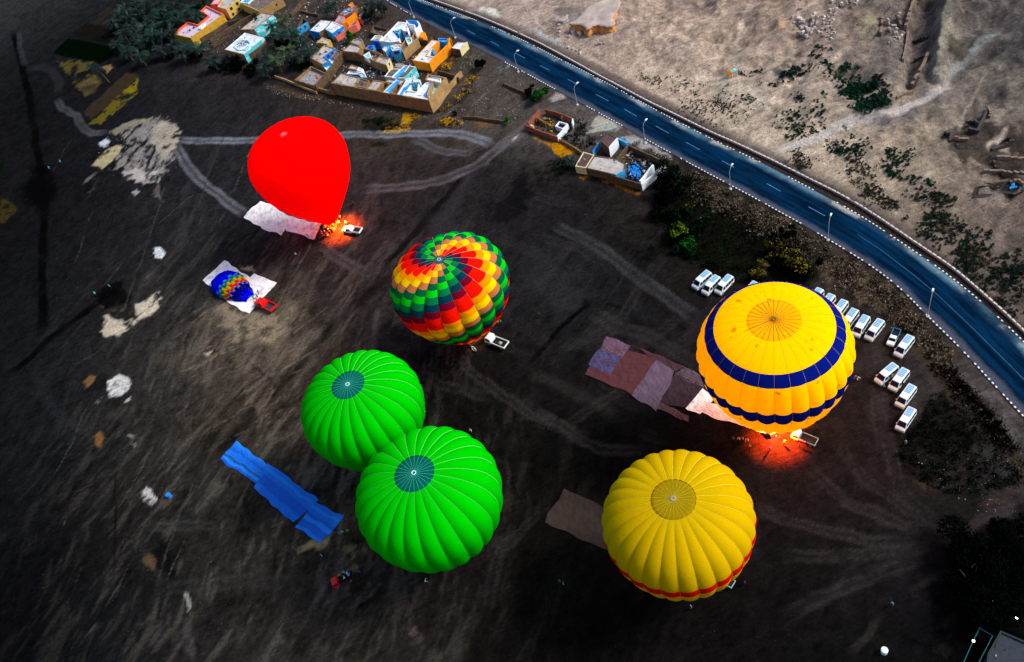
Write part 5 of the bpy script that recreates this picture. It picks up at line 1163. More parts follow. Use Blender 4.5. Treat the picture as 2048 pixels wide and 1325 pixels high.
def palm(px, py, h=6.5, s=1.0, kind=0, nf=18, label='', lean=0.0, group='date palms of the grove'):
    top = W(px, py, h); a = random.uniform(0, 6.28)
    base = Vector((top.x+lean*math.cos(a)-.0, top.y+lean*math.sin(a), 0))
    r = thing('palm_tree', label, 'palm tree', base, 0, group)
    t_ = top-base
    mb = MB(); mb.tube([(0, 0, -.2), (t_.x*.3, t_.y*.3, h*.4), (t_.x*.7, t_.y*.7, h*.75), (t_.x, t_.y, h)], [.28*s, .22*s, .2*s, .24*s], 7); mb.build('trunk', [M_trunk], r)
    for k in range(nf):
        me = random.choice(FRO[kind if random.random() > .2 else random.randrange(2)])
        o = meshobj('frond', me, r, (t_.x, t_.y, h), (random.uniform(-.2, .2), random.uniform(-.75, .45)*(-1 if k % 3 else -.4)*-1, k*2.399+random.uniform(-.2, .2)), (s*random.uniform(.85, 1.1),)*3)
    return r
PL = 'date palm with a spreading crown in the dark grove left of the coral-rimmed house'
PALMS = [(268, 70, 1), (284, 80, 1), (318, 98, 1), (250, 15, 1), (238, 28, 1), (298, 38, 1), (310, 58, 0), (270, 5, 1), (340, 28, 0), (356, 40, 1), (322, 70, 1), (252, 100, 1), (255, 33, 1), (276, 18, 1), (290, 55, 0), (314, 24, 0), (245, 65, 1), (232, 88, 1), (304, 70, 1), (330, 45, 1), (340, 66, 1), (350, 12, 1), (262, 50, 1), (320, 8, 1), (300, 2, 1), (225, 45, 1)]
def gw(x, y):
    h_ = ['at the left edge of', 'left of the centre of', 'right of the centre of', 'at the right edge of'][min(3, int((x-222)/35))]; v2 = ['top-edge', 'upper', 'middle', 'lower', 'lowest'][min(4, int(y/20))]
    return v2+' row, '+h_+' the dark grove'
for (x, y, k) in PALMS: palm(x, y, random.uniform(4.0, 5.5), 1.25, k, 22, ('bluish green' if k == 0 else 'dark green')+' date palm, '+gw(x, y))
for (x, y, k, lb) in [(279, 110, 0, 'lone blue-green palm below the grove, above the ploughed strip'), (375, 18, 0, 'palm rising directly behind the coral-rimmed house at the top edge'), (391, 33, 0, 'bright green palm in the notch of the L-shaped coral-rimmed house'), (344, 88, 1, 'palm in front of the left corner of the mustard wall'), (373, 95, 0, 'palm covering the foot of the mustard wall'), (398, 96, 0, 'palm right of the foot of the mustard wall'), (360, 104, 1, 'low dark palm under the mustard wall'), (423, 118, 1, 'dark palm left of the white turquoise-rimmed house'),
    (544, 52, 0, 'palm against the ragged turquoise wall'), (566, 42, 2, 'olive tinted palm behind the turquoise wall'), (582, 66, 0, 'palm left of the ruined room with the blue wall'), (559, 68, 0, 'palm in the middle of the clump beside the turquoise wall'), (574, 101, 2, 'palm with a pale trunk and wide spiky crown in front of the clump'), (530, 113, 1, 'dark palm right of the white turquoise-rimmed house'), (552, 121, 2, 'yellowish palm at the edge of the dark field'), (528, 134, 1, 'low dark palm at the edge of the dark field'), (603, 84, 1, 'palm behind the tan two-level house'), (619, 101, 0, 'palm touching the corner of the tan two-level house'), (594, 110, 1, 'dark palm in shade before the tan two-level house'),
    (662, 12, 1, 'palm at the top edge left of the corrugated roofs'), (650, 20, 1, 'dark palm beside the corrugated roofs'), (742, 8, 1, 'palm at the top edge behind the water tank'), (757, 12, 1, 'palm at the top edge near the road'), (1140, 322, 1, 'small palm at the corner of the roadside house')]:
    palm(x, y, 4.8 if y < 200 else 2.2, 1.2 if y < 200 else .6, k, 24, lb, group=None)
palm(183, 133, 7.5, .9, 1, 16, 'tall palm with a thin dark trunk in the weedy field', 1.0, group='pair of slim palms in the weedy field'); palm(193, 137, 6.8, .85, 1, 16, 'shorter slim palm leaning beside the tall one in the weedy field', 1.0, group='pair of slim palms in the weedy field')

# ------------------------------------------------------------------ leafy trees, bushes
def leaf_cloud(n_, rad, leaf, seed, hollow=.55, lobes=7, flat=.8):
    rr = np.random.RandomState(seed); mb = MB()
    cs = [(rr.normal(0, .48, 3)*np.array([1, 1, .6]), rr.uniform(.32, .55)) for _ in range(lobes)]
    for k in range(n_):
        c, r_ = cs[k % lobes]; d = rr.normal(0, 1, 3); d /= np.linalg.norm(d)
        p = (c+d*r_*rr.uniform(hollow, 1.05))*np.array([rad, rad, rad*flat])
        p[2] = max(p[2], -rad*flat*.85)
        u = rr.normal(0, 1, 3); u /= np.linalg.norm(u); v_ = np.cross(u, d); v_ /= (np.linalg.norm(v_)+1e-6)
        s_ = leaf*rr.uniform(.6, 1.3); mb.poly([p-u*s_-v_*s_*.5, p+u*s_-v_*s_*.4, p+u*s_*.7+v_*s_*.5, p-u*s_*.8+v_*s_*.55])
    return mb
def leafm(name, c, isl=.45): return mat(name, c, rough=.95, spec=.03, var=.3, scale=1.5, island=isl)
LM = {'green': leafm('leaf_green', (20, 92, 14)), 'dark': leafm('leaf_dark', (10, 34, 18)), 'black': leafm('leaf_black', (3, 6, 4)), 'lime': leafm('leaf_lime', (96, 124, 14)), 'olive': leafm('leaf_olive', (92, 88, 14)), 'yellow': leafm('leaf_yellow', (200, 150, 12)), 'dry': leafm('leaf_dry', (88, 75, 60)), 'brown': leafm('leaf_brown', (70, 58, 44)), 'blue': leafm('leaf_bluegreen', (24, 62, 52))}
def tree(px, py, rad, h, mk, label, n_=900, leaf=.22, group=None, name='leafy_tree', cat='tree', flat=.8, mk2=None):
    c = W(px, py, h); b0 = Vector((c.x, c.y, gz(c.x, c.y))); r = thing(name, label, cat, b0, random.uniform(0, 6), group)
    mb = leaf_cloud(n_, rad, leaf, random.randrange(10**6), flat=flat)
    ms = [LM[mk]]+([LM[mk2]] if mk2 else [])
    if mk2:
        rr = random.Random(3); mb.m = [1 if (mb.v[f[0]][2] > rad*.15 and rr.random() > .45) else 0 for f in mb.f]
    o = mb.build('crown', ms, r); o.location = (0, 0, h)
    mb = MB(); mb.tube([(0, 0, -.3), (.1, .05, h*.5), (0, 0, h*1.0)], [.09*rad, .07*rad, .03*rad], 7)
    for k in range(5):
        a = k*1.26; mb.tube([(.05, .02, h*.45), (math.cos(a)*rad*.3, math.sin(a)*rad*.3, h*.85), (math.cos(a)*rad*.6, math.sin(a)*rad*.6, h+rad*.1)], [.05*rad, .03*rad, .01*rad], 5)
    mb.build('trunk', [M_bark], r); return r
tree(703, 68, 2.0, 2.6, 'green', 'round bright green tree beside the salmon house', 900, .2)
tree(766, 20, 2.2, 3.0, 'dark', 'dark green tree at the top edge beside the water tank', 700, .25); tree(735, 28, 2.4, 3.2, 'dark', 'dark bushy tree behind the blue water tank', 700, .25)
tree(962, 128, 2.4, 1.8, 'black', 'blackish round bush on the verge under the hut', 700, .25, flat=.6); tree(1078, 190, 3.0, 2.2, 'dark', 'dark green bush beside the dirt track junction', 1000, .26, flat=.6, mk2='green'); tree(1056, 182, 2.0, 1.6, 'black', 'blackish bush left of the track-junction bush', 500, .25, flat=.6)
tree(1015, 238, 1.3, 1.1, 'green', 'small round green bush at the end of the rubble wall', 350, .2, name='bush', cat='bush')
tree(910, 226, 1.0, .8, 'dark', 'small dark bush by the rubble wall near the courtyard house', 260, .18, name='bush', cat='bush')
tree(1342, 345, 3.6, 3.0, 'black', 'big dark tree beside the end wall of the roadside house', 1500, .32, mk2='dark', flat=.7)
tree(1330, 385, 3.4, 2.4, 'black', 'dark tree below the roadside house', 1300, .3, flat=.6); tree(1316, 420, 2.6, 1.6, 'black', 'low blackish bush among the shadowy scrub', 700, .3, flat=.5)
tree(1362, 462, 3.4, 2.2, 'black', 'tree with lime green upper leaves at the left of the scrub hollow', 1500, .28, mk2='lime', flat=.65); tree(1378, 492, 2.6, 1.6, 'dark', 'green bush above the three parked minibuses', 900, .26, mk2='green', flat=.6)
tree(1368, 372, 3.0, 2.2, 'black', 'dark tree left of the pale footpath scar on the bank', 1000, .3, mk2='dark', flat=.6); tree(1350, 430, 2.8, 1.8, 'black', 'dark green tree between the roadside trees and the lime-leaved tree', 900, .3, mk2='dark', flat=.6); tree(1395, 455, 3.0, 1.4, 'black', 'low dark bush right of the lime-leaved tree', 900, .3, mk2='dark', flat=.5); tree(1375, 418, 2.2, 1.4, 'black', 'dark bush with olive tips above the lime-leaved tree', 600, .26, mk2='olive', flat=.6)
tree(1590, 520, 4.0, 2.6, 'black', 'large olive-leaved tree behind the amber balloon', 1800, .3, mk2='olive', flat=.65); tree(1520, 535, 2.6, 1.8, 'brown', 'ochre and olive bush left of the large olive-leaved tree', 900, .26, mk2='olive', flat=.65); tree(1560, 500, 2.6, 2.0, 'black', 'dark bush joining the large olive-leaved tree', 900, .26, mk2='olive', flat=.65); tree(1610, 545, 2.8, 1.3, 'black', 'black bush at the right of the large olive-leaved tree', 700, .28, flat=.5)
tree(1575, 465, 1.8, 1.4, 'black', 'dark bush on the kerbside bank', 500, .24, flat=.6)
DTL = ['almost black tree at the left tip of the lower right clump', 'almost black tree at the top of the lower right clump', 'largest black tree in the middle of the lower right clump', 'almost black tree cut by the right edge, upper one', 'small black tree at the lower left of the lower right clump', 'almost black tree cut by the right edge, lower one', 'black tree just above the teal steel frame']
# huge dark tree bottom right, a group of crowns
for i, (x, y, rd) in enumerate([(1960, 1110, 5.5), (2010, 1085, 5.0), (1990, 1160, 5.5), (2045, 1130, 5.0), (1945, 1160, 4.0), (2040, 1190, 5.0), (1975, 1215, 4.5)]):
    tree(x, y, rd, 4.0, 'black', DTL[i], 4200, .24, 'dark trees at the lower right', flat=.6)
HDG = ['blackish hedge shrub '+q_ for q_ in ['below left corner of the white turquoise-rimmed house', 'second from the left below the white turquoise-rimmed house', 'in the middle below the white turquoise-rimmed house', 'bulging lowest below the white turquoise-rimmed house', 'below the right corner of the white turquoise-rimmed house', 'between the dark palm and the white turquoise-rimmed house', 'lowest under the mustard wall', 'hugging the front wall of the white turquoise-rimmed house', 'left of the pink-rimmed yard, under the pale-trunked palm', 'touching the pink-rimmed yard', 'at the foot of the tan two-level house', 'behind the ragged turquoise wall palms', 'between the turquoise wall palms and the tan house', 'right of the foot of the mustard wall', 'in the middle under the mustard wall']]
# dark shrubs in front of the palms
for i, (x, y, rd) in enumerate([(448, 128, 2.4), (462, 137, 2.4), (480, 132, 2.6), (498, 138, 2.6), (512, 128, 2.4), (430, 130, 2.0), (345, 108, 2.0), (466, 121, 2.2), (585, 122, 2.2), (606, 128, 2.0), (612, 116, 2.2), (560, 84, 2.4), (590, 90, 2.6), (400, 110, 2.0), (383, 112, 2.0)]):
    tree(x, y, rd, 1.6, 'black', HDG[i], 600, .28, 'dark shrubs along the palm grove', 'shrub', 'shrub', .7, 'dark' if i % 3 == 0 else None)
for i, (x, y, rd) in enumerate([(330, 24, 2.8), (352, 34, 2.6), (318, 48, 2.6), (345, 50, 2.4), (285, 35, 2.8), (262, 22, 2.8), (240, 52, 2.4), (300, 88, 2.4), (326, 82, 2.2), (375, 48, 2.2), (395, 12, 2.4), (356, 70, 2.0)]):
    tree(x, y, rd, 2.2, 'dark', 'dark green undergrowth bush, '+gw(x, y), 600, .3, 'undergrowth of the palm grove', 'shrub', 'shrub', .7)
# yellow-leaved bushes
tree(896, 130, 1.6, 1.0, 'yellow', 'yellow-leaved bush between the orange house and the hut', 420, .17, name='bush', cat='bush', mk2='dark'); tree(884, 136, 1.3, .8, 'yellow', 'smaller yellow bush at the foot of the orange house', 300, .16, name='bush', cat='bush'); tree(1098, 250, .8, .6, 'yellow', 'yellow plant inside the brick compound', 160, .14, name='bush', cat='bush')

# desert shrubs: five shared meshes
SH = []
for k in range(6):
    mb = leaf_cloud(70, 1.0, .22, 50+k, .3, 4, .7); SH.append(mb.mesh('desert_shrub', [[leafm('shrub_green', (22, 62, 44), .3), leafm('shrub_dark', (32, 48, 38), .3), leafm('shrub_brown', (70, 62, 48), .3)][k % 3]]))
SHR = []     # (px, py, size, kind, group label)
def scat(poly, n_, s0, s1, kinds, lab, clump=0):
    P = np.array(poly, float); x0, y0 = P.min(0); x1, y1 = P.max(0); k = 0; c = []; tries = 0; n_ = int(n_*1.8)
    while k < n_ and tries < n_*40:
        tries += 1
        if clump and c and random.random() < .6:
            q_ = random.choice(c); x = q_[0]+random.gauss(0, clump); y = q_[1]+random.gauss(0, clump*.7)
        else: x = random.uniform(x0, x1); y = random.uniform(y0, y1)
        if inside(np.array([x]), np.array([y]), P)[0]:
            c.append((x, y)); SHR.append((x, y, random.uniform(s0, s1), random.choice(kinds), lab)); k += 1
RD = [(1385, 240), (1640, 345), (1760, 420), (1900, 515), (2048, 640)]
scat(ZD([(640, 850), (1000, 820), (1300, 1000), (1330, 1180), (1050, 1325), (750, 1310), (500, 1130)]), 150, .25, .6, (1, 2, 4, 5), 'small dark shrub on the slope above the road', 9)
scat(ZD([(1120, 960), (1400, 1000), (1450, 1060), (1200, 1080)]), 10, .6, .9, (0, 3), 'green shrub in the string crossing the pale wash', 8)
scat(ZD([(1600, 960), (2038, 900), (2038, 1325), (1500, 1325), (1480, 1180), (1800, 1080)]), 60, .5, .95, (0, 3, 1), 'green shrub scattered on the sandy rise', 9)
scat(ZD([(1900, 470), (2038, 470), (2038, 700), (1850, 700)]), 16, .5, .95, (0, 1, 2), 'green shrub below the block rubble', 8)
scat(ZE([(0, 460), (240, 500), (340, 700), (460, 800), (620, 900), (690, 1080), (420, 1200), (260, 1100), (130, 900), (0, 820)]), 80, .6, 1.3, (0, 3, 0, 1), 'green shrub of the dense thicket beside the pale path', 10)
scat(ZE([(240, 900), (480, 850), (640, 1060), (380, 1150)]), 40, .9, 1.5, (0, 3), 'green shrub of the dense thicket beside the pale path', 9)
scat(ZE([(500, 800), (600, 780), (660, 1000), (640, 1100), (540, 1060)]), 26, .8, 1.2, (1, 4), 'blackish shrub at the dark end of the thicket', 8)
scat(ZF([(380, 350), (520, 300), (700, 310), (600, 380), (420, 440)]), 46, .35, .75, (0, 1, 4), 'shrub on the sandy wedge above the path fork', 8)
scat(ZF([(660, 400), (800, 380), (1000, 400), (980, 540), (800, 560), (700, 500)]), 60, .5, .95, (0, 3, 1), 'green shrub in the band below the pale path', 8)
scat(ZF([(440, 470), (560, 460), (600, 600), (520, 600)]), 24, .4, .7, (1, 2, 5), 'brownish shrub near the road parapet', 8)
scat(ZF([(820, 540), (960, 560), (1120, 780), (1250, 900), (1100, 880), (900, 780), (850, 680)]), 110, .4, .8, (1, 4, 2, 5), 'brownish shrub on the long slope down to the road', 9)
scat(ZF([(1030, 470), (1280, 460), (1260, 640), (1440, 700), (1440, 760), (1200, 700), (1060, 600)]), 56, .5, 1.1, (0, 3, 1), 'dark green shrub in the winding line across the sand', 8)
scat(ZF([(1190, 700), (1500, 780), (1700, 850), (1600, 880), (1350, 860), (1220, 800)]), 50, .4, .9, (1, 4, 2), 'shrub in the scattered line right of the winding one', 9)
scat(ZF([(1180, 900), (1500, 900), (1800, 980), (1850, 1180), (2048, 1200), (2048, 1325), (1640, 1325), (1420, 1130)]), 190, .4, 1.0, (1, 4, 2, 1, 0), 'dark shrub on the dim slope at the right edge', 10)
scat(ZR([(860, 0), (1325, 0), (1325, 520), (1180, 400), (1000, 220)]), 90, .5, 1.1, (1, 4, 2), 'dark shrub on the dim slope at the right edge', 9)
scat(ZD([(20, 680), (200, 740), (380, 800), (360, 900), (200, 880), (80, 800)]), 26, .3, .6, (1, 2, 5), 'small shrub beside the parapet below the bare slope', 7)
scat(ZD([(400, 740), (720, 820), (700, 900), (480, 980), (440, 860)]), 14, .3, .7, (1, 2), 'small shrub at the end of the pale wash', 8)
scat(ZD([(1280, 860), (1480, 760), (1850, 640), (1880, 760), (1600, 850), (1350, 900)]), 40, .6, 1.1, (1, 0, 4), 'grey green shrub in the dark hollow below the rubble', 8)
scat(ZD([(1160, 740), (1400, 720), (1400, 760), (1200, 790)]), 12, .5, .9, (0, 1), 'shrub trailing right of the small orange shelter', 6)
scat([(1385, 240), (1600, 340), (1900, 500), (1900, 470), (1640, 320), (1400, 215)], 60, .3, .6, (2, 5, 1), 'brownish shrub near the road parapet', 8)
LMK = [('the orange-backed shelter', 1466, 151), ('the pale path fork', 1612, 257), ('the main rubble heap', 1612, 60), ('the bluff foot', 1870, 172), ('the dense thicket', 1720, 185), ('the lower end of the trench wall', 1805, 125), ('the tomb field', 1930, 260), ('the black pits', 1990, 382), ('the bend of the parapet', 1717, 413), ('the parapet where the pale path starts', 1545, 300), ('the street lamp above the olive bush', 1658, 447), ('the lowest street lamp', 1862, 599), ('the right edge of the picture', 2048, 500), ('the right edge near the road', 2048, 600), ('the flat rock shelf', 1190, 50), ('the bleached verge', 1018, 130), ('the long parapet wall', 1400, 255)]
def where(x, y):
    nm, lx, ly = min(LMK, key=lambda q_: math.hypot(q_[1]-x, q_[2]-y)); d = math.hypot(lx-x, ly-y)
    dr = ('right of' if x > lx else 'left of') if abs(x-lx) > 2*abs(y-ly) else ('below' if y > ly else 'above') if abs(y-ly) > 2*abs(x-lx) else ('below' if y > ly else 'above')+(' and right of' if x > lx else ' and left of')
    return ('close ' if d < 25 else '' if d < 60 else 'well ' if d < 110 else 'far ')+dr+' '+nm
SHR.sort(key=lambda s_: -s_[2]*FL/ math.hypot(HC, W(s_[0], s_[1]).length))
rest = MB()
for i, (x, y, s_, k, lb) in enumerate(SHR):
    p = WG(x, y)
    if i < 290:
        o = meshobj('desert_shrub', SH[k], None, (p.x, p.y, p.z+s_*.25), (0, 0, random.uniform(0, 6.3)), (s_, s_*random.uniform(.8, 1.2), s_*random.uniform(.7, 1)))
        tag(o, ('tiny', 'small', 'middling', 'large')[min(3, int(s_*3.2))]+' '+('green', 'grey-green', 'brownish')[k % 3]+' '+('round' if i % 3 == 0 else 'ragged' if i % 3 == 1 else 'spreading')+' shrub '+where(x, y), 'shrub', 'shrubs on the desert slopes')
    else:
        me = SH[k]; a = random.uniform(0, 6.3); ca2, sa2 = math.cos(a)*s_, math.sin(a)*s_
        for pl in list(me.polygons)[::2]:
            rest.poly([(p.x+me.vertices[q_].co.x*ca2-me.vertices[q_].co.y*sa2, p.y+me.vertices[q_].co.x*sa2+me.vertices[q_].co.y*ca2, p.z+(me.vertices[q_].co.z+.3)*s_*.9) for q_ in pl.vertices], k % 3)
o = rest.build('desert_scrub', [SH[0].materials[0], SH[1].materials[0], SH[2].materials[0]]); tag(o, 'small dark scrub dotted over the sandy desert slopes', 'scrub', kind='stuff')
# dry scrub on the bank between road and car park
bank = MB()
def bankpoly(poly, n_, s0, s1, mi, leaf=.2, dens=14):
    P = np.array(poly, float); x0, y0 = P.min(0); x1, y1 = P.max(0); k = 0
    while k < n_:
        x = random.uniform(x0, x1); y = random.uniform(y0, y1)
        if not inside(np.array([x]), np.array([y]), P)[0]: continue
        k += 1; p = WG(x, y); R_ = random.uniform(s0, s1); m_ = random.choice(mi)
        for _ in range(dens):
            a = random.uniform(0, 6.3); rr = R_*random.random()**.5; c = Vector((p.x+math.cos(a)*rr, p.y+math.sin(a)*rr, p.z+random.uniform(0, R_*.8)))
            u = Vector((random.gauss(0, 1), random.gauss(0, 1), random.gauss(0, .8))).normalized()*leaf*random.uniform(.6, 1.6); v2 = Vector((random.gauss(0, 1), random.gauss(0, 1), random.gauss(0, 1))).normalized()*leaf*.45
            bank.poly([c-u, c+v2, c+u, c-v2], m_)
BK = [(1340, 335), (1390, 345), (1460, 385), (1511, 412), (1584, 450), (1650, 490), (1690, 515), (1748, 550), (1800, 590), (1850, 650), (1900, 700), (1900, 760), (1830, 690), (1780, 640), (1690, 580), (1600, 520), (1500, 460), (1400, 410)]
bankpoly(BK, 900, .5, 1.3, (0, 1, 1, 2, 2), .26)
bankpoly(ZR([(700, 760), (860, 800), (1000, 960), (1180, 1170), (1270, 1325), (1150, 1325), (1000, 1100), (860, 930)]), 260, .5, 1.3, (2, 2, 2, 2, 0), .3)
bankpoly([(1320, 350), (1370, 350), (1440, 405), (1560, 450), (1650, 520), (1620, 575), (1540, 580), (1430, 550), (1340, 510), (1310, 430)], 620, .5, 1.5, (2, 2, 2, 3, 6), .28)
bankpoly(ZR([(560, 1230), (700, 960), (850, 900), (980, 1130), (1100, 1325), (520, 1325)]), 200, .4, 1.0, (2, 2, 2, 3), .24)
bankpoly(ZW([(430, 20), (900, 0), (1240, 0), (1240, 200), (1000, 300), (760, 270), (560, 190)]), 200, .4, 1.1, (2, 2, 2, 3), .26)
bankpoly(Z7([(120, 290), (330, 260), (480, 340), (470, 390), (300, 400)]), 60, .4, .9, (2, 3), .22); bankpoly(Z7([(300, 390), (590, 380), (600, 240), (700, 250), (560, 350)]), 60, .3, .7, (4, 4, 2), .2); bankpoly(Z7([(850, 290), (960, 270), (1100, 340), (960, 380)]), 50, .3, .7, (4, 2), .2)
bankpoly(Z5([(690, 270), (900, 330), (900, 470), (1000, 520), (930, 610), (830, 620), (620, 480), (720, 350)]), 120, .4, 1.0, (2, 2, 3), .24)
bankpoly(CR(560, 0, 5.095, [(1850, 900), (1960, 740), (2040, 780), (1900, 1000), (1750, 1110), (1600, 1160)]), 90, .4, .9, (4, 2, 3, 1), .22); bankpoly(CR(560, 0, 5.095, [(1850, 600), (2000, 570), (2080, 640), (1950, 720), (1850, 700)]), 60, .5, 1.0, (1, 5), .22)
bankpoly(Z5([(480, 740), (700, 680), (760, 800), (560, 900)]), 60, .4, .9, (3, 2), .22)
o = bank.build('roadside_scrub', [LM['dry'], leafm('scrub_tan', (118, 104, 86)), LM['black'], LM['dark'], LM['yellow'], leafm('scrub_sage', (120, 124, 84)), leafm('leaf_deep', (10, 34, 8))])
tag(o, 'dry tangled scrub and weeds on the bank below the road and around the walls', 'scrub', kind='stuff')
# ------------------------------------------------------------------ ground sheets
def sheet(pts, m_, label, name='ground_sheet', z=.06, ripple=.10, group='ground sheets spread under the balloons', nx=44, ny=28, cat='tarpaulin', mats=None, streak=None):
    """a cloth lying on the soil: four traced corners, sagging edges, ripples"""
    A, B, C, D = [W(*p, z) for p in pts[:4]]; v = []; f = []; fm = []
    sd_ = random.uniform(0, 50)
    for j in range(ny+1):
        for i in range(nx+1):
            s_, t_ = i/nx, j/ny
            p = A.lerp(B, s_).lerp(D.lerp(C, s_), t_); e = (abs(s_-.5)*2)**6+(abs(t_-.5)*2)**6
            rpl = .10*math.sin(p.x*4.3+3*math.sin(p.y*1.9+sd_))*math.sin(p.y*3.7+2*math.sin(p.x*1.3))+.05*math.sin(p.x*9+p.y*7+sd_); q_ = Vector((math.sin(p.x*1.1+sd_)+math.sin(p.y*1.7+sd_*2), math.sin(p.y*1.3+sd_)+math.sin(p.x*.9), 0))*.12
            zz = z+ripple*(.5+.5*math.sin(p.x*2.1+sd_+2*math.sin(p.y*.9)))*(.5+.5*math.sin(p.y*1.4+p.x*.8+sd_))*(1-.6*min(1, e))+.07+rpl*.75
            v.append((p.x+q_.x, p.y+q_.y, zz))
    for j in range(ny):
        for i in range(nx):
            a = j*(nx+1)+i; f.append((a, a+1, a+nx+2, a+nx+1)); fm.append(streak(i/nx, j/ny) if streak else 0)
    me = mkmesh(name, v, f, mats or [m_], fm, True); c = sum((Vector(q_) for q_ in v), Vector())/len(v); c.z = 0
    me.transform(Matrix.Translation(-c)); o = meshobj(name, me, None, c)
    return tag(o, label, cat, group)
S_w = mat('sheet_white', (248, 248, 250), var=.12, scale=1, stain=(150, 140, 140), stain_amt=.55, stain_scale=.5); S_g = mat('sheet_grey_white', (240, 240, 240), var=.15, stain=(150, 148, 148), stain_amt=.5, stain_scale=.4)
S_p = mat('sheet_blush', (240, 214, 206), var=.1, stain=(190, 150, 140), stain_amt=.5)
ZQ = lambda p: CR(460, 220, 4.1406, p)
sheet(ZQ([(248, 755), (385, 800), (265, 982), (108, 890)]), S_g, 'pale grey ground sheet left of the red balloon')
sheet(ZQ([(360, 805), (520, 895), (430, 1040), (262, 985)]), S_g, 'grey-white ground sheet in the middle of the three under the red balloon', z=.09)
sheet(ZQ([(480, 880), (760, 950), (690, 1070), (470, 1000)]), S_w, 'white ground sheet reaching to the mouth of the red balloon', z=.13)
mb = MB(); a, b_ = W(*ZQ([(735, 950)])[0], .3), W(*ZQ([(690, 1070)])[0], .3); mb.tube([a, a.lerp(b_, .3)+Vector((.1, .1, .1)), a.lerp(b_, .7)+Vector((-.1, 0, .1)), b_], [.5, .6, .55, .4], 8)
tag(mb.build('rolled_cloth', [S_p], None, True), 'rolled pinkish cloth at the end of the white sheet by the crowd', 'cloth roll')
ZS = lambda p: CR(380, 500, 8.282, p)
sheet(ZS([(570, 180), (1010, 470), (620, 860), (208, 515)]), S_w, 'white ground sheet under the half-filled rainbow-banded balloon, upper left')
sheet(ZS([(1070, 400), (1440, 548), (975, 1062), (600, 860)]), S_w, 'white ground sheet under the half-filled rainbow-banded balloon, beside the red pickup', z=.10)
ZT = lambda p: CR(420, 860, 3.6806, p)
SB = [mat('sheet_blue', (4, 112, 226), var=.12, stain=(4, 98, 206), stain_amt=.6), mat('sheet_blue_dark', (4, 92, 208), var=.1), mat('sheet_blue_light', (18, 128, 236), var=.1), mat('sheet_blue_teal', (8, 84, 150), var=.1)]
def st1(s_, t_): return [2, 0, 1, 0, 0, 3, 2, 1][min(7, int(t_*8))]
def st2(s_, t_): return [0, 2, 0, 1, 1, 1, 0, 0][min(7, int(t_*8))]
sheet(ZT([(190, 82), (430, 262), (348, 398), (75, 222)]), None, 'short blue ground sheet, upper left of the blue run', mats=SB, streak=st1)
sheet(ZT([(432, 245), (800, 520), (608, 685), (325, 430)]), None, 'long blue ground sheet in the middle of the blue run', mats=SB, streak=st2, z=.08)
sheet(ZT([(770, 530), (992, 642), (808, 838), (630, 712)]), None, 'banded blue ground sheet at the lower end of the blue run', mats=SB, streak=lambda s_, t_: [0, 2, 0, 1, 2, 1, 1, 0][min(7, int(t_*8))], z=.07)
ZU = lambda p: CR(1150, 660, 5.8514, p)
def pm(n_, c): return mat('sheet_'+n_, c, var=.2, scale=.8, stain=tuple(int(v*.7) for v in c), stain_amt=.5, stain_scale=.4)
sheet(ZU([(330, 190), (980, 320), (700, 770), (110, 520)]), pm('dull_red', (82, 40, 44)), 'dull red ground sheet, largest of the dark patchwork')
sheet(ZU([(375, 70), (650, 190), (560, 330), (290, 225)]), pm('mauve', (100, 72, 92)), 'mauve ground sheet at the upper corner of the patchwork', z=.1)
sheet(ZU([(285, 225), (550, 330), (400, 540), (150, 410)]), pm('slate_blue', (68, 66, 108)), 'slate blue ground sheet on the patchwork', z=.12)
sheet(ZU([(690, 185), (1290, 430), (1190, 490), (950, 360)]), pm('maroon', (66, 38, 48)), 'maroon ground sheet along the top of the patchwork', z=.09)
sheet(ZU([(945, 355), (1175, 490), (950, 955), (665, 770)]), pm('grey_lilac', (94, 78, 98)), 'grey lilac ground sheet across the middle of the patchwork', z=.14)
sheet(ZU([(1170, 500), (1500, 650), (1310, 920), (1000, 850)]), pm('aubergine', (48, 30, 40)), 'dark aubergine ground sheet beside the amber balloon', z=.10)
sheet(ZU([(1290, 435), (1480, 540), (1500, 690), (1180, 530)]), pm('dusk', (78, 66, 78)), 'dusky ground sheet next to the rim of the amber balloon', z=.13)
sheet(ZU([(1000, 850), (1345, 1010), (1330, 1090), (960, 920)]), pm('rose_brown', (84, 60, 62)), 'narrow rose brown ground sheet along the lower edge of the patchwork', z=.08)
sheet(ZU([(1500, 680), (1640, 800), (1460, 1000), (1300, 920)]), S_w, 'white ground sheet whose corner shows left of the amber balloon', z=.16)
sheet(ZU([(1440, 800), (1960, 960), (2350, 1250), (1380, 950)]), S_p, 'long pale sheet leading under the amber balloon', z=.17)
ZY = lambda p: CR(1070, 880, 3.898, p)
sheet(ZY([(232, 378), (600, 560), (600, 880), (70, 645)]), pm('brown', (62, 48, 42)), 'brown ground sheet left of the lemon balloon')

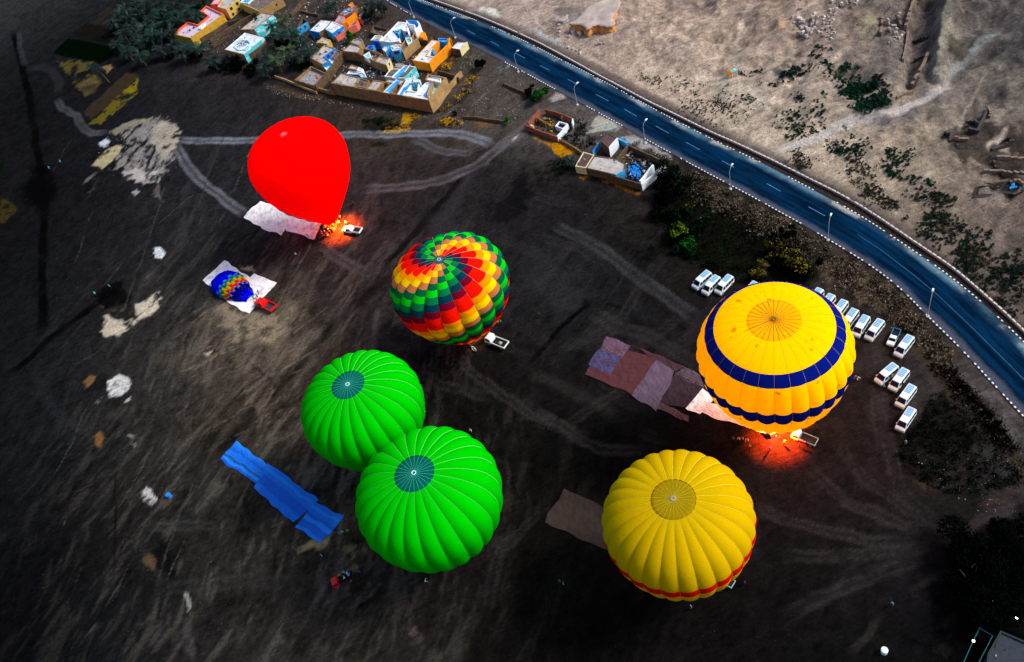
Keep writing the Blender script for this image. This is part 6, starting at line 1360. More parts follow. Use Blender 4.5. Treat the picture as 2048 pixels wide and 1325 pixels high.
# ------------------------------------------------------------------ half-filled balloon
PC = W(*ZS([(700, 610)])[0], 0); a0, a1 = W(*ZS([(430, 470)])[0], 0), W(*ZS([(1010, 815)])[0], 0)
ax = (a1-a0); Lb = ax.length; ax.normalize(); sdv = Vector((-ax.y, ax.x, 0))
F_b = [fabric('cloth_blue', (0, 4, 220), .1, .1), fabric('cloth_skyblue', (40, 130, 190), .1, .1), fabric('cloth_dgreen', (6, 96, 70), .1, .1), fabric('cloth_olive', (170, 150, 10), .1), fabric('cloth_redb', (200, 24, 8), .1), fabric('cloth_navyb', (0, 2, 110), .1)]
root = thing('half_filled_balloon', 'small blue balloon with zigzag rainbow bands lying half filled on white sheets', 'hot air balloon', (a0.x+ax.x*Lb/2, a0.y+ax.y*Lb/2, 0))
wid = lambda t_: np.interp(t_, [0, .06, .18, .38, .55, .75, .92, 1], [.05, 2.2, 3.5, 4.2, 4.0, 3.1, 1.9, 1.5])
hgt = lambda t_: np.interp(t_, [0, .06, .18, .38, .55, .75, .92, 1], [.1, 1.2, 2.4, 3.2, 3.0, 2.2, 1.1, .6])
gN = 12; nT = 40
for g in range(gN):
    used = []; mb = MB()
    for i in range(nT):
        zz = (2 if g % 2 else 0)
        k = i-zz; m_ = F_b[0] if k < 17 else F_b[1] if k < 19 else F_b[2] if k < 21 else F_b[3] if k < 24 else F_b[4] if k < 27 else F_b[1] if k < 28 else (F_b[5] if k < 34 else F_b[0])
        if m_ not in used: used.append(m_)
        for q_ in range(4):
            ps = []
            for (ti, qi) in ((i, q_), (i, q_+1), (i+1, q_+1), (i+1, q_)):
                t_ = ti/nT; s_ = (g+qi/4)/gN; ph = math.pi*s_; bl = 1+.05*math.sin(math.pi*qi/4)
                w_, h_ = wid(t_)*bl, hgt(t_)*bl
                p = ax*(Lb*(t_-.5))+sdv*(w_*math.cos(ph)*1.02); ps.append((p.x+.15*math.sin(t_*30+g), p.y, .12+h_*math.sin(ph)**.8+.10*math.sin(t_*22+g*1.3)*math.sin(ph)))
            mb.poly(ps, used.index(m_))
    meshobj('gore', weld(mb.mesh('gore', used)), root)
mb = MB()
for k in range(7):
    t_ = -.5+.02*k; p = ax*(Lb*t_)+sdv*(1.2-.5*k); mb.tube([(p.x, p.y, .8), tuple(p-ax*(1.4+.3*(k % 2)))[:2]+(.15,)], .04, 4)
mb.build('crown_line', [mat('tape_cyan', (90, 210, 235))], root)

# ------------------------------------------------------------------ vehicles
V_w = mat('van_white', (226, 243, 255), rough=.45, var=.04, scale=2, spec=.5); V_gl = mat('vehicle_glass', (6, 18, 56), rough=.5, var=.1, spec=.15); V_rf = mat('van_roof_panel', (120, 182, 226), rough=.5, var=.15, scale=3)
V_bk = mat('rubber', (14, 14, 15), var=.1); V_hub = mat('hub', (150, 150, 155), rough=.4); V_red = mat('pickup_red', (226, 14, 12), rough=.35, var=.08, spec=.5); V_bump = mat('bumper_blue_grey', (96, 150, 190), rough=.5)
V_lamp = mat('head_lamp', (220, 235, 245), rough=.2); V_tail = mat('tail_lamp', (190, 20, 20), rough=.3); V_bed = mat('truck_bed_dark', (26, 20, 20), var=.4); V_chas = mat('chassis_dark', (22, 22, 24)); V_teal = mat('truck_teal', (20, 160, 140), rough=.4); V_nav = mat('truck_navy', (14, 40, 90), rough=.5)
def hull(name, prof, hw, m_, parent, tuck=.88, zbelt=1.1, sub=1):
    """side profile (x, z) swept across the width, pulled in above the belt line, bevelled"""
    mb = MB(); n_ = len(prof); st_ = (-1, -.82, .82, 1)
    for s_ in st_:
        for (x_, z_) in prof:
            k = 1 if z_ <= zbelt else 1-(1-tuck)*(z_-zbelt)/(max(p[1] for p in prof)-zbelt+1e-6)
            e = .93 if abs(s_) == 1 else 1.0
            xc = x_*(.985 if abs(s_) == 1 else 1); mb.v.append((xc, s_*hw*k, (z_ if abs(s_) < 1 else zbelt+(z_-zbelt)*.955 if z_ > zbelt else z_)))
    for j in range(3):
        for i in range(n_):
            mb.f.append((j*n_+i, j*n_+(i+1) % n_, (j+1)*n_+(i+1) % n_, (j+1)*n_+i)); mb.m.append(0)
    mb.f.append(tuple(range(n_))[::-1]); mb.m.append(0); mb.f.append(tuple(3*n_+i for i in range(n_))); mb.m.append(0)
    me = mb.mesh(name, [m_]); bm = bmesh.new(); bm.from_mesh(me); bmesh.ops.recalc_face_normals(bm, faces=bm.faces); bmesh.ops.bevel(bm, geom=[e for e in bm.edges if e.is_manifold and e.calc_face_angle(0) > .5], offset=.05, segments=2, affect='EDGES'); bm.to_mesh(me); bm.free()
    return meshobj(name, me, parent)
def wheels(root, xs, hw, r=.35, dual=False):
    for x_ in xs:
        for s_ in (-1, 1):
            mb = MB(); mb.tube([(0, -.12, 0), (0, .12, 0)], r, 16); t_ = mb.build('wheel', [V_bk], root); t_.location = (x_, s_*(hw-.1), r)
            mb = MB(); mb.tube([(0, s_*.12, 0), (0, s_*.14, 0)], r*.58, 12); mb.build('hub', [V_hub], t_)
def van(label, group):
    r = thing('minibus', label, 'minibus', (0, 0, 0), 0, group); hw = .95
    hull('body', [(-2.6, .35), (-2.62, 1.2), (-2.5, 2.1), (-2.3, 2.28), (.9, 2.28), (1.35, 2.2), (2.15, 1.32), (2.62, 1.08), (2.68, .75), (2.62, .35)], hw, V_w, r, .86, 1.15)
    def quad(name, ps, m_, par=r): mb = MB(); mb.poly(ps); me = mb.mesh(name, [m_]); return meshobj(name, me, par)
    mb = MB(); mb.poly([(1.42, -.72, 2.175), (1.42, .72, 2.175), (2.13, .84, 1.395), (2.13, -.84, 1.395)]); mb.poly([(1.40, -.70, 2.15), (1.40, .70, 2.15), (2.10, .82, 1.36), (2.10, -.82, 1.36)])
    mb.build('windscreen', [V_gl], r)
    for s_ in (-1, 1):
        for x0, x1 in ((-2.3, -1.45), (-1.35, -.4), (-.3, .65), (.8, 1.45)):
            mb = MB(); yb_, yt = .957*s_, .865*s_; ps = [(x0, yb_, 1.22), (x1+(.25 if x1 > 1 else 0), yb_, 1.22), (x1, yt, 1.95), (x0, yt, 1.95)]; mb.poly(ps); mb.poly([(a, b_-.03*s_, c) for a, b_, c in ps]); mb.build('side_window', [V_gl], r)
        mb = MB(); mb.box((2.56, s_*.72, .88), (.14, .3, .22)); mb.build('headlight', [V_lamp], r)
        mb = MB(); mb.box((-2.62, s_*.84, 1.0), (.06, .14, .5)); mb.build('tail_light', [V_tail], r)
        mb = MB(); mb.box((1.75, s_*1.06, 1.35), (.12, .18, .26)); mb.build('mirror', [V_w], r)
    mb = MB(); mb.poly([(-2.57, -.7, 1.3), (-2.57, .7, 1.3), (-2.535, .64, 1.95), (-2.535, -.64, 1.95)]); mb.poly([(-2.60, -.7, 1.3), (-2.60, .7, 1.3), (-2.565, .64, 1.95), (-2.565, -.64, 1.95)]); mb.build('rear_window', [V_gl], r)
    mb = MB(); mb.box((-1.15, 0, 2.315), (2.1, 1.15, .07)); pn = mb.build('roof_panel', [V_rf], r)
    mb = MB()
    for k in range(5): mb.box((-2.0+k*.42, 0, 2.36), (.05, 1.15, .04))
    mb.build('roof_rib', [V_w], pn)
    mb = MB(); mb.box((2.66, 0, .5), (.14, 1.8, .3)); mb.build('front_bumper', [V_bump], r)
    wheels(r, (1.75, -1.6), hw); return r
vans = [((1388, 577), (1420, 544), 'first minibus at the left end of the parked row'), ((1409, 587), (1436, 554), 'second minibus from the left of the parked row'), ((1435, 586), (1462, 553), 'third minibus from the left, with a bluer roof panel'), ((1488, 598), (1511, 568), 'minibus half hidden behind the top left of the amber balloon'), ((1584, 610), (1606, 576), 'minibus whose roof barely shows behind the top of the amber balloon'), ((1616, 614), (1641, 580), 'minibus peeping out at the upper right of the amber balloon'), ((1640, 626), (1664, 592), 'minibus next to the rim of the amber balloon, fourth of the right-hand row'), ((1667, 638), (1689, 604), 'minibus right of the rim, its nose cut by the amber balloon'), ((1688, 656), (1710, 622), 'minibus with its nose touching the amber balloon rim'), ((1711, 671), (1733, 634), 'second last minibus before the parked pickup'), ((1736, 679), (1763, 641), 'last minibus left of the parked pickup'), ((1797, 709), (1820, 676), 'minibus right of the parked pickup'), ((1758, 763), (1789, 733), 'minibus turned further left in the lower pair, near the standing person'), ((1785, 778), (1811, 741), 'darker-roofed minibus of the lower pair'), ((1800, 810), (1824, 775), 'single minibus below the lower pair'), ((1799, 860), (1825, 818), 'minibus parked lowest, beside the dark bank')]
v0 = None
for (f_, b2, lb) in vans:
    F = W(*f_, .8); B = W(*b2, 1.6); d = F-B; rz = math.atan2(d.y, d.x); c = (F+B)/2; c.z = 0; s_ = min(1.06, max(.88, Vector((d.x, d.y)).length/5.3))
    if v0 is None: v0 = van(lb, 'white minibuses parked by the field'); o = v0
    else: o = copy_tree(v0); o['label'] = lb
    o.location = c; o.rotation_euler = (0, 0, rz)
def pickup(label, F, B, cabm, bedm, floor_m=V_bed, group=None, flat=False, rimm=None, scale=1.0, cat='pickup truck', name='pickup_truck', people=0):
    F = W(*F, .8); B = W(*B, .9); d = F-B; rz = math.atan2(d.y, d.x); c = (F+B)/2; c.z = 0
    r = thing(name, label, cat, c, rz, group); L = 5.3; s_ = Vector((d.x, d.y)).length/L; r.scale = (s_,)*3; hw = .92 if not flat else 1.0
    if flat:
        hull('cab', [(1.0, .5), (1.0, 1.9), (1.2, 2.12), (2.0, 2.12), (2.35, 1.95), (2.62, 1.25), (2.66, .5)], hw, cabm, r, .9, 1.2)
        wx = [(2.40, -.78, 1.86), (2.40, .78, 1.86), (2.64, .86, 1.30), (2.64, -.86, 1.30)]
    else:
        hull('cab', [(-.15, .4), (-.15, 1.1), (-.02, 1.62), (.25, 1.72), (1.0, 1.72), (1.55, 1.15), (2.5, 1.0), (2.66, .8), (2.66, .4)], hw, cabm, r, .84, 1.02)
        wx = [(1.08, -.68, 1.68), (1.08, .68, 1.68), (1.57, .8, 1.18), (1.57, -.8, 1.18)]
    mb = MB(); mb.poly(wx); mb.poly([(a-.03, b_, c_-.03) for a, b_, c_ in wx]); mb.build('windscreen', [V_gl], r)
    for s2 in (-1, 1):
        mb = MB(); xx = (1.15, 2.2) if flat else (.05, 1.15); zt = 1.85 if flat else 1.58; zb = 1.3 if flat else 1.12
        ps = [(xx[0], s2*hw*1.0, zb), (xx[1]+.2, s2*hw*1.0, zb), (xx[1], s2*hw*.93, zt), (xx[0], s2*hw*.93, zt)]; mb.poly(ps); mb.poly([(a, b_-.04*s2, c_) for a, b_, c_ in ps]); mb.build('side_window', [V_gl], r)
        mb = MB(); mb.box((2.64, s2*.7, .75), (.08, .26, .18)); mb.build('headlight', [V_lamp], r)
    x1 = .9 if flat else -.2; x0 = -2.65; zf = .85 if flat else .7; hs = .42 if flat else .45; rm2 = rimm or bedm
    mb = MB(); mb.box(((x0+x1)/2, 0, zf), (x1-x0, hw*2, .1)); mb.build('bed_floor', [floor_m], r)
    for s2 in (-1, 1): mb = MB(); mb.box(((x0+x1)/2, s2*(hw-.05), zf+hs/2+.05), (x1-x0, .12, hs)); mb.build('side_board', [rm2], r)
    mb = MB(); mb.box((x0+.05, 0, zf+hs/2+.05), (.12, hw*2-.22, hs)); mb.build('tailgate', [rm2], r)
    mb = MB(); mb.box((x1-.05, 0, zf+hs/2+.05), (.1, hw*2-.22, hs)); mb.build('headboard', [rm2], r)
    mb = MB(); mb.box(((x0+x1)/2+1.0, 0, .5), (4.4, .8, .25)); mb.build('chassis', [V_chas], r)
    wheels(r, (1.75, -1.65), hw, .38); return r
ZX = lambda p: CR(600, 400, 11.04, p)
pickup('white pickup with an open dark bed beside the orange glow of the red balloon', ZX([(960, 640)])[0], ZX([(1350, 690)])[0], V_w, V_w)
tk = pickup('white flatbed truck with cream cargo beside the spiral-patchwork balloon', CR(890, 630, 13.65, [(1150, 640)])[0], CR(890, 630, 13.65, [(1690, 850)])[0], V_w, V_w, cat='flatbed truck', name='flatbed_truck', flat=True, floor_m=V_bed)
c0 = tk.matrix_basis @ Vector((-1.0, 0, .95)); cb = leaf_cloud(70, .75, .28, 9, .3, 3, .35).build('cargo_bundle', [mat('canvas_cream', (206, 196, 176), var=.3)]); cb.location = c0+Vector((0, 0, .25)); tag(cb, 'cream canvas bundle lying in the bed of the white flatbed truck', 'bundle')
pickup('dark-bedded truck with white cab and teal headboard beside the amber balloon', CR(1440, 820, 8.533, [(1235, 400)])[0], CR(1440, 820, 8.533, [(1650, 565)])[0], V_w, V_nav, rimm=mat('bed_grey_rim', (150, 150, 150)), flat=True, cat='truck', name='flatbed_truck')
pickup('small red pickup at the edge of the white sheets', ZS([(1110, 850)])[0], ZS([(1400, 985)])[0], V_red, V_red, floor_m=mat('bed_slate', (50, 56, 70), var=.2))
rt = pickup('red pickup carrying a crew in its dark bed, below the blue ground sheets', (664, 1170), (706, 1148), V_red, mat('bed_dark_red', (70, 12, 12)), flat=True, cat='pickup truck')
pickup('grey-railed truck almost hidden under the lemon balloon', (1425, 1146), (1467, 1170), V_w, mat('rail_grey', (170, 190, 196)), flat=True, cat='truck', name='flatbed_truck')
pickup('blue and silver double-cab pickup parked in the minibus row', (1780, 690), (1795, 658), V_w, mat('pickup_blue', (50, 130, 180), rough=.4), cat='pickup truck')

# ------------------------------------------------------------------ people
SKIN = mat('skin', (150, 100, 70), var=.1); HAIR = mat('dark_hair', (20, 16, 14))
def clothmat(n_, c): return mat('clothes_'+n_, c, var=.12)
CL = {k: clothmat(k, c) for k, c in {'white': (235, 238, 242), 'dark': (24, 22, 26), 'blue': (24, 70, 190), 'navy': (14, 22, 70), 'yellow': (250, 215, 30), 'red': (210, 24, 14), 'green': (60, 190, 50), 'cyan': (60, 180, 210), 'pink': (236, 170, 160), 'orange': (240, 130, 30), 'grey': (130, 132, 140), 'brown': (80, 60, 46)}.items()}
def person_mesh(pose):
    rr = random.Random(pose); J = {}; E = []
    sw = (.0, .28, .5, .12, .35)[pose % 5]; arm = (.15, .35, 1.3, .6, .9)[pose % 5]; lean = (0, .08, .25, .05, .15)[pose % 5]
    V = [((0, 0, .95), .15), ((lean*.3, 0, 1.18), .14), ((lean*.8, 0, 1.40), .17), ((lean, 0, 1.54), .062), ((lean+.02, 0, 1.68), .105), ((lean+.02, 0, 1.76), .085)]
    E = [(0, 1), (1, 2), (2, 3), (3, 4), (4, 5)]
    for s_ in (-1, 1):
        f = sw*s_*.5; b_ = len(V)
        V += [((0, s_*.10, .88), .115), ((f*.5, s_*.12, .50), .075), ((f, s_*.12, .09), .05), ((f+.15, s_*.13, .04), .045)]; E += [(0, b_), (b_, b_+1), (b_+1, b_+2), (b_+2, b_+3)]
        b_ = len(V); ar = arm*(1 if s_ > 0 else .5)
        V += [((lean*.8, s_*.20, 1.42), .07), ((lean*.8+math.sin(ar)*.18, s_*.27, 1.42-math.cos(ar)*.26), .052), ((lean*.8+math.sin(ar*1.3)*.40, s_*.24, 1.40-math.cos(ar*1.2)*.48), .038), ((lean*.8+math.sin(ar*1.3)*.47, s_*.235, 1.39-math.cos(ar*1.2)*.56), .042)]; E += [(2, b_), (b_, b_+1), (b_+1, b_+2), (b_+2, b_+3)]
    me = bpy.data.meshes.new('person_skin'); me.from_pydata([v_[0] for v_ in V], E, []); o = bpy.data.objects.new('tmp', me); COL.objects.link(o)
    md = o.modifiers.new('s', 'SKIN'); md.use_smooth_shade = True
    for i, v_ in enumerate(V): me.skin_vertices[0].data[i].radius = (v_[1], v_[1]*(.85 if i < 3 else 1))
    me.skin_vertices[0].data[0].use_root = True
    ms = o.modifiers.new('u', 'SUBSURF'); ms.levels = 1
    dg = bpy.context.evaluated_depsgraph_get(); m2 = bpy.data.meshes.new_from_object(o.evaluated_get(dg)); bpy.data.objects.remove(o)
    m2.name = 'person'; m2.materials.clear()
    for m_ in (SKIN, CL['white'], CL['dark'], HAIR): m2.materials.append(m_)
    for p in m2.polygons:
        z = p.center.z; y = abs(p.center.y); x = p.center.x
        p.material_index = 3 if (z > 1.74 or (z > 1.62 and x < lean-.02)) else 0 if z > 1.5 else 2 if z < .97 and y < .22 else 0 if (y > .2 and (x-lean*.8 > .36 or z < .95)) else 1
    return m2
PM = [person_mesh(k) for k in range(5)]
def person(px, py, top, label, group=None, leg='dark', z=None, pose=None, rz=None, hair=None):
    p = WG(px, py) if z is None else Vector(W(px, py, z)); k = random.randrange(5) if pose is None else pose
    o = meshobj('person', PM[k], None, p, (0, 0, random.uniform(0, 6.3) if rz is None else rz), (1.0,)*3)
    for i, m_ in ((1, CL[top]), (2, CL[leg])): o.material_slots[i].link = 'OBJECT'; o.material_slots[i].material = m_
    if hair: o.material_slots[3].link = 'OBJECT'; o.material_slots[3].material = CL[hair]
    return tag(o, label, 'person', group)
cols = ['red', 'pink', 'white', 'orange', 'red', 'brown', 'white', 'dark', 'red', 'yellow', 'dark', 'pink']
mpos = [(x/11.04+604, y/11.04+405) for x, y in [(500, 650), (480, 740), (530, 690), (560, 740), (600, 740), (640, 690), (600, 660), (560, 650), (520, 780), (600, 790), (700, 560), (720, 540), (680, 600), (700, 460), (740, 480), (780, 470), (790, 510), (830, 520), (850, 500), (800, 550), (660, 560), (620, 520), (610, 490), (760, 440), (830, 450), (540, 620), (470, 700), (650, 640), (750, 590), (690, 640)]]
for i, (x, y) in enumerate(mpos): person(x, y, cols[i % 12], 'person in '+cols[i % 12]+(' at the lower end' if y > 465 else ' low in the middle' if y > 459 else ' in the middle' if y > 451 else ' at the upper end')+(' left side' if x < 650 else ' centre' if x < 662 else ' right side')+' of the crowd by the red balloon', 'crowd round the red balloon')
PP = [(707.8, 412, 'dark', 'person in dark clothes standing right of the red balloon, left of a pair'), (711.8, 415.5, 'dark', 'person in dark clothes at the right of the pair beyond the glow'), (681, 419, 'pink', 'person in a pale shirt between the red balloon and the pair'), (682.4, 439, 'yellow', 'person in a yellow vest at the upper end of the crowd'), (650, 494, 'dark', 'dark figure alone in the orange glow'), (646, 511, 'dark', 'person in dark clothes just outside the orange glow'), (694.6, 450.5, 'white', 'person in white beside the white pickup cab'), (618, 475, 'cyan', 'person in light blue at the corner of the white sheet'), (622, 482, 'white', 'person in white crouched at the corner of the white sheet'), (595, 513, 'white', 'person in white standing alone below the white sheets'),
 (946.4, 682.5, 'blue', 'person in blue in front of the spiral-patchwork balloon mouth'), (952, 679, 'pink', 'person in a pale top reaching up to the spiral-patchwork balloon'), (962, 676, 'pink', 'person in a pink top right of the one reaching up'), (963, 668.6, 'brown', 'person in brown nearest the mouth of the spiral-patchwork balloon'), (981, 670, 'grey', 'person in grey above the cab of the flatbed truck'), (989, 676, 'white', 'person in white behind the cab of the flatbed truck'), (990, 643, 'white', 'person in a white top right of the spiral-patchwork balloon'), (1002.5, 649, 'green', 'person in a bright green top right of the spiral-patchwork balloon'), (998.4, 650, 'grey', 'person in grey beside the one in green'), (944, 866, 'white', 'person in white alone above the front green balloon'), (854, 828, 'red', 'person in red beside the rear green balloon'),
 (1469, 882, 'brown', 'person in brown, leftmost at the edge of the amber glow'), (1480, 882, 'pink', 'second person from the left at the edge of the amber glow'), (1486, 883, 'pink', 'third person from the left at the edge of the amber glow'), (1494.5, 884.5, 'white', 'person in white, fourth at the edge of the amber glow'), (1500, 898, 'yellow', 'person in a yellow vest at the lower left of the amber glow'), (1539.6, 901, 'blue', 'person in blue at the centre of the amber glow'), (1547, 874, 'white', 'person in white just under the amber balloon'), (1567.5, 890, 'yellow', 'person in a yellow vest right of the centre of the amber glow'), (1598, 896, 'blue', 'person in blue near the teal-headed truck'), (1613, 892, 'navy', 'person in navy at the side of the teal-headed truck'), (1709, 760, 'grey', 'left one of two people standing right of the amber balloon'), (1714.7, 762, 'white', 'right one of two people standing right of the amber balloon'), (1766.8, 779, 'cyan', 'person in light blue below the angled minibus'), (1811, 890.5, 'cyan', 'person in pale blue at the edge of the dark bank'), (1782, 760, 'white', 'person between the two minibuses of the lower pair'), (1804, 773, 'brown', 'person at the right side of the darker-roofed minibus'),
 (687.7, 1069, 'cyan', 'person in light blue at the lower end of the blue sheets'), (698.5, 1065, 'green', 'person in bright green at the lower end of the blue sheets'), (676.8, 1074, 'navy', 'person in dark clothes, left of three at the lower end of the blue sheets'), (671, 1096, 'dark', 'dark figure on the tan soil below the blue sheets'), (700, 1116, 'dark', 'dark figure on the tan soil above the red pickup with crew'), (647, 1116, 'cyan', 'person in pale teal left of the tan soil'), (722.4, 1148, 'blue', 'person in blue right of the red pickup with crew'),
 (1080, 635, 'dark', 'dark figure alone right of the spiral-patchwork balloon'), (1383.5, 1218, 'grey', 'person in grey below the lemon balloon'), (1122.6, 1167, 'blue', 'person in blue, left of two beside the lemon balloon'), (1128.5, 1172, 'green', 'person in green, right of two beside the lemon balloon'), (1490.7, 1171, 'dark', 'dark figure right of the grey-railed truck'), (1784, 1212, 'cyan', 'person in blue alone on the dark lower right field'), (853, 1167, 'white', 'person in white below the front green balloon'), (1171, 437, 'navy', 'person in dark blue alone on the field below the roadside house'), (519, 590, 'dark', 'person in dark clothes standing on the white sheet near the red pickup'), (509, 600, 'green', 'person in dark green at the mouth of the half-filled balloon'), (515, 603, 'orange', 'person in orange at the front of the small red pickup'), (517, 597, 'navy', 'person in navy on the white sheet beside the half-filled balloon'), (124, 328, 'cyan', 'left figure in light blue by the dark ditch'), (101, 341, 'cyan', 'lower figure in teal by the dark ditch'), (223, 577, 'cyan', 'figure in cyan in the black hollow'), (194, 592, 'cyan', 'figure in cyan at the left of the black hollow')]
for x, y, c, lb in PP: person(x, y, c, lb, hair='white' if c in ('white', 'cyan', 'grey') else None)
for i, (x, y, c) in enumerate([(676, 1142, 'blue'), (677, 1147, 'cyan'), (675, 1152, 'white'), (688, 1138, 'cyan'), (688, 1152, 'white'), (692, 1147, 'brown'), (700, 1152, 'orange'), (696, 1142, 'dark'), (681, 1157, 'dark')]):
    d = rt.matrix_basis.to_3x3(); q_ = rt.matrix_basis @ Vector((-2.3+.42*i*.9, (-.55, .5, 0)[i % 3], .95))
    o = person(x, y, c, 'crew member in '+c+', '+['front left', 'front right', 'front middle', 'second row left', 'second row right', 'second row middle', 'rear left', 'rear right', 'rear middle'][i]+' of the red pickup bed', 'crew riding in the red pickup', z=0); o.location = q_
for i in range(4):
    q_ = tk.matrix_basis @ Vector((.2-.1*i, -.5+.35*i, .95)) if i < 1 else None
# inflation fan, drums, pads
def fan(px, py, label):
    p = WG(px, py); r = thing('inflation_fan', label, 'fan', p, .6)
    mb = MB(); n_ = 20
    for k in range(n_):
        a = 2*math.pi*k/n_; b_ = 2*math.pi*(k+1)/n_; mb.tube([(0, math.cos(a)*.75, 1.0+math.sin(a)*.75), (0, math.cos(b_)*.75, 1.0+math.sin(b_)*.75)], .09, 5)
    mb.build('ring', [V_w], r); mb = MB()
    for k in range(3): mb.box((0, 0, 1.0), (.04, 1.3, .16), 0, 0, 1, k*2.09)
    mb.build('blades', [M_steel], r); mb = MB(); mb.box((.1, 0, .15), (.8, .9, .1)); mb.box((.25, 0, .5), (.4, .4, .6)); mb.build('frame', [V_chas], r)
fan(949.7, 703, 'white-ringed inflation fan in front of the spiral-patchwork balloon')
def drum(px, py, m_, label):
    mb = MB(); mb.lathe([(.01, 0), (.55, 0), (.55, 1.1), (.6, 1.12), (.5, 1.2), (.01, 1.22)], 14); o = mb.build('drum', [m_]); o.location = WG(px, py); tag(o, label, 'drum')
drum(340, 994, SB[2], 'round blue drum beside the white lime patch'); drum(1768, 1305, V_w, 'round pale tank alone on the dark lower right field')
for px, py, lb in [(652.5, 454.5, 'yellow bundle at the lower side of the crowd'), (661.5, 444.5, 'yellow bundle in the middle of the crowd')]:
    mb = MB(); mb.box((0, 0, .4), (1.3, .8, .8), 0, .6, .8); o = mb.build('equipment_bundle', [CL['yellow']]); o.location = WG(px, py); tag(o, lb, 'bundle')
# small orange shelter in the desert
p = WG(*ZD([(1100, 770)])[0]); r = thing('shelter', 'tiny shelter with an orange back and turquoise roof on the desert slope', 'shelter', p, .2)
mb = MB(); mb.box((0, .9, .9), (2.6, .15, 1.9)); mb.build('back_wall', [B_org], r); mb = MB(); mb.box((.2, -.2, 1.7), (1.6, 1.3, .12)); mb.build('roof', [B_teal], r)
for s_ in (-1, 1): mb = MB(); mb.tube([(s_*1.2, -.9, 0), (s_*1.2, -.9, 1.7)], .1, 6); mb.build('post', [M_bark], r)
# registration writing
def regtext(root, txt, srf, size, m_):
    P_, T_, U_ = srf; N_ = T_.cross(U_).normalized(); P_ = P_+N_*.28; extr = .01
    cu = bpy.data.curves.new('registration', 'FONT'); cu.body = txt; cu.size = size; cu.extrude = extr; cu.align_x = 'CENTER'; cu.offset = .02
    o = bpy.data.objects.new('registration', cu); COL.objects.link(o)
    dg = bpy.context.evaluated_depsgraph_get(); me = bpy.data.meshes.new_from_object(o.evaluated_get(dg)); bpy.data.objects.remove(o)
    me.materials.clear(); me.materials.append(m_)
    o = meshobj('registration_mark', me, root); bpy.context.view_layer.update()
    o.matrix_local = root.matrix_basis.inverted() @ Matrix(((T_.x, U_.x, N_.x, P_.x), (T_.y, U_.y, N_.y, P_.y), (T_.z, U_.z, N_.z, P_.z), (0, 0, 0, 1)))
M_ink = mat('mark_ink', (30, 20, 10))

regtext(bY, 'SU-281', surface(bY, 13.15, 1.12, 4.0, PY, 1478, 834), .62, mat('mark_brown', (120, 50, 4)))
regtext(bGreen, 'SU-108', surface(bGreen, 13.05, 1.0, 3.0, PR, 924, 1112), .62, mat('mark_dark_green', (0, 70, 4)))
# ------------------------------------------------------------------ stones, ruins, litter
ST = mat('limestone_block', (176, 160, 150), var=.3, scale=1, bump=.5); ST2 = mat('limestone_pale', (206, 196, 188), var=.2, bump=.5)
def stonemesh(k):
    rr = random.Random(k); mb = MB(); mb.box((0, 0, 0), (1, rr.uniform(.5, .9), rr.uniform(.5, .8)), 0, 0, rr.uniform(.75, .95)); me = mb.mesh('stone_block', [ST if k % 3 else ST2])
    bm = bmesh.new(); bm.from_mesh(me)
    for v_ in bm.verts: v_.co += Vector((rr.uniform(-.09, .09), rr.uniform(-.09, .09), rr.uniform(-.09, .09)))
    bmesh.ops.bevel(bm, geom=bm.edges[:], offset=.05, segments=1, affect='EDGES'); bm.to_mesh(me); bm.free(); return me
SM = [stonemesh(k) for k in range(7)]
def stone(x, y, s_, lb, grp, k=None, tall=1.0):
    p = WG(x, y); o = meshobj('stone_block', random.choice(SM) if k is None else SM[k], None, (p.x, p.y, p.z+s_*.22), (random.uniform(-.2, .2), random.uniform(-.2, .2), random.uniform(0, 3)), (s_, s_*random.uniform(.6, 1), s_*tall)); tag(o, lb, 'stone', grp)
def stones(cl, lb, grp):
    c_ = (sum(q_[0] for q_ in cl)/len(cl), sum(q_[1] for q_ in cl)/len(cl))
    for x, y, s_ in cl:
        dx, dy = x-c_[0], y-c_[1]; w_ = ('upper' if dy < -7 else 'lower' if dy > 7 else 'middle')+' '+('far left' if dx < -14 else 'left' if dx < -5 else 'far right' if dx > 14 else 'right' if dx > 5 else 'centre')
        stone(x, y, s_, ('big ' if s_ > 1.1 else 'small ' if s_ < .75 else 'middling ')+lb+', '+w_, grp)
def blobpts(crop, cx, cy, sx, sy, n_, s0, s1): return [(*crop([(random.gauss(cx, sx), random.gauss(cy, sy))])[0], random.uniform(s0, s1)) for _ in range(n_)]
stones(blobpts(ZD, 1850, 300, 55, 45, 40, .5, 1.4)+blobpts(ZD, 1970, 200, 45, 40, 18, .5, 1.1)+blobpts(ZD, 2020, 300, 20, 30, 8, .5, 1.0), 'limestone block in the main rubble heap', 'blocks of the main rubble heap')
stones(blobpts(ZE, 60, 230, 22, 75, 30, .4, .9)+blobpts(ZE, 110, 110, 25, 35, 12, .4, .8), 'limestone block in the narrow line right of the heap', 'blocks of the narrow line')
stones([(*ZD([q_])[0], s_) for q_, s_ in [((1780, 20), 1.3), ((1785, 100), 1.2), ((1708, 180), 1.2), ((1775, 205), 1.5), ((1735, 60), .7), ((1722, 305), .7)]], 'separate block standing left of the rubble heap', 'separate blocks left of the heap')
stones([(*ZE([q_])[0], s_) for q_, s_ in [((85, 20), 1.4), ((180, 50), 1.2), ((232, 32), 1.0), ((275, 8), 1.0), ((318, 50), 1.4), ((340, 18), .9)]], 'pale block in the row along the top edge', 'row of blocks at the top edge')
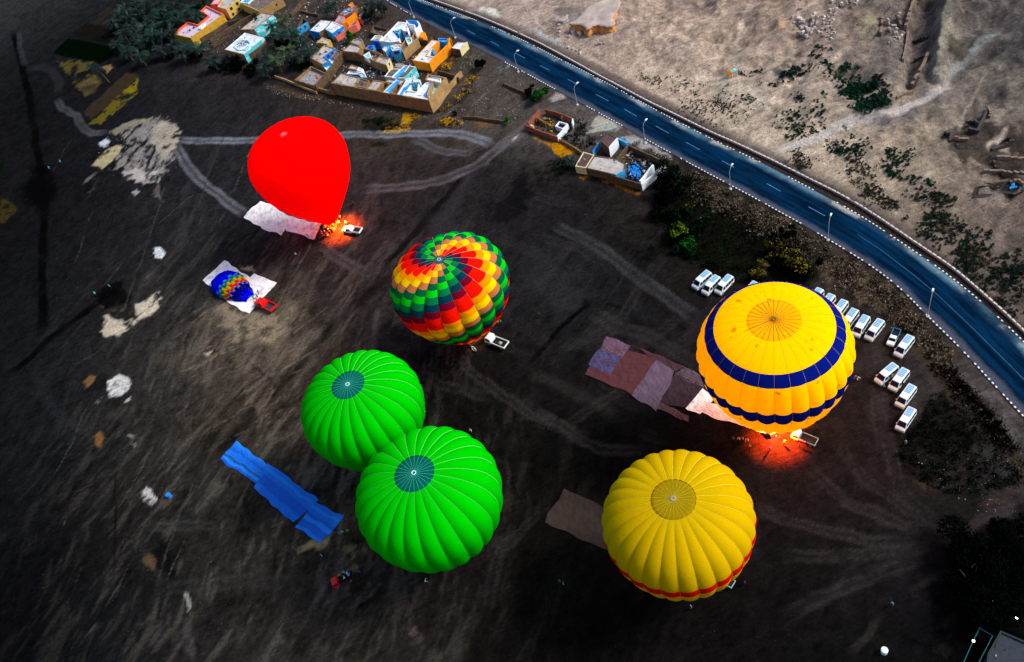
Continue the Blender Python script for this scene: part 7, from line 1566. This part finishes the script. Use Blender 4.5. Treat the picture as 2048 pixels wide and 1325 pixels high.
stones([(*ZE([q_])[0], s_) for q_, s_ in [((640, 245), 1.5), ((710, 282), 1.7), ((668, 315), 1.4), ((732, 350), 1.3), ((762, 152), 1.2), ((720, 385), .9), ((765, 395), 1.1), ((660, 437), .6), ((720, 422), .7), ((790, 370), .9), ((775, 430), .8), ((655, 210), 1.0), ((740, 300), .8)]], 'squared block in the court left of the trench', 'blocks of the sunken court')
stones([(*Z4([q_])[0], s_) for q_, s_ in [((1250, 332), 2.2), ((1322, 360), 1.9), ((1215, 380), 1.1), ((1110, 262), 1.0), ((1122, 300), .9), ((1118, 330), .7), ((1525, 455), 1.4), ((1575, 445), .8), ((1210, 490), .9), ((1250, 505), .8), ((1330, 545), 1.0), ((1290, 520), .7), ((1070, 395), .6), ((1115, 372), .7)]], 'boulder near the flat rock shelf', 'boulders round the flat rock shelf')
stones([(*ZF([q_])[0], s_) for q_, s_ in [((822, 310), 1.0), ((835, 328), 1.1), ((845, 345), 1.0)]], 'pale block in the line across the path fork', 'blocks at the path fork')
# ruined walls of the trench and the tomb field
def ruin(label, pts, h, t=.6, m_=None, cat='wall'):
    r = thing('ruined_wall', label, cat, (0, 0, 0), 0, 'ruined walls in the desert'); P = [WG(*p) for p in pts]; mb = MB()
    for i in range(len(P)-1):
        a, b_ = P[i], P[i+1]; n_ = max(2, int((b_-a).length/1.2)); d = (b_-a).normalized(); s_ = Vector((-d.y, d.x, 0))*t/2
        for k in range(n_):
            p0, p1 = a.lerp(b_, k/n_), a.lerp(b_, (k+1)/n_); c = (p0+p1)/2; hh = h*random.uniform(.6, 1.15); z_ = max(p0.z, p1.z)
            mb.box((c.x, c.y, z_+hh/2-1.0), ((p1-p0).length*1.04, t*random.uniform(.8, 1.2), hh+2.0), 0, math.atan2(d.y, d.x), .92)
    mb.build('wall', [m_ or mat('ruin_wall', (132, 112, 98), var=.35, bump=.6)], r); 
    c0 = P[0].copy(); r.location = c0
    for ch in r.children: ch.location = -c0
M_rd = mat('ruin_dark', (72, 64, 64), var=.35, bump=.6)
ruin('long pale-topped wall along the left lip of the trench', ZE([(935, 0), (905, 60), (880, 130), (850, 230), (825, 320)]), 1.8, .7)
ruin('lower stretch of the trench wall, beyond the squared blocks', ZE([(858, 335), (842, 440), (815, 590), (800, 640)]), 1.2, .6)
ruin('tall thin ruined wall left of the sunken court', ZE([(590, 175), (588, 260), (572, 380)]), 1.6, .6)
ruin('short curved ruined wall in the sunken court', ZE([(745, 185), (775, 230), (785, 285)]), 1.2, .7)
ruin('crumbling wall along the right side of the trench floor', ZE([(1060, 560), (1010, 680), (940, 800), (890, 900)]), 1.0, .8)
ruin('curled low wall at the lower end of the trench', ZE([(740, 1000), (800, 970), (900, 960)]), .7, .6)
ruin('ruined cross wall inside the trench', ZE([(910, 430), (980, 420), (1050, 400)]), 1.0, .8, M_rd); ruin('second ruined cross wall inside the trench, lower down', ZE([(920, 640), (1000, 590)]), 1.0, .8, M_rd)
for i, (lb, q_) in enumerate([('dark low tomb wall at the left of the ruined tomb field', [(1500, 375), (1545, 385), (1535, 425)]), ('dark tomb wall beside the deep shaft', [(1640, 290), (1700, 300), (1740, 320)]), ('dark tomb wall right of the deep shaft', [(1660, 350), (1720, 360), (1790, 210)]), ('ochre tomb wall at the right edge', [(1850, 535), (1940, 545), (2040, 540)]), ('long pale-topped tomb wall near the right edge', [(1760, 630), (1880, 640), (2048, 655)]), ('small tomb wall in the middle of the tomb field', [(1560, 405), (1620, 412), (1660, 410)]), ('dark tomb wall with an opening beside the right edge', [(1820, 480), (1910, 460), (1960, 420)]), ('short tomb wall in the upper tomb field', [(1790, 200), (1810, 230), (1800, 260)]), ('straight dark tomb wall behind the ochre one', [(1830, 560), (1840, 620)]), ('tomb wall above the black pit', [(1940, 700), (1990, 695), (2040, 715)])]):
    ruin(lb, ZF(q_), .9, .6, M_rd if 'dark' in lb else None)
pit = mat('pit_black', (8, 8, 9))
for i, (q_, s_, lb) in enumerate([((1675, 325), 1.6, 'black shaft mouth in the tomb field'), ((1522, 376), 1.0, 'small black shaft mouth left of the tomb field'), ((1600, 436), 1.2, 'black shaft mouth below the tomb field'), ((1925, 415), 1.2, 'black opening in the right of the tomb field'), ((1780, 755), 2.2, 'black pit with a bluish puddle near the right edge'), ((1950, 730), 2.0, 'black pit with blue plastic near the right edge')]):
    p = WG(*ZF([q_])[0]); mb = MB(); mb.lathe([(s_*1.25, -.1), (s_, .16), (s_*.8, .12), (s_*.7, -.6), (.01, -.7)], 13, 0); mb.v = [(a_*(1+.22*math.sin(3*math.atan2(b_, a_)+i)), b_*(.75+.2*math.cos(2*math.atan2(b_, a_)+i*2)), c_) for a_, b_, c_ in mb.v]; mb.m = [1 if k_ < 13 else 0 for k_ in range(len(mb.f))]; o = mb.build('shaft', [pit, M_rd]); o.location = p; tag(o, lb, 'shaft')
mb = MB()
for k in range(14): p = WG(*ZF([(random.gauss(1962, 14), random.gauss(738, 10))])[0]); mb.box((p.x, p.y, p.z+.35), (random.uniform(.3, .8), .4, .3), 0, random.uniform(0, 3))
tag(mb.build('blue_plastic', [DUST[3]]), 'scrap of blue plastic in the right-hand pit', 'plastic waste', kind='stuff')
# litter and pebbles everywhere
lit = MB(); LMs = [mat('litter_white', (225, 228, 230)), mat('litter_grey', (130, 126, 120)), mat('litter_cyan', (90, 190, 210)), mat('pebble_dark', (52, 46, 42)), mat('litter_tan', (160, 140, 112))]
def litter(poly, n_, s0, s1, mi):
    P = np.array(poly, float); x0, y0 = P.min(0); x1, y1 = P.max(0); xs = np.random.uniform(x0, x1, n_*4); ys = np.random.uniform(y0, y1, n_*4)
    ok = np.where(inside(xs, ys, P))[0][:n_]
    for i in ok:
        p = WG(xs[i], ys[i]); s_ = random.uniform(s0, s1); a = random.uniform(0, 3)
        ca2, sa2 = math.cos(a)*s_, math.sin(a)*s_; z = p.z
        b0 = [(p.x+ca2, p.y+sa2, z-.02), (p.x-sa2*.7, p.y+ca2*.7, z-.02), (p.x-ca2*.8, p.y-sa2*.8, z-.02), (p.x+sa2*.6, p.y-ca2*.6, z-.02)]; t_ = (p.x+random.uniform(-.3, .3)*s_, p.y+random.uniform(-.3, .3)*s_, z+s_*.8); m_ = random.choice(mi)
        for k in range(4): lit.poly([b0[k], b0[(k+1) % 4], t_], m_)
litter(CR(560, 0, 5.095, [(-180, 830), (150, 950), (560, 1020), (1000, 1120), (1560, 1190), (1500, 1230), (900, 1130), (400, 1040), (-100, 960)]), 700, .07, .2, (0, 1, 1, 4, 0, 3))
litter(CR(560, 0, 5.095, [(-300, 200), (300, 0), (900, 0), (1100, 150), (800, 500), (600, 900), (300, 800), (-100, 500)]), 900, .1, .5, (0, 1, 1, 4, 3, 3, 4))
litter(CR(560, 0, 5.095, [(700, 500), (1300, 500), (1700, 800), (1500, 800), (900, 800)]), 500, .1, .45, (0, 1, 3, 4))
litter(C1([(400, 500), (900, 250), (1150, 350), (800, 600), (500, 700)]), 160, .08, .22, (0, 1, 4))
litter(Z7([(850, 180), (1700, 150), (1650, 320), (850, 380)]), 260, .07, .18, (0, 1, 4, 3)); litter(Z4([(200, 900), (560, 700), (900, 900), (850, 1080), (200, 1100)]), 160, .07, .18, (0, 1, 4, 3))
litter(Z5([(700, 270), (1000, 290), (1200, 430), (940, 620), (640, 480)]), 120, .07, .2, (0, 1, 4)); litter(Z5([(1250, 450), (1750, 680), (1700, 720), (1300, 540)]), 140, .07, .18, (0, 0, 1))
litter([(1340, 330), (1640, 470), (1860, 640), (1900, 740), (1700, 600), (1500, 480), (1380, 430)], 500, .07, .2, (0, 1, 4, 4, 2)); litter([(1500, 420), (1580, 440), (1600, 470), (1500, 460)], 90, .1, .22, (0, 0, 4))
litter(ZL([(860, 260), (1450, 150), (1440, 560), (1130, 700), (760, 560)]), 260, .07, .2, (0, 1, 4, 3)); litter([(150, 450), (560, 560), (620, 900), (560, 1250), (250, 1300), (150, 800)], 320, .05, .13, (1, 4, 4, 3, 3, 3))
litter([(0, 100), (500, 250), (1100, 430), (1500, 900), (1800, 1300), (0, 1300)], 200, .05, .10, (1, 1, 4, 3)); litter([(1000, 0), (2048, 0), (2048, 600), (1500, 300)], 1500, .08, .25, (3, 4, 1, 3)); litter(ZW([(500, 0), (1240, 0), (1240, 400), (900, 400)]), 120, .07, .18, (0, 1, 2))
litter(ZE([(0, 0), (1000, 0), (900, 900), (0, 300)]), 300, .1, .35, (3, 4, 1))
tag(lit.build('litter_and_pebbles', LMs), 'scattered litter and pebbles over the soil', 'litter', kind='stuff')
# building corner and scaffold at the lower right
r = thing('flat_roof_building', 'slate-roofed building corner at the lower right edge', 'building'); M_sl = mat('slate_roof', (50, 56, 66), var=.25); M_slw = mat('slate_wall', (40, 52, 56), var=.2)
room(r, ZW([(1015, 1270), (1095, 1125), (1400, 1260), (1300, 1500), (1000, 1400)]), 3.5, M_slw, M_sl, .35); finish(r)
r = thing('steel_frame', 'thin teal steel frame in front of the slate-roofed building', 'frame'); M_tf = mat('teal_steel', (16, 96, 104), rough=.4)
A = [W(*q_, 4.0) for q_ in ZW([(1040, 945), (965, 1110), (920, 1200), (865, 1325), (800, 1460)])]; mb = MB(); mb.tube(A, .07, 6); mb.build('rail', [M_tf], r)
B2 = [W(*q_, 4.0) for q_ in ZW([(965, 1112), (1045, 1160), (960, 1325), (900, 1460)])]; mb = MB(); mb.tube(B2, .07, 6); mb.build('rail', [M_tf], r)
for p in (A[0], A[1], A[2], A[3], B2[1], B2[2]): mb = MB(); mb.tube([(p.x, p.y, 0), (p.x, p.y, 4.0)], .06, 6); mb.build('post', [M_tf], r)
finish(r)
for q_, c_, lb in [((1043, 940), (.5, 1, .4), 'small greenish lamp at the end of the teal frame'), ((925, 1195), (1, .8, .8), 'small whitish lamp halfway along the teal frame'), ((1195, 1050), (.7, 1, .5), 'small yellowish lamp above the slate-roofed building')]:
    p = W(*ZW([q_])[0], 4.1); r = thing('lamp', lb, 'lamp', (p.x, p.y, 0)); mb = MB(); mb.tube([(0, 0, 0), (0, 0, 4.1)], .05, 6); mb.build('post', [M_tf], r)
    m_ = bpy.data.materials.new('lamp_glow'); m_.use_nodes = True; nn = m_.node_tree.nodes; nn.remove(nn['Principled BSDF']); e = nn.new('ShaderNodeEmission'); e.inputs[0].default_value = (*c_, 1); e.inputs[1].default_value = 3; m_.node_tree.links.new(e.outputs[0], nn['Material Output'].inputs[0])
    mb = MB(); mb.lathe([(.01, 0), (.2, .08), (.24, .2), (.15, .34), (.01, .4)], 8, 0, (0, 0, 4.1)); mb.build('bulb', [m_], r)
